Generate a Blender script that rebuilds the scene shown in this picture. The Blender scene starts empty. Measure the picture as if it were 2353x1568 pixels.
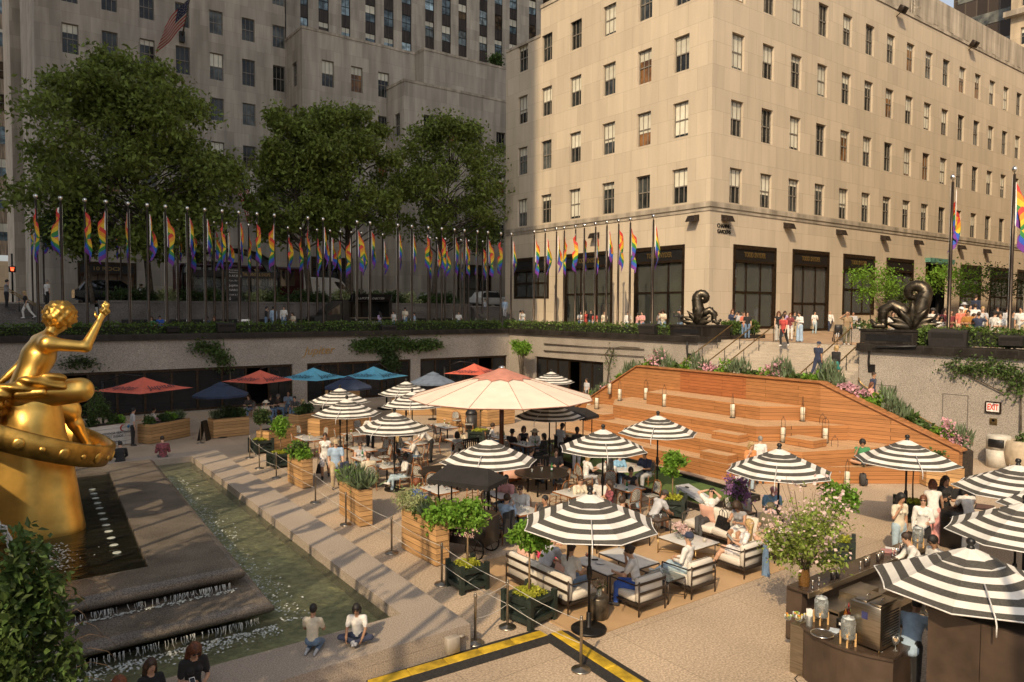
import bpy,bmesh,math,random
import numpy as np
from math import cos,sin
from mathutils import Vector as V3,Matrix,Quaternion
# camera, sky, sun, exposure
random.seed(11)
RNG=np.random.default_rng(11)
SC=bpy.context.scene
COL=SC.collection
R_=math.radians
PI=math.pi
EYE=6.45
HEAD,TILT,ROLL,FPX=R_(36.53),R_(2.51),R_(0.293),1687.0
PW,PCX,PCY=2353.0,1176.5,784.0
_fwd=np.array([sin(HEAD)*cos(TILT),cos(HEAD)*cos(TILT),-sin(TILT)])
_rt=np.array([cos(HEAD),-sin(HEAD),0.0])
_up=np.cross(_rt,_fwd)
_r2=_rt*cos(ROLL)+_up*sin(ROLL)
_u2=np.cross(_r2,_fwd)
CR=np.stack([_r2,_u2,-_fwd],1)
cd=bpy.data.cameras.new("camera")
cam=bpy.data.objects.new("camera",cd)
COL.objects.link(cam)
SC.camera=cam
cd.sensor_fit='HORIZONTAL'
cd.sensor_width=36.0
cd.lens=36.0*FPX/PW
cd.clip_start=0.1
cd.clip_end=3000
cam.matrix_world=Matrix.Translation((0,0,EYE))@Matrix(CR.tolist()).to_4x4()
SUN_AZ,SUN_EL=R_(238.1),R_(38.0)
TO_SUN=V3((sin(SUN_AZ)*cos(SUN_EL),cos(SUN_AZ)*cos(SUN_EL),sin(SUN_EL)))
W=bpy.data.worlds.new("World")
SC.world=W
W.use_nodes=True
wn=W.node_tree
bgn=wn.nodes['Background']
sky=wn.nodes.new('ShaderNodeTexSky')
sky.sky_type='NISHITA'
sky.sun_disc=False
sky.sun_elevation=SUN_EL
sky.sun_rotation=SUN_AZ
sky.dust_density=3.0
sky.air_density=1.0
hs=wn.nodes.new('ShaderNodeHueSaturation')
hs.inputs['Saturation'].default_value=0.45
wn.links.new(sky.outputs[0],hs.inputs['Color'])
wn.links.new(hs.outputs[0],bgn.inputs[0])
bgn.inputs[1].default_value=0.15
sl=bpy.data.lights.new("sun",'SUN')
sl.energy=3.7
sl.angle=R_(0.5)
sl.color=(1.0,0.77,0.49)
sun=bpy.data.objects.new("sun",sl)
COL.objects.link(sun)
sun.rotation_euler=TO_SUN.to_track_quat('Z','Y').to_euler()
sun.location=(0,0,60)
SC.view_settings.view_transform='Standard'
SC.view_settings.look='None'
SC.view_settings.gamma=1.0
SC.view_settings.exposure=0.22
# survey helpers: a sight line met with a real plane
def ray(x,y):
 return CR@np.array([(x-PCX)/FPX,-(y-PCY)/FPX,-1.0])
def G(x,y,z=0.0):
 d=ray(x,y)
 t=(z-EYE)/d[2]
 return V3((d[0]*t,d[1]*t,z))
def onX(x,y,X):
 d=ray(x,y)
 t=X/d[0]
 return V3((X,d[1]*t,EYE+d[2]*t))
def onY(x,y,Y):
 d=ray(x,y)
 t=Y/d[1]
 return V3((d[0]*t,Y,EYE+d[2]*t))
 # materials
MATS={}
def nd(nt,typ,**kw):
 n=nt.nodes.new(typ)
 for k,v in kw.items():
  setattr(n,k,v)
 return n
def M(name,col,rough=0.6,metal=0.0,var=0.12,scale=4.0,bump=0.0,bscale=40.0,spec=0.5,world=False,detail=3.0,trans=0.0,dark=None,stretch=None,ior=None,rnd=0.0,island=0.0,sheen=0.0):
 if name in MATS:
  return MATS[name]
 mt=bpy.data.materials.new(name)
 mt.use_nodes=True
 nt=mt.node_tree
 b=nt.nodes['Principled BSDF']
 L=nt.links.new
 b.inputs['Roughness'].default_value=rough
 b.inputs['Metallic'].default_value=metal
 b.inputs['Specular IOR Level'].default_value=spec
 if ior:
  b.inputs['IOR'].default_value=ior
 if trans:
  b.inputs['Transmission Weight'].default_value=trans
 if sheen:
  b.inputs['Sheen Weight'].default_value=sheen
 if world:
  src=nd(nt,'ShaderNodeNewGeometry').outputs['Position']
 else:
  src=nd(nt,'ShaderNodeTexCoord').outputs['Object']
 if stretch:
  mp=nd(nt,'ShaderNodeMapping')
  mp.inputs['Scale'].default_value=stretch
  L(src,mp.inputs[0])
  src=mp.outputs[0]
 last=None
 if var>0:
  nz=nd(nt,'ShaderNodeTexNoise')
  nz.inputs['Scale'].default_value=scale
  nz.inputs['Detail'].default_value=detail
  L(src,nz.inputs['Vector'])
  rp=nd(nt,'ShaderNodeValToRGB')
  c2=dark if dark else tuple(max(0,c*(1-var*2))for c in col)
  c1=tuple(min(1,c*(1+var))for c in col)
  rp.color_ramp.elements[0].position=0.3
  rp.color_ramp.elements[1].position=0.7
  rp.color_ramp.elements[0].color=(*c2,1)
  rp.color_ramp.elements[1].color=(*c1,1)
  L(nz.outputs['Fac'],rp.inputs[0])
  last=rp.outputs[0]
 if rnd or island:
  hv=nd(nt,'ShaderNodeHueSaturation')
  if last:
   L(last,hv.inputs['Color'])
  else:
   hv.inputs['Color'].default_value=(*col,1)
  mr=nd(nt,'ShaderNodeMapRange')
  k=rnd or island
  mr.inputs['To Min'].default_value=1-k
  mr.inputs['To Max'].default_value=1+k
  if island:
   L(nd(nt,'ShaderNodeNewGeometry').outputs['Random Per Island'],mr.inputs[0])
  else:
   L(nd(nt,'ShaderNodeObjectInfo').outputs['Random'],mr.inputs[0])
  L(mr.outputs[0],hv.inputs['Value'])
  last=hv.outputs[0]
 if last:
  L(last,b.inputs['Base Color'])
 else:
  b.inputs['Base Color'].default_value=(*col,1)
 if bump:
  n2=nd(nt,'ShaderNodeTexNoise')
  n2.inputs['Scale'].default_value=bscale
  n2.inputs['Detail'].default_value=4
  L(src,n2.inputs['Vector'])
  bp=nd(nt,'ShaderNodeBump')
  bp.inputs['Strength'].default_value=bump
  bp.inputs['Distance'].default_value=0.02
  L(n2.outputs['Fac'],bp.inputs['Height'])
  L(bp.outputs[0],b.inputs['Normal'])
 MATS[name]=mt
 return mt
def mas(name,col,bw,rh,mortar=0.006,var=0.12,stain=0.25,rough=0.85,axes='xy',mcol=None,fine=0.08,offs=(0.0,0.0),offset=0.5,fscale=30.0,bump=0.15):
 if name in MATS:
  return MATS[name]
 mt=bpy.data.materials.new(name)
 mt.use_nodes=True
 nt=mt.node_tree
 b=nt.nodes['Principled BSDF']
 b.inputs['Roughness'].default_value=rough
 b.inputs['Specular IOR Level'].default_value=0.25
 L=nt.links.new
 pos=nd(nt,'ShaderNodeNewGeometry').outputs['Position']
 sp=nd(nt,'ShaderNodeSeparateXYZ')
 L(pos,sp.inputs[0])
 cb=nd(nt,'ShaderNodeCombineXYZ')
 if axes=='xy':
  ad=nd(nt,'ShaderNodeMath',operation='ADD')
  L(sp.outputs[0],ad.inputs[0])
  L(sp.outputs[1],ad.inputs[1])
  ax=nd(nt,'ShaderNodeMath',operation='ADD')
  ax.inputs[1].default_value=offs[0]
  L(ad.outputs[0],ax.inputs[0])
  az=nd(nt,'ShaderNodeMath',operation='ADD')
  az.inputs[1].default_value=offs[1]
  L(sp.outputs[2],az.inputs[0])
  L(ax.outputs[0],cb.inputs[0])
  L(az.outputs[0],cb.inputs[1])
 else:
  L(sp.outputs[0],cb.inputs[0])
  L(sp.outputs[1],cb.inputs[1])
 br=nd(nt,'ShaderNodeTexBrick')
 br.offset=offset
 br.inputs['Scale'].default_value=1.0
 br.inputs['Mortar Size'].default_value=mortar
 br.inputs['Mortar Smooth'].default_value=0.3
 br.inputs['Brick Width'].default_value=bw
 br.inputs['Row Height'].default_value=rh
 br.inputs['Bias'].default_value=0.0
 br.inputs['Color1'].default_value=(*[c*(1-var)for c in col],1)
 br.inputs['Color2'].default_value=(*[min(1,c*(1+var))for c in col],1)
 br.inputs['Mortar'].default_value=(*(mcol or[c*0.62 for c in col]),1)
 L(cb.outputs[0],br.inputs['Vector'])
 n1=nd(nt,'ShaderNodeTexNoise')
 n1.inputs['Scale'].default_value=1.0
 n1.inputs['Detail'].default_value=5
 mp=nd(nt,'ShaderNodeMapping')
 mp.inputs['Scale'].default_value=(1.3,1.3,0.16)if axes=='xy' else(0.25,0.25,0.25)
 L(pos,mp.inputs[0])
 L(mp.outputs[0],n1.inputs['Vector'])
 r1=nd(nt,'ShaderNodeMapRange')
 r1.inputs['From Min'].default_value=0.35
 r1.inputs['From Max'].default_value=0.7
 r1.inputs['To Min'].default_value=1-stain
 r1.inputs['To Max'].default_value=1+stain*0.35
 L(n1.outputs['Fac'],r1.inputs[0])
 n2=nd(nt,'ShaderNodeTexNoise')
 n2.inputs['Scale'].default_value=fscale
 n2.inputs['Detail'].default_value=2
 L(pos,n2.inputs['Vector'])
 r2=nd(nt,'ShaderNodeMapRange')
 r2.inputs['From Min'].default_value=0.3
 r2.inputs['From Max'].default_value=0.7
 r2.inputs['To Min'].default_value=1-fine
 r2.inputs['To Max'].default_value=1+fine
 L(n2.outputs['Fac'],r2.inputs[0])
 mu=nd(nt,'ShaderNodeMath',operation='MULTIPLY')
 L(r1.outputs[0],mu.inputs[0])
 L(r2.outputs[0],mu.inputs[1])
 vm=nd(nt,'ShaderNodeVectorMath',operation='SCALE')
 L(br.outputs['Color'],vm.inputs[0])
 L(mu.outputs[0],vm.inputs['Scale'])
 L(vm.outputs[0],b.inputs['Base Color'])
 bp=nd(nt,'ShaderNodeBump')
 bp.inputs['Strength'].default_value=bump
 bp.inputs['Distance'].default_value=0.02
 L(mu.outputs[0],bp.inputs['Height'])
 L(bp.outputs[0],b.inputs['Normal'])
 MATS[name]=mt
 return mt
def plk(name,col,row,length=2.4,mode='z',var=0.22,gap=0.012,rough=0.55,spec=0.3):
 if name in MATS:
  return MATS[name]
 mt=bpy.data.materials.new(name)
 mt.use_nodes=True
 nt=mt.node_tree
 b=nt.nodes['Principled BSDF']
 b.inputs['Roughness'].default_value=rough
 b.inputs['Specular IOR Level'].default_value=spec
 L=nt.links.new
 pos=nd(nt,'ShaderNodeNewGeometry').outputs['Position']
 sp=nd(nt,'ShaderNodeSeparateXYZ')
 L(pos,sp.inputs[0])
 cb=nd(nt,'ShaderNodeCombineXYZ')
 ad=nd(nt,'ShaderNodeMath',operation='ADD')
 L(sp.outputs[0],ad.inputs[0])
 L(sp.outputs[1],ad.inputs[1])
 if mode=='z':
  L(ad.outputs[0],cb.inputs[0])
  L(sp.outputs[2],cb.inputs[1])
 elif mode=='y':
  L(sp.outputs[1],cb.inputs[0])
  L(sp.outputs[0],cb.inputs[1])
 elif mode=='x':
  L(sp.outputs[0],cb.inputs[0])
  L(sp.outputs[1],cb.inputs[1])
 br=nd(nt,'ShaderNodeTexBrick')
 br.offset=0.37
 br.inputs['Scale'].default_value=1.0
 br.inputs['Mortar Size'].default_value=gap*0.5
 br.inputs['Mortar Smooth'].default_value=0.1
 br.inputs['Brick Width'].default_value=length
 br.inputs['Row Height'].default_value=row
 br.inputs['Color1'].default_value=(*[c*(1-var)for c in col],1)
 br.inputs['Color2'].default_value=(*[min(1,c*(1+var))for c in col],1)
 br.inputs['Mortar'].default_value=(*[c*0.12 for c in col],1)
 L(cb.outputs[0],br.inputs['Vector'])
 nz=nd(nt,'ShaderNodeTexNoise')
 nz.inputs['Scale'].default_value=1.0
 nz.inputs['Detail'].default_value=6
 mp=nd(nt,'ShaderNodeMapping')
 mp.inputs['Scale'].default_value=(2.0,28.0,1.0)
 L(cb.outputs[0],mp.inputs[0])
 L(mp.outputs[0],nz.inputs['Vector'])
 r=nd(nt,'ShaderNodeMapRange')
 r.inputs['From Min'].default_value=0.3
 r.inputs['From Max'].default_value=0.7
 r.inputs['To Min'].default_value=0.72
 r.inputs['To Max'].default_value=1.2
 L(nz.outputs['Fac'],r.inputs[0])
 vm=nd(nt,'ShaderNodeVectorMath',operation='SCALE')
 L(br.outputs['Color'],vm.inputs[0])
 L(r.outputs[0],vm.inputs['Scale'])
 L(vm.outputs[0],b.inputs['Base Color'])
 bp=nd(nt,'ShaderNodeBump')
 bp.inputs['Strength'].default_value=0.25
 bp.inputs['Distance'].default_value=0.01
 L(r.outputs[0],bp.inputs['Height'])
 L(bp.outputs[0],b.inputs['Normal'])
 MATS[name]=mt
 return mt
def spk(name,col,spots,rough=0.75,scale=55.0,var=0.14,joints=None,stainscale=0.35):
 if name in MATS:
  return MATS[name]
 mt=bpy.data.materials.new(name)
 mt.use_nodes=True
 nt=mt.node_tree
 b=nt.nodes['Principled BSDF']
 b.inputs['Roughness'].default_value=rough
 b.inputs['Specular IOR Level'].default_value=0.3
 L=nt.links.new
 pos=nd(nt,'ShaderNodeNewGeometry').outputs['Position']
 vz=nd(nt,'ShaderNodeTexNoise')
 vz.inputs['Scale'].default_value=scale
 vz.inputs['Detail'].default_value=3
 vz.inputs['Roughness'].default_value=0.7
 L(pos,vz.inputs['Vector'])
 rp=nd(nt,'ShaderNodeValToRGB')
 e=rp.color_ramp.elements
 e[0].position=0.36
 e[0].color=(*spots,1)
 e[1].position=0.54
 e[1].color=(*col,1)
 e2=e.new(0.66)
 e2.color=(*[min(1,c*1.28)for c in col],1)
 L(vz.outputs['Fac'],rp.inputs[0])
 n1=nd(nt,'ShaderNodeTexNoise')
 n1.inputs['Scale'].default_value=stainscale
 n1.inputs['Detail'].default_value=6
 L(pos,n1.inputs['Vector'])
 r1=nd(nt,'ShaderNodeMapRange')
 r1.inputs['From Min'].default_value=0.32
 r1.inputs['From Max'].default_value=0.68
 r1.inputs['To Min'].default_value=1-var
 r1.inputs['To Max'].default_value=1+var
 L(n1.outputs['Fac'],r1.inputs[0])
 fac=r1.outputs[0]
 if joints:
  br=nd(nt,'ShaderNodeTexBrick')
  br.offset=0.0
  br.inputs['Scale'].default_value=1.0
  br.inputs['Mortar Size'].default_value=0.008
  br.inputs['Brick Width'].default_value=joints[0]
  br.inputs['Row Height'].default_value=joints[1]
  br.inputs['Color1'].default_value=(0.93,)*3+(1,)
  br.inputs['Color2'].default_value=(1.06,)*3+(1,)
  br.inputs['Mortar'].default_value=(0.6,)*3+(1,)
  L(pos,br.inputs['Vector'])
  mm=nd(nt,'ShaderNodeMath',operation='MULTIPLY')
  L(fac,mm.inputs[0])
  L(br.outputs['Color'],mm.inputs[1])
  fac=mm.outputs[0]
 vm=nd(nt,'ShaderNodeVectorMath',operation='SCALE')
 L(rp.outputs[0],vm.inputs[0])
 L(fac,vm.inputs['Scale'])
 L(vm.outputs[0],b.inputs['Base Color'])
 bp=nd(nt,'ShaderNodeBump')
 bp.inputs['Strength'].default_value=0.2
 bp.inputs['Distance'].default_value=0.01
 L(vz.outputs['Fac'],bp.inputs['Height'])
 L(bp.outputs[0],b.inputs['Normal'])
 MATS[name]=mt
 return mt
def emit(name,col,strength):
 if name in MATS:
  return MATS[name]
 mt=bpy.data.materials.new(name)
 mt.use_nodes=True
 b=mt.node_tree.nodes['Principled BSDF']
 b.inputs['Base Color'].default_value=(*col,1)
 b.inputs['Emission Color'].default_value=(*col,1)
 b.inputs['Emission Strength'].default_value=strength
 MATS[name]=mt
 return mt
def gmat(name,col=(0.9,0.95,0.95),alpha=0.25,rough=0.03):
 if name in MATS:
  return MATS[name]
 mt=bpy.data.materials.new(name)
 mt.use_nodes=True
 nt=mt.node_tree
 b=nt.nodes['Principled BSDF']
 b.inputs['Base Color'].default_value=(*col,1)
 b.inputs['Roughness'].default_value=rough
 tr=nd(nt,'ShaderNodeBsdfTransparent')
 tr.inputs[0].default_value=(*[0.6+0.4*c for c in col],1)
 mx=nd(nt,'ShaderNodeMixShader')
 fr=nd(nt,'ShaderNodeFresnel')
 fr.inputs[0].default_value=1.5
 ad=nd(nt,'ShaderNodeMath',operation='ADD')
 ad.inputs[1].default_value=alpha
 ad.use_clamp=True
 L=nt.links.new
 L(fr.outputs[0],ad.inputs[0])
 L(ad.outputs[0],mx.inputs[0])
 L(tr.outputs[0],mx.inputs[1])
 L(b.outputs[0],mx.inputs[2])
 L(mx.outputs[0],nt.nodes['Material Output'].inputs[0])
 MATS[name]=mt
 return mt
 # mesh builder and object helpers
class MB:
 def __init__(s):
  s.v,s.f,s.m,s.sm=[],[],[],[]
 def add(s,vs,fs,mi=0,smooth=False):
  o=len(s.v)
  s.v+=[tuple(v)for v in vs]
  for f in fs:
   s.f.append(tuple(i+o for i in f))
   s.m.append(mi)
   s.sm.append(smooth)
 def quad(s,a,b,c,d,mi=0):
  s.add([a,b,c,d],[(0,1,2,3)],mi)
 def box(s,x0,x1,y0,y1,z0,z1,mi=0):
  v=[(x,y,z)for z in(z0,z1)for y in(y0,y1)for x in(x0,x1)]
  s.add(v,[(0,2,3,1),(4,5,7,6),(0,1,5,4),(2,6,7,3),(0,4,6,2),(1,3,7,5)],mi)
 def obox(s,c,sx,sy,sz,rz=0.0,mi=0,M3=None,bev=0.0):
  c=V3(c)
  Rm=M3 if M3 else Matrix.Rotation(rz,3,'Z')
  hx,hy,hz=sx/2,sy/2,sz/2
  if bev<=0:
   v=[c+Rm@V3((x,y,z))for z in(-hz,hz)for y in(-hy,hy)for x in(-hx,hx)]
   s.add(v,[(0,2,3,1),(4,5,7,6),(0,1,5,4),(2,6,7,3),(0,4,6,2),(1,3,7,5)],mi)
   return
  k=bev
  rings=[]
  for(z,ins)in((-hz,k),(-hz+k,0),(hz-k,0),(hz-0.3*k,0.3*k),(hz,k)):
   a,b=hx-ins,hy-ins
   kk=k*0.7
   rings.append([(a-kk,-b),(a,-b+kk),(a,b-kk),(a-kk,b),(-a+kk,b),(-a,b-kk),(-a,-b+kk),(-a+kk,-b)])
   rings[-1]=[c+Rm@V3((p[0],p[1],z))for p in rings[-1]]
  v=[p for r in rings for p in r]
  f=[]
  for i in range(4):
   for j in range(8):
    f.append((i*8+j,i*8+(j+1)%8,(i+1)*8+(j+1)%8,(i+1)*8+j))
  f.append(tuple(range(7,-1,-1)))
  f.append(tuple(range(32,40)))
  s.add(v,f,mi,True)
 def tube(s,pts,r,n=8,mi=0,caps=True,smooth=True):
  pts=[V3(p)for p in pts]
  rs=r if isinstance(r,(list,tuple))else[r]*len(pts)
  rings=[]
  up=V3((0,0,1))
  prev=None
  for i,p in enumerate(pts):
   t=(pts[min(i+1,len(pts)-1)]-pts[max(i-1,0)])
   if t.length<1e-9:
    t=V3((0,0,1))
   t.normalize()
   if prev is None:
    a=t.cross(up)
    if a.length<1e-3:
     a=t.cross(V3((1,0,0)))
   else:
    a=prev-t*prev.dot(t)
    if a.length<1e-4:
     a=t.cross(up)
   a.normalize()
   prev=a
   b=t.cross(a)
   rings.append([p+(a*cos(2*PI*k/n)+b*sin(2*PI*k/n))*rs[i]for k in range(n)])
  v=[q for rg in rings for q in rg]
  f=[]
  for i in range(len(pts)-1):
   for k in range(n):
    f.append((i*n+k,i*n+(k+1)%n,(i+1)*n+(k+1)%n,(i+1)*n+k))
  s.add(v,f,mi,smooth)
  if caps:
   o=len(s.v)-len(v)
   s.f.append(tuple(o+k for k in range(n-1,-1,-1)))
   s.f.append(tuple(o+(len(pts)-1)*n+k for k in range(n)))
   s.m+=[mi,mi]
   s.sm+=[False,False]
 def lathe(s,prof,c=(0,0,0),n=20,mi=0,smooth=True,caps=True):
  c=V3(c)
  v=[c+V3((r*cos(2*PI*k/n),r*sin(2*PI*k/n),z))for r,z in prof for k in range(n)]
  f=[(i*n+k,i*n+(k+1)%n,(i+1)*n+(k+1)%n,(i+1)*n+k)for i in range(len(prof)-1)for k in range(n)]
  s.add(v,f,mi,smooth)
  if caps:
   o=len(s.v)-len(v)
   if prof[0][0]>1e-4:
    s.f.append(tuple(o+k for k in range(n-1,-1,-1)))
    s.m.append(mi)
    s.sm.append(False)
   if prof[-1][0]>1e-4:
    s.f.append(tuple(o+(len(prof)-1)*n+k for k in range(n)))
    s.m.append(mi)
    s.sm.append(False)
 def prism(s,poly,z0,z1,mi=0,top=None):
  n=len(poly)
  a=z0 if isinstance(z0,(list,tuple))else[z0]*n
  b=z1 if isinstance(z1,(list,tuple))else[z1]*n
  v=[(p[0],p[1],a[i])for i,p in enumerate(poly)]+[(p[0],p[1],b[i])for i,p in enumerate(poly)]
  s.add(v,[(i,(i+1)%n,n+(i+1)%n,n+i)for i in range(n)],mi)
  s.add(v,[tuple(range(n-1,-1,-1))],mi)
  s.add(v,[tuple(range(n,2*n))],mi if top is None else top)
 def ell(s,c,rx,ry,rz,n=10,k=7,mi=0,M3=None):
  c=V3(c)
  v=[]
  for i in range(k+1):
   th=PI*i/k
   for j in range(n):
    ph=2*PI*j/n
    p=V3((rx*sin(th)*cos(ph),ry*sin(th)*sin(ph),rz*cos(th)))
    v.append(c+(M3@p if M3 else p))
  f=[(i*n+j,(i+1)*n+j,(i+1)*n+(j+1)%n,i*n+(j+1)%n)for i in range(k)for j in range(n)]
  s.add(v,f,mi,True)
 def build(s,name,mats,parent=None,loc=None,rz=None,hide=False):
  me=bpy.data.meshes.new(name)
  me.from_pydata([tuple(v)for v in s.v],[],s.f)
  mats=mats if isinstance(mats,(list,tuple))else[mats]
  for mt in mats:
   me.materials.append(mt)
  if s.f:
   me.polygons.foreach_set('material_index',s.m)
   me.polygons.foreach_set('use_smooth',s.sm)
  me.validate()
  me.update()
  return link(name,me,parent,loc,rz)
def link(name,me,parent=None,loc=None,rz=None):
 o=bpy.data.objects.new(name,me)
 COL.objects.link(o)
 if parent is not None:
  o.parent=parent
 if loc is not None:
  o.location=loc
 if rz is not None:
  o.rotation_euler=(0,0,rz)
 return o
def tag(o,label,cat,group=None):
 o['label']=label
 o['category']=cat
 if group:
  o['group']=group
 return o
def th_(name,label,cat,loc=(0,0,0),rz=0.0,group=None):
 o=bpy.data.objects.new(name,None)
 COL.objects.link(o)
 o.location=loc
 o.rotation_euler=(0,0,rz)
 o.empty_display_size=0.2
 return tag(o,label,cat,group)
def struct(o):
 o['kind']='structure'
 return o
def dup(o,loc=None,rz=None,label=None,group=None,scale=None,parent=None):
 r=o.copy()
 COL.objects.link(r)
 if parent is not None:
  r.parent=parent
 if loc is not None:
  r.location=loc
 if rz is not None:
  r.rotation_euler=(0,0,rz)
 if scale is not None:
  r.scale=(scale,)*3 if not isinstance(scale,(tuple,list))else scale
 if label:
  r['label']=label
 if group:
  r['group']=group
 for ch in o.children:
  c=ch.copy()
  COL.objects.link(c)
  c.parent=r
  for g in ch.children:
   d=g.copy()
   COL.objects.link(d)
   d.parent=c
 return r
def mesh_np(name,v,f,mats,mi=None,smooth=False,parent=None,loc=None,rz=None):
 me=bpy.data.meshes.new(name)
 v=np.asarray(v,dtype=np.float32)
 f=np.asarray(f,dtype=np.int32)
 nf,k=f.shape
 me.vertices.add(len(v))
 me.vertices.foreach_set('co',v.ravel())
 me.loops.add(nf*k)
 me.loops.foreach_set('vertex_index',f.ravel())
 me.polygons.add(nf)
 me.polygons.foreach_set('loop_start',np.arange(0,nf*k,k,dtype=np.int32))
 me.polygons.foreach_set('loop_total',np.full(nf,k,dtype=np.int32))
 if mi is not None:
  me.polygons.foreach_set('material_index',np.asarray(mi,dtype=np.int32))
 me.polygons.foreach_set('use_smooth',np.full(nf,smooth,dtype=bool))
 for mt in(mats if isinstance(mats,(list,tuple))else[mats]):
  me.materials.append(mt)
 me.update(calc_edges=True)
 return link(name,me,parent,loc,rz)
def text(name,body,size,mt,M4,parent=None,extrude=0.01,shear=0.0,align='CENTER',width=None,bold=0.0,space=1.0):
 cu=bpy.data.curves.new(name,'FONT')
 cu.body=body
 cu.size=size
 cu.extrude=extrude
 cu.shear=shear
 cu.offset=bold
 cu.align_x=align
 cu.align_y='CENTER'
 cu.space_character=space
 cu.resolution_u=3
 t=bpy.data.objects.new(name+'_curve',cu)
 COL.objects.link(t)
 me=bpy.data.meshes.new_from_object(t.evaluated_get(bpy.context.evaluated_depsgraph_get()))
 bpy.data.objects.remove(t)
 bpy.data.curves.remove(cu)
 me.name=name
 me.materials.clear()
 me.materials.append(mt)
 me.update()
 if width and len(me.vertices):
  xs=[v.co.x for v in me.vertices]
  M4=M4@Matrix.Diagonal((width/(max(xs)-min(xs)),1,1,1))
 o=link(name,me,parent)
 o.matrix_local=M4
 return o
def face_mat(loc,right,up):
 r=V3(right).normalized()
 u=V3(up).normalized()
 n=r.cross(u)
 mm=Matrix.Identity(4)
 for i in range(3):
  mm[i][0],mm[i][1],mm[i][2],mm[i][3]=r[i],u[i],n[i],loc[i]
 return mm
ORD=['zeroth','first','second','third','fourth','fifth','sixth','seventh','eighth','ninth','tenth','eleventh','twelfth','thirteenth','fourteenth','fifteenth','sixteenth','seventeenth','eighteenth','nineteenth','twentieth','twenty-first','twenty-second','twenty-third','twenty-fourth','twenty-fifth','twenty-sixth','twenty-seventh','twenty-eighth','twenty-ninth','thirtieth','thirty-first','thirty-second','thirty-third','thirty-fourth','thirty-fifth']
# shared materials
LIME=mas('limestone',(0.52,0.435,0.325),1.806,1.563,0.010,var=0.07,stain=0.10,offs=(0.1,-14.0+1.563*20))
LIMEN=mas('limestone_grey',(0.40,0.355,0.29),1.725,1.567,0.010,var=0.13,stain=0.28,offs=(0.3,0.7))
LIMEC=mas('limestone_cap',(0.42,0.36,0.28),3.6,0.9,0.006,var=0.08,stain=0.45)
GRAN=spk('granite_wall',(0.33,0.29,0.245),(0.17,0.15,0.13),scale=26,var=0.12,stainscale=0.6)
GRAND=spk('granite_dark',(0.125,0.11,0.098),(0.05,0.045,0.04),scale=24,var=0.25,stainscale=0.9,rough=0.5)
GRANW=spk('granite_wet',(0.17,0.145,0.118),(0.07,0.06,0.05),scale=42,var=0.25,rough=0.22,stainscale=1.2)
GRANP=spk('granite_rim',(0.36,0.30,0.24),(0.2,0.165,0.135),scale=40,var=0.14)
TERR=spk('terrazzo_paving',(0.45,0.35,0.25),(0.27,0.205,0.145),scale=24,var=0.13,joints=(3.4,3.4))
PAVE=spk('plaza_paving',(0.33,0.29,0.24),(0.24,0.2,0.17),scale=20,var=0.12,joints=(1.5,1.5))
BRICKP=mas('brick_paving',(0.40,0.27,0.17),0.62,0.31,0.01,var=0.22,stain=0.15,axes='flat')
ASPH=M('asphalt',(0.05,0.05,0.05),0.9,var=0.25,scale=1.5,world=True,bump=0.2,bscale=60)
BLKG=mas('polished_black_stone',(0.028,0.024,0.021),0.42,0.6,0.012,var=0.25,stain=0.3,rough=0.22,mcol=(0.05,0.045,0.04),offset=0.0,bump=0.05)
STEPM=spk('granite_steps',(0.42,0.36,0.285),(0.28,0.24,0.19),scale=30,var=0.12)
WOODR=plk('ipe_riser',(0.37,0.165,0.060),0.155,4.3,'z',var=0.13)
WOODT=plk('ipe_tread',(0.56,0.35,0.19),0.15,3.4,'y',var=0.12)  # lighter than the risers, light reflected by the treads put into the colour
WOODC=M('ipe_cap',(0.36,0.15,0.055),0.5,var=0.2,scale=3,stretch=(1,1,8))
CEDAR=plk('cedar_boards',(0.50,0.295,0.13),0.155,40,'z',var=0.2,gap=0.014)
BRONZE=M('bronze_frame',(0.06,0.038,0.022),0.4,0.7,var=0.25,scale=6)
WFRAME=M('window_frame_paint',(0.20,0.175,0.14),0.6,var=0.15,scale=5)
DKMET=M('black_metal',(0.018,0.016,0.015),0.42,0.5,var=0.2,scale=8)
POLEM=M('flagpole_bronze',(0.05,0.036,0.026),0.35,0.75,var=0.15,scale=5)
SILV=M('polished_steel',(0.72,0.70,0.66),0.16,1.0,var=0.06,scale=6)
BST=M('brushed_steel',(0.42,0.37,0.30),0.34,1.0,var=0.14,scale=3,stretch=(1,1,14))
BRASS=M('aged_brass',(0.40,0.27,0.11),0.36,0.9,var=0.2,scale=6)
WHITE=M('white_paint',(0.78,0.75,0.69),0.5,var=0.05,scale=4)
BLACK=M('black_paint',(0.012,0.011,0.011),0.45,var=0.3,scale=6)
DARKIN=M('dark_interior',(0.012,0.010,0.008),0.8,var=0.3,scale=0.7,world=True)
BLIND=M('roller_blind_cloth',(0.60,0.57,0.46),0.75,var=0.10,scale=0.8,rnd=0.18)
SOIL=M('dark_soil',(0.04,0.028,0.018),0.95,var=0.3,scale=12)
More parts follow.
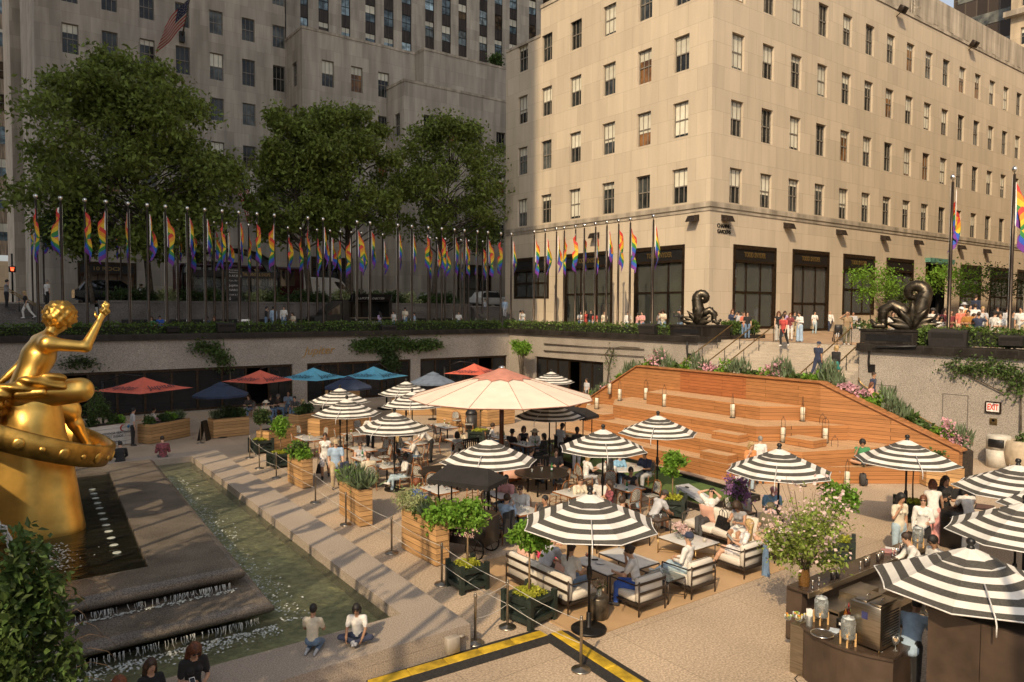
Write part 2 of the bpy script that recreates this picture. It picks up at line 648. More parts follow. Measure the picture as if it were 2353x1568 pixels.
def windowglass(name,tint,warm=0.0):
 if name in MATS:
  return MATS[name]
 mt=bpy.data.materials.new(name)
 mt.use_nodes=True
 nt=mt.node_tree
 b=nt.nodes['Principled BSDF']
 L=nt.links.new
 b.inputs['Roughness'].default_value=0.06
 b.inputs['Specular IOR Level'].default_value=0.32
 oi=nd(nt,'ShaderNodeObjectInfo')
 rp=nd(nt,'ShaderNodeValToRGB')
 rp.color_ramp.interpolation='CONSTANT'
 e=rp.color_ramp.elements
 e[0].color=(*[t*0.5 for t in tint],1)
 e[1].position=0.45
 e[1].color=(*tint,1)
 x=e.new(0.7)
 x.color=(*[t*1.9 for t in tint],1)
 x=e.new(0.86)
 x.color=(0.05+warm*0.1,0.035+warm*0.035,0.022,1)  # some panes warm, lit rooms painted into the glass colour
 L(oi.outputs['Random'],rp.inputs[0])
 nz=nd(nt,'ShaderNodeTexNoise')
 nz.inputs['Scale'].default_value=0.9
 nz.inputs['Detail'].default_value=3
 L(nd(nt,'ShaderNodeNewGeometry').outputs['Position'],nz.inputs['Vector'])
 mr=nd(nt,'ShaderNodeMapRange')
 mr.inputs['From Min'].default_value=0.4
 mr.inputs['From Max'].default_value=0.62
 mr.inputs['To Min'].default_value=0.5
 mr.inputs['To Max'].default_value=1.7
 L(nz.outputs['Fac'],mr.inputs[0])
 vm=nd(nt,'ShaderNodeVectorMath',operation='SCALE')
 L(rp.outputs[0],vm.inputs[0])
 L(mr.outputs[0],vm.inputs['Scale'])
 L(vm.outputs[0],b.inputs['Base Color'])
 MATS[name]=mt
 return mt
PANE=windowglass('office_glass',(0.035,0.038,0.036),1.0)
PANEB=windowglass('tower_glass_bluish',(0.16,0.22,0.25))
SHOPG=gmat('shop_glass',(0.75,0.78,0.74),0.02)
SPAND=M('fluted_spandrel',(0.045,0.034,0.027),0.55,0.3,var=0.5,scale=5,stretch=(3,3,0.1),world=True)
# the ground: terrace, plaza, street
E_X,N_Y,PZ,STZ=35.2,47.9,4.62,6.62
b=MB()
b.box(-14,E_X,-16,N_Y,-0.6,0.0)
struct(b.build('terrace_floor',TERR))
b=MB()
BIG=900
for(x0,x1,y0,y1)in((-BIG,-14,-BIG,57.5),(-14,E_X+0.35,-BIG,-16),(E_X+0.35,BIG,-BIG,18.75),(37.6,BIG,18.75,28.75),(E_X+0.35,BIG,28.75,57.5),(-14,E_X+0.35,N_Y+0.35,57.5)):
 b.quad((x0,y0,PZ),(x1,y0,PZ),(x1,y1,PZ),(x0,y1,PZ))
struct(b.build('plaza_ground',PAVE))
b=MB()
b.quad((37.65,18.7,PZ+.005),(42,18.7,PZ+.005),(42,28.7,PZ+.005),(37.65,28.7,PZ+.005))
b.quad((42,14.5,PZ+.006),(110,14.5,PZ+.5),(110,33.0,PZ+.5),(42,33.0,PZ+.006))
struct(b.build('promenade_paving',BRICKP))
b=MB()
b.quad((-BIG,57.6,STZ),(BIG,57.6,STZ),(BIG,BIG,STZ),(-BIG,BIG,STZ))
struct(b.build('street_pavement',PAVE))
b=MB()
b.box(-300,300,63.6,78.0,STZ-0.2,STZ+0.012)
struct(b.build('street_asphalt',ASPH))
b=MB()
for y in(63.45,78.15):
 b.box(-300,300,y-0.15,y+0.15,STZ-0.1,STZ+0.13)
struct(b.build('street_kerb',GRAN))
# wall with rectangular openings
def P3(axis,u,w,z):
 return(w,u,z)if axis=='x' else(u,w,z)
def wah(mb,axis,c,u0,u1,z0,z1,holes,depth,mi=0,rmi=None):
 us=sorted({u0,u1,*[h[0]for h in holes],*[h[1]for h in holes]})
 zs=sorted({z0,z1,*[h[2]for h in holes],*[h[3]for h in holes]})
 us=[u for u in us if u0<=u<=u1]
 zs=[z for z in zs if z0<=z<=z1]
 for i in range(len(us)-1):
  run=None
  for j in range(len(zs)-1):
   um,zm=(us[i]+us[i+1])/2,(zs[j]+zs[j+1])/2
   inside=any(h[0]<um<h[1]and h[2]<zm<h[3]for h in holes)
   if not inside:
    if run is None:
     run=zs[j]
    if j==len(zs)-2:
     mb.quad(P3(axis,us[i],c,run),P3(axis,us[i+1],c,run),P3(axis,us[i+1],c,zs[j+1]),P3(axis,us[i],c,zs[j+1]),mi)
   elif run is not None:
    mb.quad(P3(axis,us[i],c,run),P3(axis,us[i+1],c,run),P3(axis,us[i+1],c,zs[j]),P3(axis,us[i],c,zs[j]),mi)
    run=None
 r=mi if rmi is None else rmi
 for(a,bb,p,q)in holes:
  d=c+depth
  for(A,B)in(((a,p),(bb,p)),((bb,p),(bb,q)),((bb,q),(a,q)),((a,q),(a,p))):
   mb.quad(P3(axis,A[0],c,A[1]),P3(axis,B[0],c,B[1]),P3(axis,B[0],d,B[1]),P3(axis,A[0],d,A[1]),r)
def sash_mesh(w,h,lights=3,louvre=False):
 b=MB()
 t=0.075
 b.box(0,t,-.05,.05,0,h)
 b.box(w-t,w,-.05,.05,0,h)
 b.box(t,w-t,-.05,.05,h-t,h)
 b.box(t,w-t,-.07,.05,0,t)
 b.box(0,w,-.10,-.051,-0.05,0.02)
 if louvre:
  n=int(h/0.16)
  for i in range(n):
   z=t+i*(h-2*t)/n
   b.add([(t,-.03,z),(w-t,-.03,z),(w-t,.04,z+.11),(t,.04,z+.11)],[(0,1,2,3)])
  return b
 b.box(t,w-t,-.045,.045,h/2-.04,h/2+.04)
 for k in range(1,lights):
  x=w*k/lights
  b.box(x-.022,x+.022,-.035,.03,t,h/2-.04)
  b.box(x-.022,x+.022,-.035,.03,h/2+.04,h-t)
 return b
_SASH={}
def window(parent,axis,u,c,z,w,h,depth,blind=None,lights=3,louvre=False,pane=None,name='window',frame=None):
 key=(round(w,2),round(h,2),lights,louvre,axis,(frame or WFRAME).name)
 if key not in _SASH:
  fb=sash_mesh(w,h,lights,louvre)
  pb=MB()
  pb.quad((.02,.02,.02),(w-.02,.02,.02),(w-.02,.02,h-.02),(.02,.02,h-.02))
  me=fb.build('window',frame or WFRAME).data
  _SASH[key]=(me,pb)
  for o in list(COL.objects):
   if o.data is me:
    bpy.data.objects.remove(o)
 me,pb=_SASH[key]
 o=link(name,me,parent)
 if axis=='y':
  o.location=(u,c+depth-0.06,z)
 else:
  o.location=(c+depth-0.06,u+w,z)
  o.rotation_euler=(0,0,-PI/2)
 pk=key+((pane or PANE).name,)
 if pk not in _SASH:
  q=pb.build('pane',pane or PANE)
  _SASH[pk]=q.data
  bpy.data.objects.remove(q)
 link('pane',_SASH[pk],o)
 if blind and not louvre:
  bk=key+('bl',round(blind,1))
  if bk not in _SASH:
   q=MB()
   q.quad((.07,.008,h*(1-round(blind,1))),(w-.07,.008,h*(1-round(blind,1))),(w-.07,.008,h-.06),(.07,.008,h-.06))
   q=q.build('roller_blind',BLIND)
   _SASH[bk]=q.data
   bpy.data.objects.remove(q)
  link('roller_blind',_SASH[bk],o)
 return o
def rblind():
 r=random.random()
 return 0 if r<0.28 else(random.choice([0.2,0.3,0.4,0.5,0.5,0.6,0.9])if r<0.9 else 0.95)
 # sunlit corner building (right)
BX,BY=41.46,33.0
rb=th_('limestone_building','sunlit cream limestone corner building with shopfronts on the ground floor','building',(BX,BY,PZ))
def kid(o,root):
 o.parent=root
 o.matrix_parent_inverse=Matrix.Translation(-V3(root.location))if tuple(root.rotation_euler)==(0,0,0)else root.matrix_world.inverted()
 return o
wz=[14.05,18.8,23.48,28.2]
WH=2.5
wcolsY=[36.42-0.05,40.1,43.95,47.95,51.65,55.0]
wcolsX=[43.56+3.585*i for i in range(17)]
holesW=[(y-1.42 if i==0 else y-1.42+1.42,(y if i==0 else y+1.42),z+0.05,z+0.05+WH)for i,y in enumerate(wcolsY)for z in wz]
holesW=[]
WW=1.42
wl=[35.05,38.63,42.44,46.47,50.3,53.77]
for y in wl:
 for z in wz:
  holesW.append((y,y+WW,z+0.05,z+0.05+WH))
holesS=[(x,x+WW,z,z+WH)for x in wcolsX for z in wz]
shopsW=[(35.17,40.1,PZ+.35,11.15),(42.5,48.4,PZ+.35,11.15),(50.5,55.65,7.4,11.15)]
shopsS=[(44.1,49.3,PZ+.45,11.15),(51.45,56.65,PZ+.2,11.2),(58.8,63.95,6.1,11.2),(66.0,71.05,6.6,11.2),(73.5,78.35,PZ+.3,11.0),(81.0,86.0,5.6,11.2),(88.3,93.5,5.6,11.2),(95.6,101,5.6,11.2)]
b=MB()
wah(b,'x',BX,BY,57.1,PZ-.1,30.6,holesW+shopsW,0.30)
wah(b,'x',BX,BY,51.9,30.6,33.05,[],0.3)
wah(b,'y',BY,BX,112,PZ-.1,33.05,holesS+shopsS,0.30)
b.quad((BX,57.1,PZ),(112,57.1,PZ),(112,57.1,30.6),(BX,57.1,30.6))
b.quad((BX,51.9,30.6),(112,51.9,30.6),(112,51.9,33.05),(BX,51.9,33.05))
b.quad((112,BY,PZ),(112,57.1,PZ),(112,57.1,33.05),(112,BY,33.05))
b.quad((BX,BY,33.0),(112,BY,33.0),(112,51.9,33.0),(BX,51.9,33.0))
b.quad((BX,51.9,30.55),(112,51.9,30.55),(112,57.1,30.55),(BX,57.1,30.55))
o=b.build('wall',LIME)
kid(o,rb)
b=MB()
for(p0,p1,q0,q1,z0,z1)in((BX-.10,BX-.003,BY-.10,57.1,13.62,13.95),(BX-.06,BX-.003,BY-.06,57.1,13.35,13.52)):
 b.box(p0,p1,q0,q1,z0,z1)
 k=BX-p0
 b.box(BX-.003,112,BY-k,BY-.003,z0,z1)
b.box(BX-.08,BX+.5,BY-.08,51.9,33.05,33.35)
b.box(BX+.5,112,BY-.08,BY+.5,33.05,33.35)
b.box(BX-.06,BX+.5,51.93,57.1,30.6,30.85)
o=b.build('cornice',LIMEC)
kid(o,rb)
ah=[(47.0+3.6*i,48.0+3.6*i,34.3,35.6)for i in range(16)]
b=MB()
wah(b,'y',BY+2.6,BX+3,112,33.0,38.2,ah,0.25)
b.quad((BX+3,BY+2.6,33),(BX+3,50,33),(BX+3,50,38.2),(BX+3,BY+2.6,38.2))
b.quad((BX+3,BY+2.6,38.2),(112,BY+2.6,38.2),(112,50,38.2),(BX+3,50,38.2))
o=b.build('attic',LIMEC)
kid(o,rb)
nwin=0
for(y0,y1,z0,z1)in holesW:
 kid(window(None,'x',y0,BX,z0,WW,WH,0.30,rblind()),rb)
for(x0,x1,z0,z1)in holesS:
 if x0<98:
  kid(window(None,'y',x0,BY,z0,WW,WH,0.30,rblind()),rb)
for(x0,x1,z0,z1)in ah[:12]:
 kid(window(None,'y',x0,BY+2.6,z0,1.0,1.3,0.25,0.0,lights=2),rb)
b=MB()
for(x0,x1,z0,z1)in holesS:
 if x0>=98:
  b.quad((x0,BY+.28,z0),(x1,BY+.28,z0),(x1,BY+.28,z1),(x0,BY+.28,z1))
for(x0,x1,z0,z1)in ah[12:]:
 b.quad((x0,BY+2.8,z0),(x1,BY+2.8,z0),(x1,BY+2.8,z1),(x0,BY+2.8,z1))
o=b.build('window',PANE)
o['kind']='stuff'
kid(o,rb)
# shopfronts of the corner building
OLIVE=M('olive_panel',(0.24,0.235,0.085),0.6,var=0.1,scale=1.0)
OAKP=M('oak_panel',(0.50,0.26,0.10),0.5,var=0.2,scale=3,stretch=(1,1,0.2))
NAVYP=M('navy_panel',(0.03,0.035,0.06),0.6,var=0.2)
GOLDL=M('brass_letters',(0.36,0.25,0.10),0.35,0.85,var=0.1)
CHEV=[M('rug_cream',(0.6,0.56,0.48),0.8),M('rug_navy',(0.06,0.07,0.11),0.8),M('rug_rust',(0.33,0.11,0.04),0.8)]
def shf(axis,c,u0,u1,z0,z1,back,words=None,vbars=2,trans=True,door=False,root=None):
 w,h=u1-u0,z1-z0
 f=MB()
 t=0.22
 f.box(0,t,-.06,.30,0,h)
 f.box(w-t,w,-.06,.30,0,h)
 f.box(t,w-t,-.06,.30,h-.30,h)
 f.box(t,w-t,-.05,.30,h-1.25,h-1.08)
 f.box(t,w-t,-.04,.30,0,.18)
 zt=(h-1.2)*(0.55 if not door else 0.42)
 if trans:
  f.box(t,w-t,.12,.24,zt-.07,zt+.07)
 for k in range(1,vbars+1):
  x=w*k/(vbars+1)
  f.box(x-.055,x+.055,.10,.26,.18,zt-.07)
  f.box(x-.055,x+.055,.10,.26,zt+.07,h-1.25)
 o=f.build('shopfront',BRONZE)
 if axis=='y':
  o.location=(u0,c,z0)
 else:
  o.location=(c,u1,z0)
  o.rotation_euler=(0,0,-PI/2)
 q=MB()
 q.quad((t,.18,.18),(w-t,.18,.18),(w-t,.18,h-1.25),(t,.18,h-1.25))
 q.build('glass',SHOPG,o)
 q=MB()
 q.box(t,w-t,.02,.10,h-1.08,h-.30)
 q.build('sign_band',BLACK,o)
 q=MB()
 D=2.4
 q.quad((t,D,0),(w-t,D,0),(w-t,D,h-1),(t,D,h-1),0)
 q.quad((t,.3,0),(t,D,0),(t,D,h-1),(t,.3,h-1),0)
 q.quad((w-t,.3,0),(w-t,D,0),(w-t,D,h-1),(w-t,.3,h-1),0)
 q.quad((t,.3,h-1),(w-t,.3,h-1),(w-t,D,h-1),(t,D,h-1),1)
 q.quad((t,.3,.1),(w-t,.3,.1),(w-t,D,.1),(t,D,.1),2)
 q.build('display_room',[back,DARKIN,OAKP],o)
 if words:
  text('lettering',words,0.52,GOLDL,face_mat((w/2,-.002,h-.69),(1,0,0),(0,0,1)),o,0.012,width=min(w*.5,2.7),bold=0.012)
 kid(o,root)
 return o
for i,(a,bb,p,q)in enumerate(shopsW):
 shf('x',BX,a,bb,p,q,[OLIVE,OLIVE,DARKIN][i],'TODD SNYDER' if i<2 else None,2,True,root=rb)
for i,(a,bb,p,q)in enumerate(shopsS):
 if i==4:
  continue
 shf('y',BY,a,bb,p,q,[OLIVE,OAKP,NAVYP,NAVYP,0,DARKIN,DARKIN,DARKIN][i],'TODD SNYDER' if i<3 else None,2,True,door=(i==1),root=rb)
b=MB()
x0,x1,z0,z1=shopsS[4]
b.quad((x0,BY+2,z0),(x1,BY+2,z0),(x1,BY+2,z1),(x0,BY+2,z1))
kid(b.build('doorway',OAKP),rb)
b=MB()
b.box(x0-.15,x1+.15,BY-.5,BY-.004,z1+.10,z1+.5)
for k in range(14):
 xx=x0-.1+k*(x1-x0+.2)/14
 b.add([(xx,BY-.47,z1+.1),(xx+.32,BY-.47,z1+.1),(xx+.16,BY-.47,z1-.12)],[(0,1,2)])
kid(b.build('door_hood',M('verdigris_copper',(0.10,0.26,0.20),0.6,var=0.3,scale=5)),rb)
kid(text('lettering','CHANNEL\nGARDENS',0.40,DKMET,face_mat((43.0,BY-.03,12.15),(1,0,0),(0,0,1)),None,0.02,width=1.55),rb)
mq=th_('mannequin','','mannequin',(0,0,0),0,'dressed mannequins in the shop windows')
b=MB()
b.tube([(0,0,.02),(0,0,.75)],.03,6)
b.lathe([(.22,0),(.22,.03),(.03,.05)],n=14)
b.ell((0,0,1.52),.045,.045,.10)
b.build('body',M('mannequin_white',(0.7,0.66,0.58),0.5),mq)
b=MB()
b.lathe([(.13,.85),(.16,.95),(.14,1.1),(.19,1.32),(.12,1.43),(.06,1.46)],n=14)
for s in(-1,1):
 b.tube([(s*.19,0,1.36),(s*.25,.02,1.08),(s*.22,.1,.86)],[.06,.05,.04],7)
b.build('jacket',M('garments',(.30,.32,.36),.8,rnd=.9,var=.1),mq)
b=MB()
for s in(-1,1):
 b.tube([(s*.08,0,.9),(s*.09,0,.5),(s*.09,0,.1)],[.10,.085,.07],7)
b.build('trousers',M('garments_pale',(.52,.50,.44),.8,rnd=.4,var=.1),mq)
MQ=[(BX+1.0,36.3,-1.5,'in dark jacket, left one in the window beside the corner'),(BX+1.1,35.6,-1.6,'in pale outfit, right one in the window beside the corner'),(48.4,BY+1.0,.2,'in shorts beside the chevron rug in the first south window'),(59.9,BY+1.1,0,'in pale suit, left one behind the young tree'),(60.8,BY+1.2,.3,'in pale suit, right one behind the young tree')]
for i,(x,y,r_,w)in enumerate(MQ):
 if i==0:
  mq.location,mq['label'],mq.rotation_euler=(x,y,PZ+.5),'mannequin '+w,(0,0,r_)
 else:
  dup(mq,(x,y,PZ+.5 if i<3 else 6.3),r_,'mannequin '+w)
for k in range(3):
 for(x,y,ax)in((44.9+.62*k,BY+1.6,0),):
  b=MB()
  for r in range(9):
   z=5.2+.62*r
   for(dx0,dx1,t_)in((0,.28,0),(.28,.55,1)):
    b.quad((x+dx0,y,z),(x+dx1,y,z+(.22 if t_==0 else-.0)*1),(x+dx1,y,z+.5+(.22 if t_==0 else 0)),(x+dx0,y,z+.5+(.22 if t_ else 0)),(r+k+t_)%3)
  tag(b.build('chevron_rug',CHEV),'chevron rug strip hanging in the first south window, %s from the corner'%ORD[k+1],'rug','chevron rugs')
rk=th_('clothes_rail','rail of hanging tan and brown garments in the middle west window','clothes rail',(BX+1.3,44.3,PZ+.4))
b=MB()
b.tube([(0,-1.6,1.9),(0,1.6,1.9)],.03,6)
b.build('rail',DKMET,rk)
for k in range(16):
 b=MB()
 b.obox((0,-1.45+.19*k,1.25),.42,.10,1.15,bev=.03)
 b.build('garment',M('garments_tan',(.38,.25,.13),.8,rnd=.8,var=.1),rk)
lampm=M('floodlight_housing',(0.045,0.032,0.024),0.5,0.5,var=0.3,scale=8)
b=MB()
b.add([(-.34,0,.1),(.34,0,.1),(.34,0,.52),(-.34,0,.52),(-.42,-.62,0),(.42,-.62,0),(.30,-.5,.42),(-.30,-.5,.42)],[(0,1,5,4),(0,4,7,3),(1,2,6,5),(3,7,6,2),(4,5,6,7),(0,3,2,1)])
fl0=b.build('wall_floodlight',lampm)
b=MB()
b.quad((-.36,-.60,-.006),(.36,-.60,-.006),(.3,-.06,.07),(-.3,-.06,.07))
b.build('lens',M('dull_lens',(0.25,0.22,0.17),0.3),fl0)
fl=[]
for(px,py)in((1371,536),(1598,497),(1664,497),(1806,514),(1926,529),(2027,542),(2104,552),(2203,563),(2262,572)):
 fl.append((px,py))
first=True
for i,(px,py)in enumerate(fl):
 onw=px<1620
 p=onX(px,py+6,BX)if onw else onY(px,py+6,BY)
 if onw:
  loc,rz=(BX-.004,p.y,p.z-.25),-PI/2
 else:
  loc,rz=(p.x,BY-.004,p.z-.25),0
 lab=('hooded bronze floodlight on the west face, %s from the shaded end'%ORD[i+1])if onw else('hooded bronze floodlight on the south face, %s from the building corner'%ORD[i-1])
 if first:
  fl0.location,fl0.rotation_euler=loc,(0,0,rz)
  tag(fl0,lab,'floodlight','hooded floodlights above the shopfronts')
  first=False
 else:
  dup(fl0,loc,rz,lab)
for i,(px,py)in enumerate(((2068,24),(2233,103))):
 p=onY(px,py,BY-.3)
 b=MB()
 b.obox((0,-.5,.2),.8,.5,.6,M3=Matrix.Rotation(R_(35),3,'X'),bev=.05)
 o=b.build('roof_floodlight',lampm,loc=(p.x,BY-.05,p.z-.2))
 tag(o,['dark bracket floodlight leaning off the parapet, nearer the corner','dark bracket floodlight on the parapet, farther from the corner'][i],'floodlight','parapet floodlights')
 b=MB()
 b.tube([(0,0.05,-.25),(0,-.45,.1)],.035,6)
 b.build('bracket',DKMET,o)
p=onY(2100,20,BY+2.4)
lad=MB()
for s in(-.25,.25):
 lad.tube([(s,0,0),(s,0,5.0)],.035,6)
for k in range(16):
 lad.tube([(-.25,0,.15+.31*k),(.25,0,.15+.31*k)],.022,5,caps=False)
for k in range(4):
 lad.tube([(.35*cos(a),-.35+-.35*sin(a),1.8+k)for a in[PI*j/8-PI*.0 for j in range(-0,9)]],.025,5,caps=False)
o=lad.build('caged_ladder',M('pale_steel',(0.42,0.38,0.32),0.5,0.5),loc=(p.x,BY+2.5,33.02))
tag(o,'pale steel caged ladder climbing the attic wall of the corner building','ladder')
# grey stepped building across the street (left)
nb=th_('stepped_building','shaded grey limestone building with setback blocks behind the trees','building',(5.7,85,STZ))
Y1,Y2,Y3=79.7,77.5,75.3
NW,NH=1.42,2.9
ncx=[7.97+3.453*i for i in range(7)]
nz_=[17.95,22.2,26.95,31.35,36.3,41.1]
nh_=[2.4,2.45,2.45,2.9,2.5,2.5]
hN=[(x,x+NW,z,z+h)for x in ncx for z,h in zip(nz_,nh_)]
doorN=[(8.9,14.2,STZ+.1,11.0),(20.0,24.5,STZ+.1,11.5),(25.0,29.5,STZ+.1,11.0)]
b=MB()
wah(b,'y',85,5.7,30.12,STZ,47.5,hN+doorN,0.30)
b.quad((5.7,85,STZ),(5.7,106,STZ),(5.7,106,70),(5.7,85,70))
wah(b,'y',85,5.7,30.12,47.5,70,[(x,x+NW,z,z+2.5)for x in ncx for z in(45.6+2,50.5)],.3)
b.quad((4.65,106,STZ),(4.65,124,STZ),(4.65,124,70),(4.65,106,70))
b.quad((4.65,106,STZ),(5.7,106,STZ),(5.7,106,70),(4.65,106,70))
w1=[(x,x+NW,z,z+h)for x in(32.4,35.9,39.3)for z,h in((31.3,2.9),(26.6,2.5),(21.9,2.5),(17.2,2.5))]+[(42.2,43.6,31.3,1.4+31.3)]
wah(b,'y',Y1,30.12,44.2,STZ,37.1,w1+[(31.0,36.0,STZ+.1,12.2)],.3)
wah(b,'x',30.12,Y1,85,STZ,37.1,[(81.4,82.8,z,z+2.7)for z in(31.3,26.6,21.9)],.3)
w2=[(x,x+NW,30.9,33.0)for x in(46.4,49.8,53.2,56.6)]
wah(b,'y',Y2,44.2,70,STZ,37.1,w2,.3)
wah(b,'x',44.2,Y2,Y1,STZ,37.1,[],.3)
w3=[(42.9,44.3,z,z+2.6)for z in(26.3,21.6,16.9)]+[(46.3,47.7,z,z+2.6)for z in(26.3,21.6,16.9)]+[(49.8,51.2,z,z+2.7)for z in(26.0,20.7,15.4)]+[(53.2,54.6,z,z+2.6)for z in(25.8,20.5,15.2)]
wah(b,'y',Y3,40.35,62,STZ,32.2,w3+[(47.5,52.5,STZ+.1,11.8),(55,60,STZ+.1,11.8)],.3)
wah(b,'x',40.35,Y3,Y1,STZ,32.2,[(76.3,77.6,z,z+2.6)for z in(26.3,21.6,16.9)],.3)
b.quad((30.12,Y1,37.0),(44.2,Y1,37.0),(44.2,100,37.0),(30.12,100,37.0))
b.quad((44.2,Y2,37.05),(70,Y2,37.05),(70,100,37.05),(44.2,100,37.05))
b.quad((40.35,Y3,32.1),(62,Y3,32.1),(62,Y2,32.1),(40.35,Y2,32.1))
b.quad((30.12,85,37),(30.12,100,37),(30.12,100,70),(30.12,85,70))
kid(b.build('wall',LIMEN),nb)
b=MB()
for(xa,xb,y,z)in((30.12,44.2,Y1,37.1),(44.2,70,Y2,37.1),(40.35,62,Y3,32.2)):
 b.box(xa-.05,xb,y-.06,y+.4,z+.002,z+.3)
b.box(30.06,30.5,Y1+.4,85,37.102,37.4)
b.box(44.14,44.6,Y2+.4,Y1-.07,37.102,37.4)
b.box(40.29,40.7,Y3+.4,Y1-.07,32.202,32.5)
b.box(5.6,30.1,84.9,84.997,16.2,16.5)
kid(b.build('parapet',LIMEC),nb)
for hs,ax,c in((hN,'y',85),(w1,'y',Y1),(w2,'y',Y2),(w3,'y',Y3)):
 for(x0,x1,z0,z1)in hs:
  lv=(hs is w3 and 49<x0<50)
  kid(window(None,ax,x0,c,z0,x1-x0,z1-z0,.3,0 if random.random()<.65 else random.choice([.2,.3,.5]),louvre=lv),nb)
for(y0,z0,h,X)in[(81.4,z,2.7,30.12)for z in(31.3,26.6,21.9)]+[(76.3,z,2.6,40.35)for z in(26.3,21.6,16.9)]:
 kid(window(None,'x',y0,X,z0,1.35,h,.3,0),nb)
for(x,z)in[(x,z)for x in ncx for z in(47.6,50.5)]:
 kid(window(None,'y',x,85,z,NW,2.5,.3,random.choice([0,.3])),nb)
for(x0,x1,z0,z1,y,wd)in((8.9,14.2,STZ+.1,11.0,85,'10 ROCK'),(20.0,24.5,STZ+.1,11.5,85,None),(25.0,29.5,STZ+.1,11.0,85,None),(31.0,36.0,STZ+.1,12.2,Y1,None),(47.5,52.5,STZ+.1,11.8,Y3,None),(55,60,STZ+.1,11.8,Y3,None)):
 o=shf('y',y,x0,x1,z0,z1,OAKP if wd else DARKIN,wd,2,True,root=nb)
tw=th_('tower_slab','tall limestone tower slab with dark fluted window strips behind the setbacks','building',(39.5,100,37))
TY=100.0
strips=[(34.2,35.6),(37.6,38.7),(40.2,41.7),(43.6,44.93),(47.29,48.9),(50.26,51.85),(53.23,54.85),(57.23,58.82),(60.22,61.83),(63.25,64.8),(67.22,68.8),(70.24,71.81),(73.23,74.82),(77.3,78.9),(80.3,81.9)]
b=MB()
wah(b,'y',TY,26,95,36.9,75,[(a,c,37.0,74.9)for a,c in strips],.28)
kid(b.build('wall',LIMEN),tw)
for i,(a,c)in enumerate(strips):
 for k in range(5):
  zb=38.4+4.06*k+(0 if i%3 else-.0)
  z=zb+1.65
  q=MB()
  q.box(a,c,TY+.10,TY+.2,zb,z)
  kid(q.build('spandrel',SPAND),tw)
  kid(window(None,'y',a,TY,z,c-a,2.4,.24,random.choice([0,0,.3,.5]),lights=2,pane=PANEB,frame=DKMET),tw)
q=MB()
for a,c in strips:
 q.quad((a,TY+.21,58.5),(c,TY+.21,58.5),(c,TY+.21,75),(a,TY+.21,75))
o=q.build('window',PANEB)
o['kind']='stuff'
kid(o,tw)
lb=th_('striped_office_block','sunlit tan office block with fluted window strip at far left','building',(-12,150,STZ))
b=MB()
wah(b,'y',150,-14,7.1,STZ,95,[(4.35,6.35,14,94)],.3)
b.quad((7.1,150,STZ),(7.1,180,STZ),(7.1,180,95),(7.1,150,95))
kid(b.build('wall',mas('tan_stone',(0.55,0.42,0.27),2.2,1.9,var=0.08,stain=0.12)),lb)
for k in range(15):
 q=MB()
 z=15.0+5.35*k
 q.box(4.35,6.35,150.1,150.2,z,z+2.4)
 kid(q.build('spandrel',M('tan_fluted_spandrel',(0.32,0.24,0.16),0.7,var=0.5,scale=5,stretch=(3,3,.1),world=True)),lb)
 kid(window(None,'y',4.35,150,z+2.4,2.0,2.95,.24,random.choice([0,.2,.5]),lights=3,pane=PANEB),lb)
dt=th_('dark_glass_tower','dark brown glass office tower rising over the parapet at top right','building',(104,66,STZ))
p=onX(2190,60,118)
q2=onX(2320,60,118)
x_d=118
b=MB()
yA=p.y
b.box(x_d,x_d+40,20,yA,STZ,130)
kid(b.build('wall',mas('brown_curtain_wall',(0.045,0.033,0.024),1.5,4.0,0.10,var=0.35,stain=0.05,rough=0.25,mcol=(0.09,0.07,0.05),offset=0.0)),dt)
for k in range(14):
 b=MB()
 z=30+4.0*k
 b.box(x_d-.08,x_d-.004,22,yA-.6,z+1.4,z+3.0)
 kid(b.build('window',M('ribbon_glass',(0.10,0.10,0.08),0.08,var=0.8,scale=0.8,world=True)),dt)
ot=th_('old_beige_tower','old beige stone tower with cornices at the upper right edge','building',(112,20,STZ))
xo=112
yo=onX(2322,60,xo).y
b=MB()
wah(b,'x',xo,-20,yo,STZ,90,[(yo-2.6-3.4*k,yo-1.2-3.4*k,z,z+2.2)for k in range(6)for z in(36.5,41.5,46.5,51.5)],.35)
b.quad((xo,yo,STZ),(xo+30,yo,STZ),(xo+30,yo,90),(xo,yo,90))
kid(b.build('wall',mas('old_beige_stone',(0.46,0.37,0.26),1.6,.8,var=0.1,stain=0.3)),ot)
for z in(39.9,45.3):
 b=MB()
 b.box(xo-.9,xo-.01,-20,yo+.6,z,z+.7)
 kid(b.build('cornice',LIMEC),ot)
for k in range(6):
 for z in(36.5,41.5,46.5,51.5):
  kid(window(None,'x',yo-2.6-3.4*k,xo,z,1.4,2.2,.35,.3),ot)
  # buildings outside the frame that cast the afternoon shade
sb=th_('twin_limestone_building','limestone building facing the promenade from the south','building',(BX,14,PZ))
b=MB()
wah(b,'y',13.99,BX,112,PZ,33,[(x,x+WW,z,z+WH)for x in wcolsX[:16]for z in wz],-.3)
b.box(BX,112,-12,13.6,PZ,33)
b.box(BX+2,112,-8,11.5,33,39)
kid(b.build('wall',LIME),sb)
TL=th_('slab_skyscraper','tall limestone slab skyscraper west of the plaza','building',(-40,2,PZ))
b=MB()
b.box(-120,-40.0,1.7,74,PZ,210)
kid(b.build('wall',LIMEN),TL)
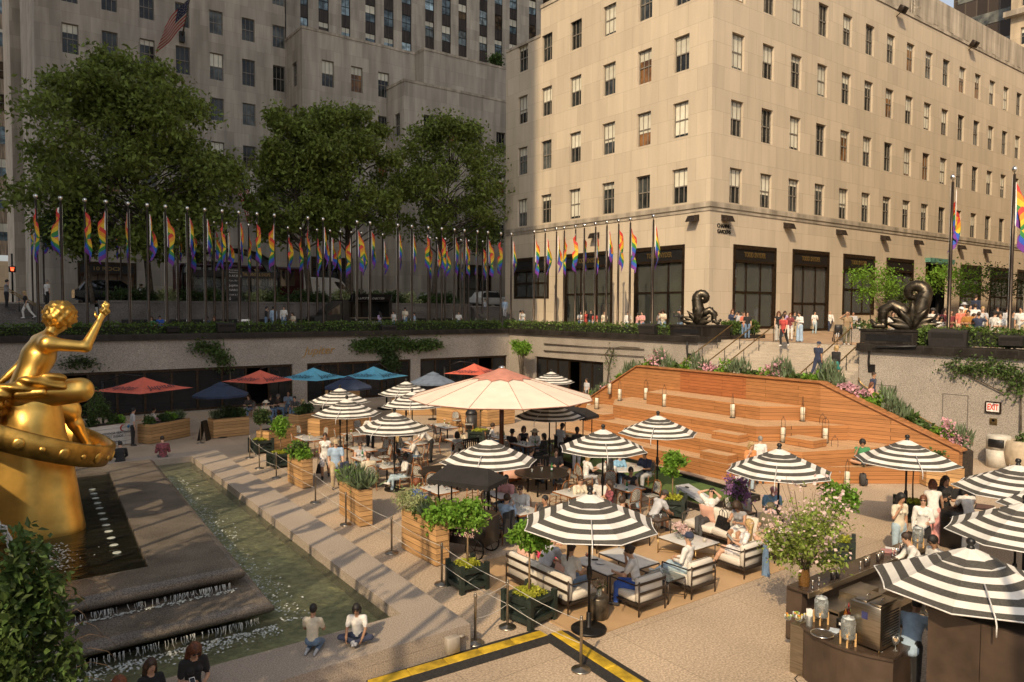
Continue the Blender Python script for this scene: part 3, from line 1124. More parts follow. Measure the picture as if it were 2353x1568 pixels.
# foliage
def lmat(name,col,trans=0.35,k=0.45,rough=0.5):
 if name in MATS:
  return MATS[name]
 mt=bpy.data.materials.new(name)
 mt.use_nodes=True
 nt=mt.node_tree
 b=nt.nodes['Principled BSDF']
 b.inputs['Roughness'].default_value=rough
 b.inputs['Specular IOR Level'].default_value=0.3
 L=nt.links.new
 hv=nd(nt,'ShaderNodeHueSaturation')
 hv.inputs['Color'].default_value=(*col,1)
 rnd=nd(nt,'ShaderNodeNewGeometry').outputs['Random Per Island']
 mr=nd(nt,'ShaderNodeMapRange')
 mr.inputs['To Min'].default_value=1-k
 mr.inputs['To Max'].default_value=1+k
 L(rnd,mr.inputs[0])
 m2=nd(nt,'ShaderNodeMapRange')
 m2.inputs['To Min'].default_value=0.485
 m2.inputs['To Max'].default_value=0.512
 L(rnd,m2.inputs[0])
 L(m2.outputs[0],hv.inputs['Hue'])
 L(mr.outputs[0],hv.inputs['Value'])
 L(hv.outputs[0],b.inputs['Base Color'])
 tl=nd(nt,'ShaderNodeBsdfTranslucent')
 L(hv.outputs[0],tl.inputs[0])
 mx=nd(nt,'ShaderNodeMixShader')
 mx.inputs[0].default_value=trans
 L(b.outputs[0],mx.inputs[1])
 L(tl.outputs[0],mx.inputs[2])
 L(mx.outputs[0],nt.nodes['Material Output'].inputs[0])
 MATS[name]=mt
 return mt
LEAF_PLANE=lmat('plane_tree_leaf',(0.17,0.215,0.045),0.45,.5)
LEAF_HEDGE=lmat('yew_leaf',(0.085,0.135,0.026),0.3)
LLI=lmat('lime_green_leaf',(0.16,0.30,0.035),0.4,0.4)
LDK=lmat('dark_leaf',(0.045,0.075,0.022),0.3)
LVI=lmat('vine_leaf',(0.075,0.12,0.03),0.35)
LEAF_YEL=lmat('creeping_jenny_leaf',(0.36,0.37,0.04),0.3,0.35)
LEAF_GREY=lmat('grey_green_leaf',(0.13,0.17,0.09),0.3,0.4)
LEAF_STRAW=lmat('variegated_leaf',(0.33,0.36,0.17),0.3,0.4)
PETAL_PINK=lmat('pink_petal',(0.62,0.34,0.38),0.3,0.3)
PETAL_PALE=lmat('pale_pink_petal',(0.70,0.52,0.48),0.3,0.25)
PETAL_LILAC=lmat('lilac_petal',(0.30,0.15,0.33),0.3,0.4)
BARK=M('bark',(0.085,0.065,0.045),0.9,var=0.35,scale=6,bump=0.4,bscale=20)
TWIG=M('twig',(0.13,0.085,0.05),0.9,var=0.3,scale=8)
def leaf_arrays(pts,size,up=0.35,aspect=0.55,rng=RNG,dirs=None):
 n=len(pts)
 pts=np.asarray(pts,float)
 if dirs is None:
  d=rng.normal(size=(n,3))
  d[:,2]-=0.25
 else:
  d=np.asarray(dirs,float)+rng.normal(size=(n,3))*0.25
 d/=np.linalg.norm(d,axis=1)[:,None]+1e-9
 nrm=rng.normal(size=(n,3))*0.7
 nrm[:,2]+=up*2.2
 s=np.cross(d,nrm)
 s/=np.linalg.norm(s,axis=1)[:,None]+1e-9
 sz=size*(0.6+0.8*rng.random(n))[:,None]
 a=pts
 c=pts+d*sz
 mid=pts+d*sz*0.45+np.cross(s,d)*sz*0.08
 l=mid+s*sz*aspect*0.5
 r=mid-s*sz*aspect*0.5
 v=np.stack([a,l,c,r],1).reshape(-1,3)
 f=np.arange(4*n,dtype=np.int32).reshape(-1,4)
 return v,f
def fol(name,pts,size,mats,parent=None,mix=None,up=0.35,aspect=0.55,loc=None,dirs=None,rng=RNG):
 v,f=leaf_arrays(pts,size,up,aspect,rng,dirs)
 mi=None
 if mix is not None:
  mi=(rng.random(len(f))<mix).astype(np.int32)
 return mesh_np(name,v,f,mats,mi,False,parent,loc)
def clp(n,c,r,rng=RNG,shell=0.5,clumps=14,cr=0.33,flat=1.0):
 r=np.array(r if hasattr(r,'__len__')else(r,r,r),float)
 u=rng.normal(size=(clumps,3))
 u/=np.linalg.norm(u,axis=1)[:,None]
 rad=(shell+(1-shell)*rng.random(clumps))**0.6
 cc=u*rad[:,None]*(1-cr*0.75)
 k=rng.integers(0,clumps,n)
 q=rng.normal(size=(n,3))*cr*0.5
 w=0.7+0.6*rng.random(clumps)
 return np.array(c)+(cc[k]+q*w[k][:,None])*r,np.array(c)+cc*r
def tree(name,label,base,height,crown_c,crown_r,nleaf,lsize,leaf,trunk_r,clumps=40,cr=0.3,seed=1,cat='tree',group=None,bark=None,shell=0.35,lean=(0,0),first=0.3,prof=False):
 rng=np.random.default_rng(seed)
 base=V3(base)
 t=th_(name,label,cat,base,0,group)
 cc=np.array(crown_c)-np.array(base)
 if prof:
  zz=rng.uniform(-.85,.92,clumps)
  rr_=np.where(zz>-.3,np.sqrt(np.clip(1-((zz+.3)/1.3)**2,0,1))**1.25,np.sqrt(np.clip(1-((zz+.3)/.68)**2,0,1)))
  an=rng.uniform(0,2*PI,clumps)
  rd=rr_*rng.uniform(.15,1,clumps)**.55*rng.uniform(.8,1.12,clumps)
  cl=np.stack([rd*np.cos(an),rd*np.sin(an),zz],1)
  kk=rng.integers(0,clumps,nleaf)
  sz_=rng.uniform(.07,.15,clumps)
  pts=np.array(cc)+(cl[kk]+np.clip(rng.normal(size=(nleaf,3)),-1.9,1.9)*sz_[kk][:,None]*np.array([1,1,.62]))*np.array(crown_r)
  cl=np.array(cc)+cl*np.array(crown_r)
 else:
  pts,cl=clp(nleaf,cc,crown_r,rng,shell,clumps,cr)
 b=MB()
 top=V3((cc[0],cc[1],cc[2]+crown_r[2]*0.35))
 P=[]
 for i in range(9):
  s=i/8
  P.append(V3((0,0,0)).lerp(top,s)+V3((sin(s*5+seed)*trunk_r*.8*s,cos(s*4+seed)*trunk_r*.8*s,0)))
 b.tube(P,[trunk_r*(1.25 if i==0 else 1)*(1-0.85*(i/8)**1.2)for i in range(9)],9)
 for c in cl[::1]:
  c=V3(c)
  hz=max(first*top.z,min(c.z-0.25*(V3((c.x,c.y,0))-V3((top.x,top.y,0))).length-.2*crown_r[2],top.z*0.92))
  s=hz/top.z
  k=min(int(s*8),7)
  st=P[k].lerp(P[k+1],s*8-k)
  mid=st.lerp(c,0.5)+V3((rng.normal()*.12,rng.normal()*.12,.10))*min(crown_r)
  rr=trunk_r*(0.16+0.28*(1-s))
  b.tube([st,st.lerp(mid,.5),mid,mid.lerp(c,.6),c],[rr,rr*.8,rr*.6,rr*.38,rr*.12],5,caps=False)
 b.build('trunk',bark or BARK,t)
 fol('crown',pts,lsize,leaf,t,rng=rng)
 return t
def hedge_mesh(name,x0,x1,y0,y1,z0,z1,n,size,parent=None,leaf=None,mats=None):
 rng=np.random.default_rng(int(abs(x0*7+y0*13))+3)
 p=rng.random((n,3))
 side=rng.integers(0,4,n)
 on=rng.random(n)<0.85
 p[:,2]=np.where(on&(side==0),1.0,p[:,2])
 p[:,0]=np.where(on&(side==1),np.round(p[:,0]),p[:,0])
 p[:,1]=np.where(on&(side>=2),np.round(p[:,1]),p[:,1])
 lo,hi=np.array([x0,y0,z0]),np.array([x1,y1,z1])
 q=lo+p*(hi-lo)
 wob=0.06*np.sin(q[:,0]*3.1+q[:,1]*2.3)[:,None]*np.array([0,0,1.0])+rng.normal(size=(n,3))*0.045
 q=q+wob
 return fol(name,q,size,leaf or LEAF_HEDGE,parent,rng=rng,up=0.2)
def hedge(label,x0,x1,y0,y1,z0,z1,n,size):
 t=th_('clipped_hedge',label,'hedge',((x0+x1)/2,(y0+y1)/2,z0))
 dx,dy=(x0+x1)/2,(y0+y1)/2
 b=MB()
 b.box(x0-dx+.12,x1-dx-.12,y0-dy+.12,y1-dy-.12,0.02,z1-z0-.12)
 b.build('shade_core',M('hedge_shade',(0.018,0.022,0.008),0.9),t)  # solid dark box, the shade inside the hedge put into its colour
 hedge_mesh('leaves',x0-dx,x1-dx,y0-dy,y1-dy,.05,z1-z0,n,size,t)
 return t
 # retaining walls of the sunken terrace
rw=th_('north_retaining_wall','grey granite retaining wall with restaurant glazing on the far left side','wall',(10,N_Y,0))
bays=[(3.9,17.3,0.05,2.70),(18.3,26.2,.05,2.70),(27.0,35.0,0.05,2.70)]
b=MB()
wah(b,'y',N_Y,-14,E_X+.0,0,4.48,bays,.35)
b.quad((-14,N_Y+.35,4.48),(E_X+.35,N_Y+.35,4.48),(E_X+.35,N_Y,4.48),(-14,N_Y,4.48))
kid(b.build('wall',GRAN),rw)
b=MB()
b.box(-14,E_X-.15,N_Y-.12,N_Y+.35,4.484,4.86)
b.box(-14,E_X-.15,N_Y-.20,N_Y-.123,4.484,4.60)
kid(b.build('parapet',BLKG),rw)
def glazing(axis,c,u0,u1,z0,z1,n,root,openings=()):
 f=MB()
 w,h=u1-u0,z1-z0
 f.box(0,w,-.02,.10,h-.16,h)
 f.box(0,w,-.02,.10,0,.14)
 for k in range(n+1):
  x=(w-.12)*k/n
  f.box(x,x+.12,-.03,.09,.14,h-.16)
 o=f.build('glazing',BRONZE)
 if axis=='y':
  o.location=(u0,c+.18,z0)
 else:
  o.location=(c+.18,u1,z0)
  o.rotation_euler=(0,0,-PI/2)
 q=MB()
 for k in range(n):
  if k in openings:
   continue
  x0=(w-.12)*k/n+.12
  x1=(w-.12)*(k+1)/n
  q.quad((x0,.03,.14),(x1,.03,.14),(x1,.03,h-.16),(x0,.03,h-.16))
 q.build('glass',gmat('restaurant_glass',(0.06,0.06,0.06),0.30),o)
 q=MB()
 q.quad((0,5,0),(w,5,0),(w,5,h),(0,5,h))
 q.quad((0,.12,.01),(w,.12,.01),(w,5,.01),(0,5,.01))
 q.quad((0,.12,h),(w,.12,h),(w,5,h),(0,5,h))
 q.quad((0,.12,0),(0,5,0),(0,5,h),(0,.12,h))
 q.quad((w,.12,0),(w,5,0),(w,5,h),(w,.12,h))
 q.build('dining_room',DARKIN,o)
 kid(o,root)
 return o
glazing('y',N_Y,*bays[0],9,rw,(0,7))
glazing('y',N_Y,*bays[1],7,rw)
glazing('y',N_Y,*bays[2],6,rw,(4,))
GOLDS=M('gold_script',(0.42,0.26,0.09),0.4,0.6)
p=onY(732,806,N_Y)
kid(text('lettering','Jupiter',.78,GOLDS,face_mat((p.x,N_Y-.03,p.z),(1,0,.05),(0,0,1)),None,.02,shear=.35),rw)
ew=th_('east_retaining_wall','sunlit granite retaining wall with glazed doors left of the stairs','wall',(E_X,36,0))
b=MB()
dE=(36.9,44.5,0.05,2.80)
wah(b,'x',E_X,28.75,N_Y,0,4.48,[dE],.35)
b.quad((E_X,28.75,0),(E_X+7,28.75,0),(E_X+7,28.75,4.45),(E_X,28.75,4.45))
kid(b.build('wall',GRAN),ew)
b=MB()
b.box(E_X-.12,E_X+.35,28.65,N_Y+.35,4.484,4.86)
b.box(E_X-.20,E_X-.123,28.65,N_Y-.2,4.484,4.60)
kid(b.build('parapet',BLKG),ew)
b=MB()
b.box(E_X+.352,E_X+6.6,28.65,29.0,4.46,4.86)
kid(b.build('parapet',BLKG),ew)
glazing('x',E_X,*dE,6,ew,(3,))
ew2=th_('stairside_retaining_wall','sunlit granite retaining wall with illuminated exit sign right of the stairs','wall',(E_X,5,0))
b=MB()
b.quad((E_X,-16,0),(E_X,18.8,0),(E_X,18.8,4.48),(E_X,-16,4.48))
b.quad((E_X,18.8,0),(E_X+7,18.8,0),(E_X+7,18.8,4.5),(E_X,18.8,4.5))
kid(b.build('wall',GRAN),ew2)
b=MB()
b.box(E_X-.12,E_X+.45,-16,18.9,4.484,4.86)
b.box(E_X-.20,E_X-.123,-16,18.9,4.484,4.62)
kid(b.build('parapet',BLKG),ew2)
b=MB()
b.box(E_X+.452,E_X+4.5,18.6,18.9,4.484,4.86)
kid(b.build('parapet',BLKG),ew2)
b=MB()
for(xa,xb,zt)in((2166,2224,2.75),(2005,2058,2.9)):
 y1,y0=onX(xa,930,E_X).y,onX(xb,930,E_X).y
 for(a,bb,c,d)in((y0-.02,y0+.02,0,zt),(y1-.02,y1+.02,0,zt),(y0+.02,y1-.02,zt-.03,zt)):
  b.box(E_X-.006,E_X-.002,a,bb,c,d)
kid(b.build('door_joint',M('joint_dark',(0.12,0.10,0.085),.9)),ew2)
for nm,lab,bx in(('west_retaining_wall','granite wall behind the fountain on the west side',(-14.0,-2.2,-16,N_Y,0,PZ+.2)),('south_retaining_wall','granite wall under the southern terrace',(-2.2,E_X,-16,-1.2,0,PZ+.2))):
 b=MB()
 b.box(*bx)
 tag(b.build(nm,GRAN),lab,'wall')
p=onX(2283.5,936,E_X)
t=th_('exit_sign','bronze framed exit sign with red letters on the granite wall','sign',(E_X-.05,p.y,p.z))
b=MB()
b.box(-.05,.046,-.30,.30,-.24,.24)
b.build('frame',BRONZE,t)
b=MB()
b.quad((-.054,.245,-.185),(-.054,-.245,-.185),(-.054,-.245,.185),(-.054,.245,.185))
b.build('face',M('sign_face_white',(0.75,0.68,0.62),.4),t)
text('lettering','EXIT',.36,M('sign_red',(0.65,0.05,0.03),.5),face_mat((-.06,0,0),(0,-1,0),(0,0,1)),t,.003,width=.42,bold=.008)
p=onX(2283,969,E_X)
t=th_('brass_plaque','small square brass plaque under the exit sign','plaque',(E_X-.004,p.y,p.z))
b=MB()
b.box(-.03,0,-.14,.14,-.14,.14)
b.build('plate',BRASS,t)
b=MB()
b.lathe([(.06,0),(.06,.01),(.045,.01),(.045,0)],n=16)
o=b.build('emblem',BLACK,t)
o.matrix_local=face_mat((-.032,0,.05),(0,-1,0),(0,0,1))
b=MB()
for k in range(2):
 b.box(-.034,-.031,-.09,.09,-.06-.04*k,-.045-.04*k)
b.build('lettering',BLACK,t)
# hedges on the parapets
hedge('long clipped yew hedge along the north parapet in shade',-6,34.6,N_Y+.45,N_Y+1.3,4.66,5.42,15000,.16)
hedge('clipped yew hedge along the sunlit parapet behind the flagpoles',E_X+.45,E_X+1.25,31.3,N_Y+1.3,4.66,5.40,7500,.15)
hedge('short block of clipped hedge beside the top of the stairs',E_X+3.5,E_X+6.2,28.95,29.8,4.87,5.65,2600,.15)
hedge('clipped hedge right of the scroll fountain above the exit wall',E_X+.45,E_X+1.5,5.0,16.15,4.87,5.62,7500,.15)
SPK=M('speaker_black',(0.02,0.017,0.015),.6,var=.25,scale=10)
for i,(px,py,s,on,lab)in enumerate(((519,752,.9,'n','black speaker box in the shaded hedge below the kiosk'),(891,757,.95,'n','black speaker box in the shaded hedge below the food truck'),(1490,756,1.0,'e','black speaker box in the sunlit hedge by the last flagpole'),(2180,777,1.25,'e','large black speaker box in the hedge above the exit wall'),(2325,783,.7,'e','small black speaker box at the right end of the hedge'),(397,757,.55,'n','small black box at the left end of the shaded hedge'))):
 p=onY(px,py,N_Y+.3)if on=='n' else onX(px,py,E_X+.32)
 t=th_('speaker_box',lab,'speaker',(p.x,p.y,p.z),0 if on=='n' else-PI/2+.15,'speaker boxes along the parapet')
 b=MB()
 b.add([(-.6*s,-.22,-.32*s),(.6*s,-.22,-.32*s),(.6*s,.3,-.32*s),(-.6*s,.3,-.32*s),(-.62*s,-.32,.22*s),(.62*s,-.32,.22*s),(.6*s,.3,.34*s),(-.6*s,.3,.34*s)],[(3,2,1,0),(4,5,6,7),(0,1,5,4),(1,2,6,5),(2,3,7,6),(3,0,4,7)])
 b.build('cabinet',SPK,t)
 b=MB()
 b.quad((-.5*s,-.225-.004,-.24*s),(.5*s,-.229,-.24*s),(.52*s,-.315,.17*s),(-.52*s,-.315,.17*s))
 b.build('grille',M('speaker_grille',(0.008,0.007,0.006),.9),t)
 # stairs to the promenade
SY0,SY1,LZ=18.85,28.7,2.0
NS=16
XB,XT=32.1,37.6
b=MB()
for k in range(NS):
 x=XB+(XT-XB)*k/NS
 z1=LZ+(PZ-LZ)*(k+1)/NS
 b.box(x,XT+.06,SY0,SY1,LZ+(PZ-LZ)*k/NS+(.0 if k==0 else 0),z1-(0.006 if k==NS-1 else 0))
b.box(29.4,XB,SY0-.0,SY1,0,LZ)
for k in range(12):
 z=LZ*(12-k)/13
 b.box(31.0,E_X-.01,SY0-.36*(k+1),SY0-.36*k,0,z)
 b.box(31.0,E_X-.01,SY1+.36*k,SY1+.36*(k+1),0,z)
struct(b.build('stairs',STEPM))
def hrl(label,x0,z0,x1,z1,y,ext=.3):
 t=th_('stair_handrail',label,'handrail',(x0,y,z0),0,'brass handrails on the stairs')
 b=MB()
 b.tube([(x1-x0,0,z1-z0+.92),(0,0,.92),(-.05,0,.90)],.035,7)
 b.build('rail',BRASS,t)
 n=5
 for k in range(n):
  s=k/(n-1)
  q=MB()
  q.tube([((x1-x0)*s+(.12 if k==0 else 0),0,(z1-z0)*s),((x1-x0)*s+(.12 if k==0 else 0),0,(z1-z0)*s+.90)],.022,6)
  q.build('post',DKMET,t)
 return t
hr=[(28.2,'brass handrail along the granite side wall at the left of the stairs'),(26.6,'second brass handrail from the left, crossing behind the pink-shirted walker'),(25.3,'third brass handrail from the left in the middle of the stairs'),(20.6,'brass handrail beside the man in a navy cap'),(19.3,'rightmost brass handrail on the stairs next to the granite corner')]
for y,lab in hr:
 hrl(lab,XB+.05,LZ,XT+.1,PZ,y)
for(ya,za,yb,zb,lab)in((18.75,2.9,13.9,.72,'sloping brass wall rail under the two people descending at right'),):
 t=th_('wall_handrail',lab,'handrail',(E_X-.12,ya,za))
 b=MB()
 b.tube([(0,.0,.25),(-.02,-.1,.05),(0,-.3,-.13),(0,yb-ya,zb-za),(0,yb-ya-.35,zb-za-.02)],.032,7)
 b.build('rail',BRASS,t)
 for s in(.15,.5,.85):
  q=MB()
  q.tube([(0,(yb-ya)*s,(zb-za)*s-.02),(.06,(yb-ya)*s,(zb-za)*s-.1),(.11,(yb-ya)*s,(zb-za)*s-.1)],.014,5)
  q.build('bracket',BRASS,t)
  # timber amphitheatre in front of the stairs
am=th_('timber_amphitheatre','red brown timber stepped seating in front of the stone stairs','seating',(28,22,0))
levels=[0.62,1.23,1.84,2.42]
RX,RZ=28.1,3.47
tp=[[(22.9,27.3),(22.9,16.7),(28.5,12.7),(29.3,12.7),(RX,16),(RX,29),(28.1,31.4),(27.2,31.4)],[(23.75,26.2),(23.75,16.8),(24.6,15.2),(28.0,13.95),(28.9,14.2),(RX,16.6),(RX,29.4),(27.0,29.6)],[(25.0,25.5),(25.0,17.45),(28.35,15.55),(RX,16.5),(RX,27.2),(26.6,27.0)],[(26.58,24.8),(26.58,18.4),(RX,17.3),(RX,25.2)]]
for k,z in enumerate(levels):
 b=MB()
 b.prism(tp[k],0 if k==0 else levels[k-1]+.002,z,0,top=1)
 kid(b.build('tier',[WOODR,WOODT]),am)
for(x,y0,y1,z0,z1,d)in((23.0,17.3,18.6,.62,.92,.6),(24.2,17.7,19.0,1.23,1.53,.6),(23.9,25.0,25.7,1.23,1.5,.7),(25.5,15.3,16.5,1.23,1.52,.9)):
 b=MB()
 b.prism([(x,y1),(x,y0),(x+d,y0),(x+d,y1)],z0+.003,z1,0,top=1)
 kid(b.build('half_step',[WOODR,WOODT]),am)
b=MB()
b.prism([(RX,26.9),(RX,16.6),(RX+.3,16.6),(RX+.3,26.9)],0,RZ,0)
b.prism([(RX,16.6),(29.6,11.9),(29.9,11.9),(RX+.3,16.6)],0,[RZ,1.25,1.25,RZ],0)
b.prism([(RX+.3,26.9),(RX+.3,32.4),(RX,32.4),(RX,26.9)],0,[RZ,.35,.35,RZ],0)
kid(b.build('back_wall',WOODR),am)
b=MB()
for(xa,ya,za,xb,yb,zb)in((RX,26.9,RZ,RX,16.6,RZ),(RX,16.6,RZ,29.63,11.8,1.22),(RX,32.5,.31,RX,26.9,RZ)):
 b.prism([(xa-.1,ya),(xb-.1,yb),(xb+.42,yb),(xa+.42,ya)],[za+.004,zb+.004,zb+.004,za+.004],[za+.06,zb+.06,zb+.06,za+.06])
kid(b.build('cap_rail',WOODC),am)
b=MB()
b.quad((RX-.006,24.0,2.44),(RX-.006,20.2,2.44),(RX-.006,20.2,RZ-.01),(RX-.006,24.0,RZ-.01))
kid(b.build('new_panel',plk('ipe_fresh',(0.33,0.115,0.04),.145,3.1,'z',var=.12)),am)
pl=th_('ridge_planting','strip of grasses and pink flowers growing behind the timber ridge','plants',(28.9,21.7,0))
rng=np.random.default_rng(5)
ys=np.concatenate([rng.uniform(16.4,26.9,2600),rng.uniform(11.9,16.6,1700),rng.uniform(26.9,32.0,1500)])
zt=np.interp(ys,[11.9,16.6,26.9,32.4],[1.15,3.4,3.4,.35])
hh=.25+.22*np.sin(ys*2.7)+.15*np.sin(ys*6.1)
pts=np.stack([np.interp(ys,[11.9,16.6],[29.95,28.45])+rng.uniform(0,.8,len(ys)),ys,zt+rng.random(len(ys))*np.maximum(.12,hh)*1.3],1)
pts-=np.array([28.9,21.7,0])
k=rng.integers(0,3,len(ys))
sel=(np.floor(ys*1.3)%3).astype(int)
fol('grass_clump',pts[sel==0],.42,LEAF_GREY,pl,up=0,aspect=.16,dirs=np.tile([0,0,1.0],((sel==0).sum(),1)))
fol('leafy_clump',pts[sel==1],.2,LLI,pl)
fol('fern_clump',pts[sel==2],.24,LVI,pl)
fp=pts[(np.abs(np.sin(ys*.9))>.93)]
fol('flower',fp+np.array([-.1,0,.18]),.12,PETAL_PINK,pl,aspect=.9)
b=MB()
for(xa,ya,za,xb,yb,zb)in((28.45,26.9,3.35,28.45,16.6,3.35),(28.45,16.6,3.35,29.95,11.9,1.1),(28.45,32.3,.3,28.45,26.9,3.35)):
 b.prism([(xa-28.9,ya-21.7),(xb-28.9,yb-21.7),(xb-28.0,yb-21.7),(xa-28.0,ya-21.7)],0,[za,zb,zb,za])
b.build('soil_bed',SOIL,pl)
# fountain basin
ZR=0.5
inn=[(6.65,12.55),(7.05,31.0),(-1.9,31.0),(-1.9,12.55)]
out=[(7.5,11.4),(8.25,32.0),(-2.1,32.0),(-2.1,11.4)]
pool=th_('fountain_pool','granite rimmed pool with tiered slabs under the gilded statue','fountain',(4,22,0))
for i in range(3):
 j=(i+1)%4
 a,c,d,e=(inn[3],out[3],out[0],inn[0])if i==0 else((inn[0],out[0],out[1],inn[1])if i==1 else(inn[1],out[1],out[2],inn[2]))
 b=MB()
 b.prism([a,c,d,e],0,ZR-.22)
 cx_,cy_=[sum(p[q]for p in(a,c,d,e))/4 for q in(0,1)]
 b.prism([a,c,d,e],ZR-.215,ZR)
 kid(b.build('rim',GRANP),pool)
b=MB()
b.quad((-1.9,12.5,-.28+.3),(7.0,12.5,.02),(7.2,31.1,.02),(-1.9,31.1,.02))
kid(b.build('pool_bed',spk('pool_bed_stone',(0.55,0.50,0.34),(0.36,0.33,0.22),scale=5,var=.3,stainscale=.8)),pool)
def watermat(name,tint,alpha,bump,scale,stretch=(1,1,1),foam=0.0):
 mt=bpy.data.materials.new(name)
 mt.use_nodes=True
 nt=mt.node_tree
 L=nt.links.new
 b=nt.nodes['Principled BSDF']
 b.inputs['Base Color'].default_value=(*tint,1)
 b.inputs['Roughness'].default_value=0.06
 pos=nd(nt,'ShaderNodeNewGeometry').outputs['Position']
 mp=nd(nt,'ShaderNodeMapping')
 mp.inputs['Scale'].default_value=stretch
 L(pos,mp.inputs[0])
 nz=nd(nt,'ShaderNodeTexNoise')
 nz.inputs['Scale'].default_value=scale
 nz.inputs['Detail'].default_value=4
 nz.inputs['Distortion'].default_value=1.2
 L(mp.outputs[0],nz.inputs['Vector'])
 bp=nd(nt,'ShaderNodeBump')
 bp.inputs['Strength'].default_value=bump
 bp.inputs['Distance'].default_value=0.06
 L(nz.outputs['Fac'],bp.inputs['Height'])
 L(bp.outputs[0],b.inputs['Normal'])
 tr=nd(nt,'ShaderNodeBsdfTransparent')
 tr.inputs[0].default_value=(0.76,0.80,0.66,1)
 mx=nd(nt,'ShaderNodeMixShader')
 fr=nd(nt,'ShaderNodeFresnel')
 fr.inputs[0].default_value=1.33
 L(bp.outputs[0],fr.inputs['Normal'])
 mu=nd(nt,'ShaderNodeMapRange')
 mu.inputs['To Min'].default_value=alpha
 mu.inputs['To Max'].default_value=1.0
 L(fr.outputs[0],mu.inputs[0])
 L(mu.outputs[0],mx.inputs[0])
 L(tr.outputs[0],mx.inputs[1])
 L(b.outputs[0],mx.inputs[2])
 L(mx.outputs[0],nt.nodes['Material Output'].inputs[0])
 return mt
WATER=watermat('pool_water_surface',(0.26,0.26,0.18),.14,0.6,2.6)
WATERD=watermat('basin_water_surface',(0.02,0.02,0.014),.35,0.6,1.6,(0.5,2.2,1))
FOAM=M('foam',(0.55,0.58,0.54),.5,var=.2,scale=20)
n=60
b=MB()
b.quad((-1.9,12.5,.27),(6.75,12.5,.27),(7.1,31.05,.27),(-1.9,31.05,.27))
struct(b.build('pool_water',WATER))
def slab(x1,y0,y1,z0,z1,mi,name,hole=None,x0=-2.1,skew=.6):
 b=MB()
 R=(z1-z0)
 prof=[(0,z0),(.10,z0+.02),(.17,z0+R*.35),(.17,z0+R*.6),(.10,z1-.04),(0,z1)]
 south=[(x0,y0),(x1,y0)]
 east=[(x1,y0),(x1+skew,y1)]
 v=[]
 for(o,z)in prof:
  v+=[(x0,y0-o,z),(x1+o,y0-o,z),(x1+skew+o,y1+o,z)]
 f=[]
 for i in range(len(prof)-1):
  for j in range(2):
   f.append((i*3+j,i*3+j+1,(i+1)*3+j+1,(i+1)*3+j))
 b.add(v,f,0,True)
 top=[(x0,y0,z1),(x1,y0,z1),(x1+skew,y1,z1),(x0,y1,z1)]
 bot=[(p[0],p[1],z0)for p in top]
 if hole:
  h=[(x0,hole[1],z1),(hole[0],hole[1],z1),(hole[0]+skew,hole[2],z1),(x0,hole[2],z1)]
  b.add(top+h,[(0,1,5,4),(1,2,6,5),(2,3,7,6)])
  hb=[(p[0],p[1],z1-.35)for p in h]
  b.add(h+hb,[(0,1,5,4),(1,2,6,5),(2,3,7,6),(4,5,6,7)])
 else:
  b.add(top,[(0,1,2,3)])
 b.add(bot,[(3,2,1,0)])
 return kid(b.build(name,GRANW),pool)
slab(4.55,14.35,28.6,.42,.66,0,'lower_slab',skew=.75)
slab(4.35,15.55,28.4,.78,1.05,0,'upper_slab',hole=(2.9,16.6,27.0),skew=.7)
b=MB()
b.box(-2,3.9,15.0,28,0.02,.42)
b.box(-2,3.9,16.2,28.2,.42,.78)
kid(b.build('plinth',BLKG),pool)
b=MB()
b.quad((-2.1,16.6,.98),(2.9,16.6,.98),(3.6,27.0,.98),(-2.1,27.0,.98))
struct(b.build('basin_water',WATERD))
rng=np.random.default_rng(3)
b=MB()
for i in range(230):
 low=i%2
 x=rng.uniform(.3,4.2 if not low else 4.4)
 y=(15.36 if not low else 14.16)-rng.uniform(0,.04)
 za,zb=((.80,.66)if not low else(.44,.27))
 zb2=za-(za-zb)*rng.uniform(.5,1.0)
 r=rng.uniform(.004,.010)
 b.tube([(x,y,za),(x+rng.normal()*.01,y-.03,(za+zb2)/2),(x+rng.normal()*.015,y-.045,zb2)],[r,r*.8,r*.5],4,caps=False)
for i in range(60):
 y=rng.uniform(15,28)
 x=4.72+(y-14.35)*.053
 b.tube([(x,y,.45),(x+.05,y,.28)],.006,4,caps=False)
o=b.build('spill_water',gmat('spill_glassy',(.85,.88,.86),.35))
o['kind']='stuff'
p=[]
for i in range(2600):
 if i<900:
  p.append((rng.uniform(.4,4.7),14.0-abs(rng.normal())*.22,.285))
 elif i<1800:
  y=rng.uniform(14,28.5)
  p.append((4.85+(y-14.35)*.053+abs(rng.normal())*.28,y,.285))
 elif i<2150:
  p.append((rng.uniform(.4,4.3),15.28-abs(rng.normal())*.06,.672))
 else:
  p.append((1.25+rng.normal()*.25,18.6+rng.normal()*.5,.99))
v,f=leaf_arrays(p,.05,4.0,1.0,rng)
v[:,2]=np.repeat(np.array(p)[:,2],4)+rng.random(len(v))*.02
o=mesh_np('foam',v,f,FOAM)
o['kind']='stuff'
for i in range(12):
 y=18.2+i*.62
 b=MB()
 b.lathe([(.10,0),(.10,.02),(.085,.03)],n=10)
 o=b.build('underwater_lamp',M('lamp_lens_pale',(.5,.55,.5),.2),loc=(2.55+i*.03,y,.955))
 tag(o,'pale round lamp under the basin water, %s from the near end of the curved row'%ORD[i+1],'lamp','lamps in the fountain basin')
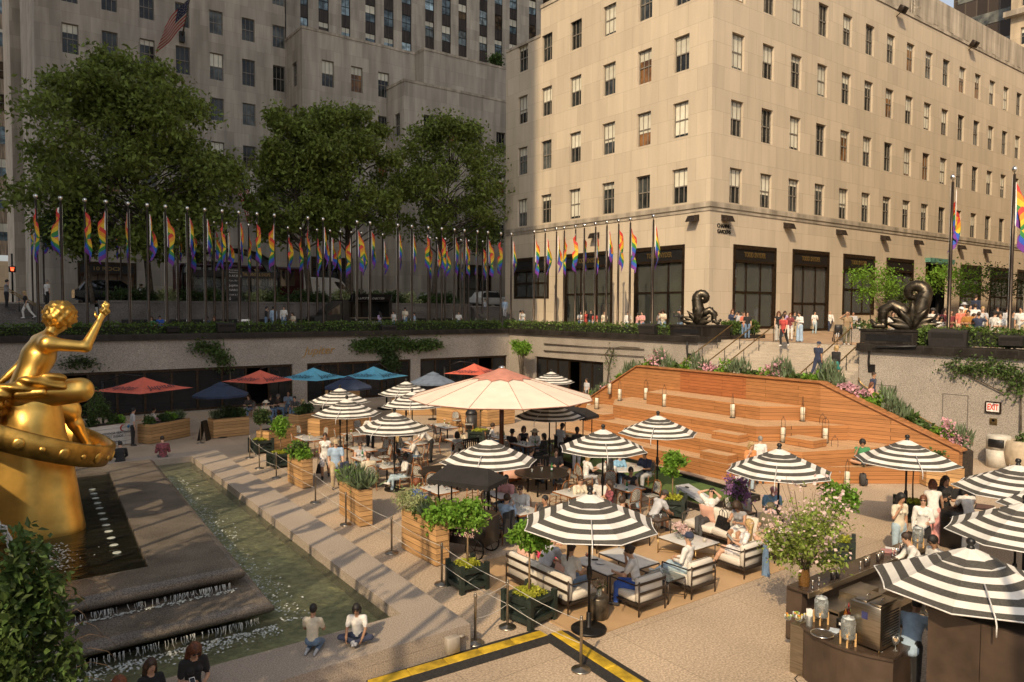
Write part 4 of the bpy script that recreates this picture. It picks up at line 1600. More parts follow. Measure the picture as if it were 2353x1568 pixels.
 # people: one continuous surface per body
def nets(f,lo,h):
 nx,ny,nz=f.shape
 s=f<0
 c=np.zeros((nx-1,ny-1,nz-1),np.int8)
 for i in(0,1):
  for j in(0,1):
   for k in(0,1):
    c+=s[i:nx-1+i,j:ny-1+j,k:nz-1+k]
 act=(c>0)&(c<8)
 idx=-np.ones(act.shape,np.int32)
 ii=np.argwhere(act)
 idx[act]=np.arange(len(ii))
 acc=np.zeros((len(ii),3))
 cnt=np.zeros(len(ii))
 x,y,z=ii.T
 for ax in range(3):
  o1,o2=[a for a in range(3)if a!=ax]
  for a in(0,1):
   for b_ in(0,1):
    p=[x.copy(),y.copy(),z.copy()]
    p[o1]=p[o1]+a
    p[o2]=p[o2]+b_
    q=[v.copy()for v in p]
    q[ax]=q[ax]+1
    f0=f[p[0],p[1],p[2]]
    f1=f[q[0],q[1],q[2]]
    cr=(f0<0)!=(f1<0)
    t=np.where(cr,f0/(f0-f1+1e-12),0)
    P=np.stack(p,1).astype(float)
    P[:,ax]+=t
    acc+=P*cr[:,None]
    cnt+=cr
 V=acc/np.maximum(cnt,1)[:,None]*h+lo
 F=[]
 for ax in range(3):
  o1,o2=(ax+1)%3,(ax+2)%3
  sl0=[slice(None)]*3
  sl1=[slice(None)]*3
  sl0[ax]=slice(0,-1)
  sl1[ax]=slice(1,None)
  a0,a1=s[tuple(sl0)],s[tuple(sl1)]
  e=np.argwhere(a0!=a1)
  if not len(e):
   continue
  ok=(e[:,o1]>0)&(e[:,o2]>0)&(e[:,o1]<f.shape[o1]-1)&(e[:,o2]<f.shape[o2]-1)
  e=e[ok]
  flip=a0[e[:,0],e[:,1],e[:,2]]
  quad=[]
  for da,db in((0,0),(1,0),(1,1),(0,1)):
   g=e.copy()
   g[:,o1]-=da
   g[:,o2]-=db
   quad.append(idx[g[:,0],g[:,1],g[:,2]])
  quad=np.stack(quad,1)
  quad[~flip]=quad[~flip][:,::-1]
  F.append(quad[:,::-1])
 return V,np.concatenate(F)[:,::-1]
def sd_cone(P,a,b,ra,rb,flat=None):
 a=np.asarray(a,float)
 b=np.asarray(b,float)
 Q=P-a
 d=b-a
 if flat is not None:
  n,k=flat
  n=np.asarray(n,float)
  Q=Q+np.outer(Q@n,n)*(k-1)
  d=d+n*(d@n)*(k-1)
 L=d@d+1e-12
 t=np.clip((Q@d)/L,0,1)
 r=ra+(rb-ra)*t
 return np.linalg.norm(Q-t[:,None]*d,axis=1)-r
def sd_ell(P,c,r,Rm=None):
 Q=P-np.asarray(c,float)
 if Rm is not None:
  Q=Q@Rm
 r=np.asarray(r,float)
 k0=np.linalg.norm(Q/r,axis=1)
 k1=np.linalg.norm(Q/(r*r),axis=1)
 return k0*(k0-1)/(k1+1e-9)
def smin(a,b,k):
 h=np.clip(0.5+0.5*(b-a)/k,0,1)
 return b+(a-b)*h-k*h*(1-h)
def U(v):
 v=np.asarray(v,float)
 return v/(np.linalg.norm(v)+1e-9)
def mir(v):
 return(-v[0],v[1],v[2])
DOWN=(0,0,-1)
POSES={'stand':dict(),'walk':dict(lean=4,rl=((.03,.38,-1),(0,-.12,-1)),ll=((-.03,-.34,-1),(0,-.62,-1)),ra=((.16,-.30,-1),(0,.18,-1)),la=((-.16,.30,-1),(0,.5,-1))),'stride':dict(lean=8,rl=((.03,.5,-1),(0,-.1,-1)),ll=((-.03,-.42,-1),(0,-.75,-1)),ra=((.16,.25,-1),(-.2,.9,-.2)),la=((-.16,-.2,-1),(0,.3,-1))),'hips':dict(ra=((.55,-.15,-1),(-.75,.35,-.5)),la=((-.2,.05,-1),(0,.2,-1))),'phone':dict(hp=22,ra=((.2,.05,-1),(-.45,.9,.25)),la=((-.2,.05,-1),(.45,.9,.2))),'photo':dict(hp=-6,ra=((.35,.8,-.2),(-.35,.4,.85)),la=((-.35,.8,-.2),(.35,.4,.85))),'shade':dict(ra=((.75,.45,.1),(-.85,.1,.65)),la=((-.2,.05,-1),(0,.2,-1))),'mouth':dict(hp=6,ra=((.25,.15,-1),(-.35,.45,1)),la=((-.14,0,-1),(0,.15,-1))),'folded':dict(ra=((.3,.15,-1),(-.95,.35,.05)),la=((-.3,.15,-1),(.95,.38,.0))),'carry':dict(ra=((.16,0,-1),(0,.15,-1)),la=((-.22,.1,-1),(.25,.95,.05))),'bend':dict(lean=48,hp=10,rl=((.05,-.06,-1),(0,0,-1)),ll=((-.05,.06,-1),(0,0,-1)),ra=((.2,.6,-1),(-.2,.9,-.5)),la=((-.2,.6,-1),(.2,.9,-.5))),'leanbar':dict(lean=26,ra=((.2,.5,-1),(-.25,.9,-.45)),la=((-.2,.5,-1),(.25,.9,-.45)),rl=((.04,-.1,-1),(0,-.02,-1)),ll=((-.04,.08,-1),(0,-.1,-1))),'reachbar':dict(lean=24,ra=((.35,.55,-1),(.15,.5,-1)),la=((-.2,.2,-1),(.3,.8,.1))),'sit':dict(sit=1,ra=((.2,.30,-1),(-.15,1,-.05)),la=((-.2,.30,-1),(.15,1,-.05))),'sit_table':dict(sit=1,lean=10,ra=((.24,.5,-1),(-.4,1,.12)),la=((-.24,.5,-1),(.4,1,.12))),'sit_read':dict(sit=1,lean=18,hp=26,ra=((.24,.5,-1),(-.4,1,.3)),la=((-.24,.5,-1),(.4,1,.3))),'sit_face':dict(sit=1,lean=14,hp=4,ra=((.2,.65,-.8),(-.3,.1,1)),la=((-.24,.5,-1),(.5,1,.0))),'sit_cross':dict(sit=1,lean=-8,rl=((-.1,1,.10),(-.75,.45,-.35)),ll=((-.10,1,0),(0,.05,-1)),ra=((.24,.3,-1),(-.5,.9,-.1)),la=((-.24,.25,-1),(.5,.9,-.1))),'sit_recline':dict(sit=1,lean=-22,hp=12,rl=((.08,1,.05),(.05,.5,-1)),ll=((-.08,1,.05),(-.05,.55,-1)),ra=((.25,.35,-1),(-.45,.8,.15)),la=((-.25,.35,-1),(.45,.8,.15))),'sit_head':dict(sit=1,lean=-24,hp=-4,rl=((-.1,1,.1),(-.3,.55,-.6)),ll=((-.08,1,.05),(-.05,.4,-1)),ra=((.75,.25,.8),(-.9,-.35,.35)),la=((-.75,.25,.8),(.9,-.35,.35))),'sit_hunch':dict(sit=1,lean=34,hp=18,ra=((.15,.55,-1),(-.35,.8,-.5)),la=((-.15,.55,-1),(.35,.8,-.5))),'sit_phone':dict(sit=1,lean=8,hp=24,ra=((.2,.1,-1),(-.4,.95,.25)),la=((-.2,.1,-1),(.4,.95,.2))),'sit_drink':dict(sit=1,lean=4,ra=((.25,.55,-.7),(-.35,.2,1)),la=((-.24,.4,-1),(.5,.9,.0))),'sit_photo':dict(sit=1,lean=6,ra=((.3,.7,-.4),(-.3,.5,.6)),la=((-.3,.7,-.4),(.3,.5,.6))),'floor_cross':dict(ph=.13,lean=10,hp=6,rl=((.75,.75,.22),(-1,.25,-.22)),ll=((-.75,.75,.22),(1,.4,-.2)),ra=((.2,.45,-1),(-.1,.9,-.6)),la=((-.2,.5,-1),(.2,.8,-.6))),'floor_drink':dict(ph=.13,lean=6,rl=((.75,.75,.18),(-1,.25,-.2)),ll=((-.75,.75,.18),(1,.4,-.18)),ra=((.2,.5,-.8),(-.3,.3,1)),la=((-.2,.45,-1),(.5,.7,-.3))),'statue':dict(sit=1,lean=22,hp=14,ra=((.25,.85,-.10),(-.22,.55,1)),la=((-.6,-.35,-.7),(-.2,-.6,-.6)),rl=((.25,1,.10),(.12,-1,.02)),ll=((-.1,.9,-.42),(0,.45,-1))),'kneel':dict(ph=.30,lean=4,hp=8,rl=((.08,1,-.45),(0,-1,-.10)),ll=((-.08,1,-.45),(0,-1,-.10)),ra=((.2,.4,-1),(-.2,1,-.3)),la=((-.2,.4,-1),(.2,1,-.3))),}
SKIN={'light':(0.52,0.31,0.205),'tan':(0.40,0.215,0.125),'olive':(0.33,0.18,0.105),'brown':(0.16,0.078,0.042),'dark':(0.07,0.034,0.021)}
HAIRC={'black':(0.012,0.010,0.009),'brown':(0.045,0.024,0.013),'auburn':(0.13,0.042,0.016),'blond':(0.42,0.28,0.12),'pale':(0.62,0.52,0.36),'grey':(0.26,0.24,0.22),'red':(0.20,0.06,0.02)}
CLOTH={'white':(0.66,0.64,0.60),'cream':(0.60,0.53,0.40),'black':(0.014,0.013,0.013),'char':(0.05,0.047,0.045),'grey':(0.25,0.245,0.25),'lgrey':(0.42,0.42,0.43),'navy':(0.022,0.030,0.065),'blue':(0.03,0.09,0.38),'lblue':(0.32,0.43,0.56),'denim':(0.12,0.19,0.29),'ldenim':(0.34,0.44,0.50),'khaki':(0.40,0.31,0.19),'olive':(0.15,0.135,0.08),'red':(0.45,0.06,0.05),'coral':(0.62,0.17,0.11),'pink':(0.62,0.30,0.28),'hot':(0.70,0.05,0.13),'lilac':(0.42,0.32,0.50),'maroon':(0.17,0.03,0.035),'green':(0.045,0.20,0.08),'teal':(0.03,0.20,0.17),'orange':(0.60,0.24,0.08),'rust':(0.33,0.15,0.03),'brown':(0.07,0.045,0.032),'purple':(0.14,0.10,0.20),'sky':(0.20,0.38,0.55)}
def cmat(c):
 return M('cloth_'+c,CLOTH[c],.85,var=.10,scale=9,bump=.25,bscale=16,sheen=.1)
def stripemat(name,a,b_,n=22):
 if name in MATS:
  return MATS[name]
 mt=bpy.data.materials.new(name)
 mt.use_nodes=True
 nt=mt.node_tree
 L=nt.links.new
 w=nd(nt,'ShaderNodeTexWave')
 w.bands_direction='Z'
 w.inputs['Scale'].default_value=n/3
 L(nd(nt,'ShaderNodeTexCoord').outputs['Object'],w.inputs['Vector'])
 rp=nd(nt,'ShaderNodeValToRGB')
 rp.color_ramp.interpolation='CONSTANT'
 rp.color_ramp.elements[0].color=(*a,1)
 rp.color_ramp.elements[1].position=.5
 rp.color_ramp.elements[1].color=(*b_,1)
 L(w.outputs['Fac'],rp.inputs[0])
 L(rp.outputs[0],nt.nodes['Principled BSDF'].inputs['Base Color'])
 nt.nodes['Principled BSDF'].inputs['Roughness'].default_value=.85
 MATS[name]=mt
 return mt
EYEM=M('eye_dark',(0.02,0.015,0.012),.3,var=0)
LIPM=M('lips',(0.33,0.11,0.09),.5,var=0)
_BODY={}
def bgeo(pose,sex,build,sleeves,legs,hair,skirt,vox):
 key=(pose,sex,build,sleeves,legs,hair,skirt,vox)
 if key in _BODY:
  return _BODY[key]
 p=POSES[pose]
 sit=p.get('sit')
 ph=p.get('ph',.47 if sit else .93)
 lean=R_(p.get('lean',2))
 w={'slim':.93,'mid':1.0,'big':1.16,'kid':.95}[build]
 sh=(.185 if sex=='m' else .165)*(w*.5+.5)
 hw=.085 if sex=='m' else .092
 fw=np.array([0,cos(lean),-sin(lean)])
 upv=np.array([0,sin(lean),cos(lean)])
 X=np.array([1.0,0,0])
 pel=np.array([0,0,ph])
 waist=pel+upv*.17
 chest=pel+upv*.36
 neckb=pel+upv*.53
 rs=pel+upv*.475+X*sh
 ls=pel+upv*.475-X*sh
 hp=lean*.55+R_(p.get('hp',0))
 hup=np.array([0,sin(hp),cos(hp)])
 hfw=np.array([0,cos(hp),-sin(hp)])
 head=neckb+upv*.07+hup*.115+hfw*.02
 ra=p.get('ra',((.14,-.02,-1),(.0,.16,-1)))
 la=p.get('la',mir(ra[0])and(mir(ra[0]),mir(ra[1])))
 rl=p.get('rl',((.06,1,-.03),(.02,.06,-1))if sit else((.05,.02,-1),(.0,-.04,-1)))
 ll=p.get('ll',(mir(rl[0]),mir(rl[1])))
 prims=[]
 def cone(lab,a,b,r0,r1,k=.03,flat=None):
  prims.append((lab,(lambda P,a=a,b=b,r0=r0,r1=r1,flat=flat:sd_cone(P,a,b,r0,r1,flat)),k,a,b,max(r0,r1)))
 ct=.012
 fl=(fw,1.42)
 cone(1,pel+upv*.02,waist,(.150 if sex=='m' else .158)*w,.138*w if sex=='m' else .122*w,.05,fl)
 cone(1,waist,chest,.138*w if sex=='m' else .124*w,.158*w if sex=='m' else .146*w,.05,fl)
 cone(1,chest,neckb-upv*.07,.156*w if sex=='m' else .142*w,.10*w,.05,fl)
 cone(1,rs-X*.02,ls+X*.02,.070*w,.070*w,.05)
 if not skirt and not sit and pose!='kneel' and not pose.startswith('floor'):
  cone(1,pel+upv*.06,pel-upv*.055,.150*w,.158*w,.03,fl)
 if sex=='f':
  for s in(-1,1):
   c=chest+upv*.015+fw*.075+X*(.065*s)
   cone(1,c,c+fw*.02,.062,.055,.03)
 cone(0,neckb-upv*.05,head-hup*.05,.058,.050,.02)
 HR=np.stack([X,hfw,hup],1)
 prims.append((0,lambda P:sd_ell(P,head+hup*.03,(.074,.094,.098),HR),.02,head,head,.11))
 prims.append((0,lambda P:sd_ell(P,head-hup*.045+hfw*.018,(.056,.070,.075),HR),.035,head,head,.11))
 cone(0,head+hfw*.088+hup*.012,head+hfw*.112-hup*.022,.010,.015,.012)
 for s in(-1,1):
  prims.append((0,(lambda P,s=s:sd_ell(P,head+X*(.076*s)-hfw*.008,(.012,.022,.032),HR)),.01,head,head,.1))
 hands=[]
 for(S0,arm,s)in((rs,ra,1),(ls,la,-1)):
  u,f_=U(arm[0]),U(arm[1])
  if p.get('lean',0)and not sit and pose not in('walk','stride'):
   pass
  el=S0+u*.275
  wr=el+f_*.245
  up_l=1 if sleeves in('short','long')else 0
  mid=S0+u*.16
  if sleeves=='short':
   cone(1,S0,mid,.062*w+ct,.055*w+ct,.03)
   cone(0,mid,el,.046*w,.041*w,.006)
  else:
   cone(up_l,S0,el,.052*w+ct*up_l,.041*w+ct*up_l,.03)
  lo_l=1 if sleeves=='long' else 0
  cone(lo_l,el,wr,.041*w+ct*lo_l,.030+ct*.6*lo_l,.02 if lo_l==up_l else .008)
  side=U(np.cross(f_,np.array([s*1.0,0.2,0.1])))
  pe=wr+f_*.085
  nrm=U(np.cross(side,f_))
  cone(0,wr+f_*.02,pe,.026,.034,.012,(nrm,1.7))
  hands.append((wr,f_,side,nrm,s))
 kn_z=[]
 for(s,leg)in((1,rl),(-1,ll)):
  t,c=U(leg[0]),U(leg[1])
  hipj=pel+X*(hw*s*w)-np.array([0,0,.02])
  kn=hipj+t*.425
  an=kn+c*(.40 if not sit else .385)
  ll_=2 if legs in('long','wide','skirtlong')else 0
  if legs=='short':
   md=hipj+t*.34
   cone(2,hipj,md,.094*w+ct,.074*w+ct*1.6,.03)
   cone(0,md,kn,.064*w,.056*w,.006)
  elif legs=='mini':
   md=hipj+t*.24
   cone(2,hipj,md,.098*w+ct,.084*w+ct*1.6,.03)
   cone(0,md,kn,.070*w,.054*w,.006)
  else:
   cone(2,hipj,kn,.092*w+ct,(.062 if legs=='long' else .085)*w+ct,.03)
  if legs in('long','wide'):
   cone(2,kn,an-c*.02,(.060 if legs=='long' else .085)*w+ct*.8,(.044 if legs=='long' else .10)*w+ct,.02)
  else:
   cone(0,kn,kn+c*.14,.054*w,.058*w,.02)
   cone(0,kn+c*.14,an,.056*w,.037,.02)
  fd=np.array([c[0]*.2+.06*s,1.0,0])
  fd=U(fd-c*(fd@c)*.7)
  if pose in('kneel',):
   fd=U(np.array([0,-.25,-.1])+c)
  an2=an+c*.055
  cone(3,an,an2-fd*.03,.046,.042,.015)
  cone(3,an2-fd*.045,an2+fd*.14,.042,.034,.015)
 cone(2,pel-np.array([0,0,.03])+X*.06*w,pel-np.array([0,0,.03])-X*.06*w,.118*w,.118*w,.04,(np.array([0,1.0,0]),1.15))
 if skirt:
  if sit:
   for s in(1,-1):
    h0=pel+X*(hw*s)
    cone(2,h0,h0+np.array([.02*s,skirt*.8,-.01]),.12*w,.115*w,.06)
  else:
   cone(2,pel,pel-np.array([0,0,skirt]),.16*w,.16+skirt*.12,.04)
 pts=np.concatenate([[pr_[3]-pr_[5]-.03,pr_[3]+pr_[5]+.03,pr_[4]-pr_[5]-.03,pr_[4]+pr_[5]+.03]for pr_ in prims])
 lo,hi=pts.min(0),pts.max(0)
 n=np.ceil((hi-lo)/vox).astype(int)+1
 g=np.stack(np.meshgrid(*[lo[i]+np.arange(n[i])*vox for i in range(3)],indexing='ij'),-1).reshape(-1,3)
 f=np.full(len(g),10.0)
 for(lab,fn,k,a,b,r)in prims:
  mn,mx=np.minimum(a,b)-r-.12,np.maximum(a,b)+r+.12
  m_=np.all((g>mn)&(g<mx),axis=1)
  f[m_]=smin(f[m_],fn(g[m_]),k)
 V,F=nets(f.reshape(n),lo,vox)
 lab=np.zeros(len(V),int)
 best=np.full(len(V),10.0)
 for(l,fn,k,a,b,r)in prims:
  d=fn(V)+(0.004 if l==0 else 0)
  u_=d<best
  best[u_]=d[u_]
  lab[u_]=l
 fl_=lab[F]
 mi=np.sort(fl_,axis=1)[:,2]
 V=[tuple(v)for v in V]
 F=[tuple(int(i)for i in q)for q in F]
 b=MB()
 b.v,b.f,b.m,b.sm=V,F,[int(x)for x in mi],[True]*len(F)
 curl=.55 if pose.startswith(('sit','phone','photo','lean','floor','mouth','carry','shade'))else .3
 for(wr,f_,side,nrm,s)in hands:
  nn=nrm if nrm@np.array([-s,0.3,-.2])>0 else-nrm
  for q,(off,ln)in enumerate(((-.026,.062),(-.009,.074),(.009,.070),(.025,.055))):
   a=wr+f_*.098+side*off
   d1=U(f_+nn*curl*.5+side*off*2)
   d2=U(f_+nn*curl*1.7)
   b.tube([a,a+d1*ln*.5,a+d1*ln*.5+d2*ln*.5],[.0095,.0085,.006],5)
  a=wr+f_*.035-side*.030
  d1=U(f_*.7-side*.75+nn*.3)
  d2=U(f_*.95-side*.2+nn*.35)
  b.tube([a,a+d1*.035,a+d1*.035+d2*.03],[.012,.0105,.007],5)
 for s in(-1,1):
  c=head+hfw*.086+X*(.030*s)+hup*.022
  b.ell(c,.012,.007,.0065,6,4,4,Matrix([list(r)for r in HR]))
 c=head+hfw*.092-hup*.052
 b.ell(c,.020,.008,.006,6,4,5,Matrix([list(r)for r in HR]))
 hb=None
 if hair!='bald':
  hv=vox*.9 if vox<.03 else .026
  lo2=head-.30
  lo2[2]=head[2]-(.50 if hair in('long','pony','curlylong')else .2)
  hi2=head+.30
  hi2[2]=head[2]+.22
  n2=np.ceil((hi2-lo2)/hv).astype(int)
  g2=np.stack(np.meshgrid(*[lo2[i]+np.arange(n2[i])*hv for i in range(3)],indexing='ij'),-1).reshape(-1,3)
  th={'short':.016,'crop':.009,'bun':.014,'pony':.014,'long':.022,'bob':.026,'curly':.042,'curlylong':.045}[hair]
  d=sd_ell(g2,head+hup*.035-hfw*.006,(.075+th,.096+th,.099+th),HR)
  face=sd_ell(g2,head+hfw*.085-hup*.045,(.066,.075,.098),HR)
  if hair in('short','crop','bun','pony'):
   cut=(g2-(head-hup*.045))@hup
   d=np.maximum(d,-cut-.03+.4*((g2-head)@hfw))
  if hair in('long','curlylong'):
   for s in(-1,0,1):
    a=head+X*(.07*s)-hfw*.05
    e=np.array([head[0]+.10*s,0,0])+(neckb-upv*.16-fw*(.115 if s==0 else .08))*np.array([0,1,1])
    d=smin(d,sd_cone(g2,a,e,.055,.040),.04)
  if hair=='bob':
   for s in(-1,0,1):
    a=head+X*(.07*s)-hfw*.035
    d=smin(d,sd_cone(g2,a,a-hup*.10,.05,.045),.04)
  if hair=='bun':
   d=np.minimum(d,np.linalg.norm(g2-(head-hfw*.11+hup*.06),axis=1)-.042)
  if hair=='pony':
   d=smin(d,sd_cone(g2,head-hfw*.11+hup*.03,head-hfw*.15-hup*.24,.035,.018),.02)
  d=np.maximum(d,-face)
  if hair in('curly','curlylong'):
   d=d+.016*np.sin(g2[:,0]*75)*np.sin(g2[:,1]*80+1)*np.sin(g2[:,2]*70)
  if(d<0).any():
   hb=nets(d.reshape(n2),lo2,hv)
 info=dict(head=head,hup=hup,hfw=hfw,HR=HR,hands=hands,chest=chest,fw=fw,upv=upv,pel=pel)
 _BODY[key]=(b,hb,info,{})
 return _BODY[key]
def az(a):
 return-R_(a)
COMP={'N':0,'NE':45,'E':90,'SE':135,'S':180,'SW':225,'W':270,'NW':315,'cam':216,'away':36}
def psn(label,loc,face,pose='stand',top='white',bottom='denim',skin='light',hairc='brown',hair='short',sex='m',build='mid',sleeves='short',legs='long',shoes='char',hat=None,glasses=False,skirt=0,h=1.0,vox=.024,group=None,rz=None,extra=None):
 b,hb,info,cache=bgeo(pose,sex,build,sleeves,legs,hair,skirt,vox)
 a=COMP[face]if isinstance(face,str)else face
 mats=[M('skin_'+skin,SKIN[skin],.55,var=.05,scale=6),top if not isinstance(top,str)else cmat(top),bottom if not isinstance(bottom,str)else cmat(bottom),cmat(shoes)if shoes in CLOTH else M('skin_'+skin,SKIN[skin],.55),EYEM,LIPM]
 if 'me' not in cache:
  o=b.build('person',mats)
  cache['me']=o.data
 else:
  o=link('person',cache['me'])
  for i,mt in enumerate(mats):
   o.material_slots[i].link='OBJECT'
   o.material_slots[i].material=mt
 if o.data.users==1:
  for i,mt in enumerate(mats):
   o.material_slots[i].link='OBJECT'
   o.material_slots[i].material=mt
 o.location=loc
 o.rotation_euler=(0,0,-R_(a))
 o.scale=(h,h,h)
 tag(o,label,'person',group)
 HR4=Matrix.Identity(4)
 for i in range(3):
  for j in range(3):
   HR4[i][j]=info['HR'][i,j]
  HR4[i][3]=info['head'][i]
 if hb is not None:
  hm=M('hair_'+hairc,HAIRC[hairc],.6,var=.3,scale=25,bump=.3,bscale=60)
  k=('hair',hairc)
  if k not in cache:
   cache[k]=mesh_np('hair',hb[0],hb[1],hm,None,True,o).data
  else:
   link('hair',cache[k],o)
 if hat:
  kind,hc=hat
  hm=cmat(hc)
  q=MB()
  if kind=='cap':
   q.lathe([(.102,.025),(.108,.06),(.098,.105),(.06,.14),(0,.152)],(0,-.005,0),14)
   q.add([(-.07,.085,.045),(.07,.085,.045),(.075,.13,.035),(.04,.185,.022),(-.04,.185,.022),(-.075,.13,.035),(-.07,.085,.035),(.07,.085,.035),(.075,.13,.025),(.04,.185,.012),(-.04,.185,.012),(-.075,.13,.025)],[(0,1,2,3,4,5),(11,10,9,8,7,6)],0)
   ho=q.build('cap',hm,o)
  else:
   br=.20 if kind=='sunhat' else .155
   q.lathe([(br,.035),(br*.75,.05),(.108,.05),(.104,.09),(.09,.14),(.05,.155),(0,.157)],(0,0,0),18)
   q.lathe([(br,.03),(.1,.045)],(0,0,0),18,caps=False)
   ho=q.build('hat',hm,o)
  ho.matrix_local=HR4
 if glasses:
  q=MB()
  for s in(-1,1):
   q.obox((.033*s,.102,.020),.046,.008,.034,bev=.003)
   q.obox((.066*s,.05,.024),.006,.10,.007)
  q.obox((0,.104,.026),.02,.006,.006)
  ho=q.build('sunglasses',BLACK,o)
  ho.matrix_local=HR4
 return o
def hand_pos(o,which=1):
 for c in _BODY.values():
  if c[3].get('me')is o.data:
   for(wr,f_,side,nrm,s)in c[2]['hands']:
    if s==which:
     p=V3(wr+f_*.11)*o.scale[0]
     return Matrix.Rotation(o.rotation_euler.z,3,'Z')@p+V3(o.location)
     # flagpoles with hanging rainbow flags
RAIN=[M('flag_red',(0.50,0.028,0.016),.7,var=.06,sheen=.2),M('flag_orange',(0.58,0.23,0.012),.7,var=.06),M('flag_yellow',(0.60,0.43,0.02),.7,var=.06),M('flag_green',(0.03,0.20,0.045),.7,var=.06),M('flag_blue',(0.02,0.085,0.42),.7,var=.06),M('flag_violet',(0.14,0.03,0.24),.7,var=.06)]
HEADB=M('flag_header_white',(0.7,0.68,0.64),.7)
FLAGT={}
PGRP='rainbow flagpoles round the terrace'
def flag_mesh(k):
 rng=np.random.default_rng(100+k)
 nu,nv=22,24
 hoist,fly=1.9,2.7
 spread=rng.uniform(.34,.62)
 side=rng.uniform(-1.2,1.2)
 ph=rng.uniform(0,6)
 amp=rng.uniform(.10,.22)
 lift=rng.uniform(.80,1.0)
 P=np.zeros((nu+1,nv+1,3))
 for i in range(nu+1):
  u=i/nu
  for j in range(nv+1):
   v=j/nv
   out=.05+spread*(1-math.exp(-2.6*u))*(.25+.75*sin(PI*min(1,.12+v*.75)))*(1.1-.5*u)
   fold=amp*sin(8*u+2.6*v+ph)*min(1,u*3)+.05*sin(17*u+ph*2)
   z=-v*hoist*(1-.30*u)-fly*u*lift*(.62+.10*v)
   x=out*cos(side)+fold*sin(side)-.12*u*v
   y=out*sin(side)+fold*cos(side)
   P[i,j]=(x,y,z)
 b=MB()
 vs=[tuple(P[i,j])for i in range(nu+1)for j in range(nv+1)]
 for i in range(nu):
  for j in range(nv):
   mi=6 if i==0 else min(5,j*6//nv)
   q=(i*(nv+1)+j,(i+1)*(nv+1)+j,(i+1)*(nv+1)+j+1,i*(nv+1)+j+1)
   b.f.append(q)
   b.m.append(mi)
   b.sm.append(True)
 b.v=vs
 return b
def flagpole_proto(k,h):
 t=th_('flagpole','','flagpole',(0,0,0),0,PGRP)
 b=MB()
 b.lathe([(.16,0),(.16,.10),(.085,.16),(.078,h*.5),(.055,h-.18)],n=10)
 b.build('pole',POLEM,t)
 b=MB()
 b.lathe([(.02,h-.20),(.03,h-.10),(.075,h-.08),(.11,h-.02),(.125,h+.045),(.10,h+.13),(.03,h+.17),(0,h+.172)],n=10)
 b.build('finial',SILV,t)
 b=MB()
 b.tube([(-.09,.03,h-.3),(-.085,.05,.95)],.008,4,caps=False)
 b.tube([(-.12,0,.82),(-.12,0,1.05)],.02,5)
 b.build('halyard',SILV,t)
 flag_mesh(k).build('flag',RAIN+[HEADB],t,(0.075,0,h-.48))
 return t
PH=12.62-PZ
protos=[flagpole_proto(k,PH)for k in range(9)]
used_p=set()
def ppo(i,x,y,z,rz,label,sc=1.0):
 p=protos[i%9]
 if i%9 not in used_p:
  used_p.add(i%9)
  p.location=(x,y,z)
  p.rotation_euler=(0,0,rz)
  p['label']=label
  return p
 return dup(p,(x,y,z),rz,label,scale=sc)
rz_=random.Random(4)
npx=[(82,455),(139,460),(195,463),(243,468),(294,472),(338,472),(380,476),(430,478),(470,482),(510,483),(548,488),(590,492),(630,498),(707,500),(742,503),(820,510),(850,512),(914,511),(946,514),(984,516),(1015,519),(1044,521),(1067,522),(1097,526),(1121,528),(1151,530),(1175,531)]
for i,(px,py)in enumerate(npx):
 p=onY(px,py,49.55)
 ppo(i,p.x,p.y,PZ,rz_.uniform(-2.6,.6),'limp rainbow flag on its pole, %s from left in the front row'%ORD[i+1])
epx=[(1228,530),(1253,527),(1279,525),(1297,521),(1323,518),(1343,516),(1369,512),(1395,508),(1422,506),(1449,502),(1502,495)]
for i,(px,py)in enumerate(epx):
 p=onX(px,py,36.85)
 ppo(i+3,36.85,p.y,PZ,rz_.uniform(-2.6,.6),'sunlit rainbow flag on its pole, %s from left before the corner building'%ORD[i+1])
for i,(px,py,lab)in enumerate(((2190,407,'tall near flagpole with rainbow flag between the crowd and the bronze scroll fountain'),(2332,390,'tall near flagpole with rainbow flag at the right edge above the crowd'))):
 p=onX(px,py,36.9)
 ppo(i+5,36.9,p.y,PZ,-1.2+i,lab)
bpx=[407,435,491,520,571,661,690,728,758,782,807,830,879,988,1003,1023,1059,1077,1109]
for i,px in enumerate(bpx):
 p=onY(px,520,56.6)
 ppo(i+2,p.x,56.6,PZ,rz_.uniform(-2.6,.6),'rainbow flag on its pole, %s from left in the back row'%ORD[i+1])
for i,px in enumerate((72.5,99,277)):
 p=onY(px,560,80.5)
 ppo(i+4,p.x,80.5,STZ,rz_.uniform(-2.6,.6),'small distant rainbow flagpole across the street, %s from the left'%ORD[i+1])
for i in range(16):
 ppo(i,-3.0,5.8+1.42*i,PZ,rz_.uniform(-2.2,.4),'flagpole with rainbow flag behind the fountain on the west terrace')
for i in range(8):
 ppo(i+1,1.6+1.9*i,-2.4,PZ,rz_.uniform(-2.2,.4),'flagpole with rainbow flag on the south terrace behind the viewer')
USR=[M('us_red',(0.46,0.03,0.03),.7,var=.08),M('us_white',(0.62,0.58,0.52),.7,var=.06),M('us_blue',(0.02,0.03,0.10),.7,var=.1)]
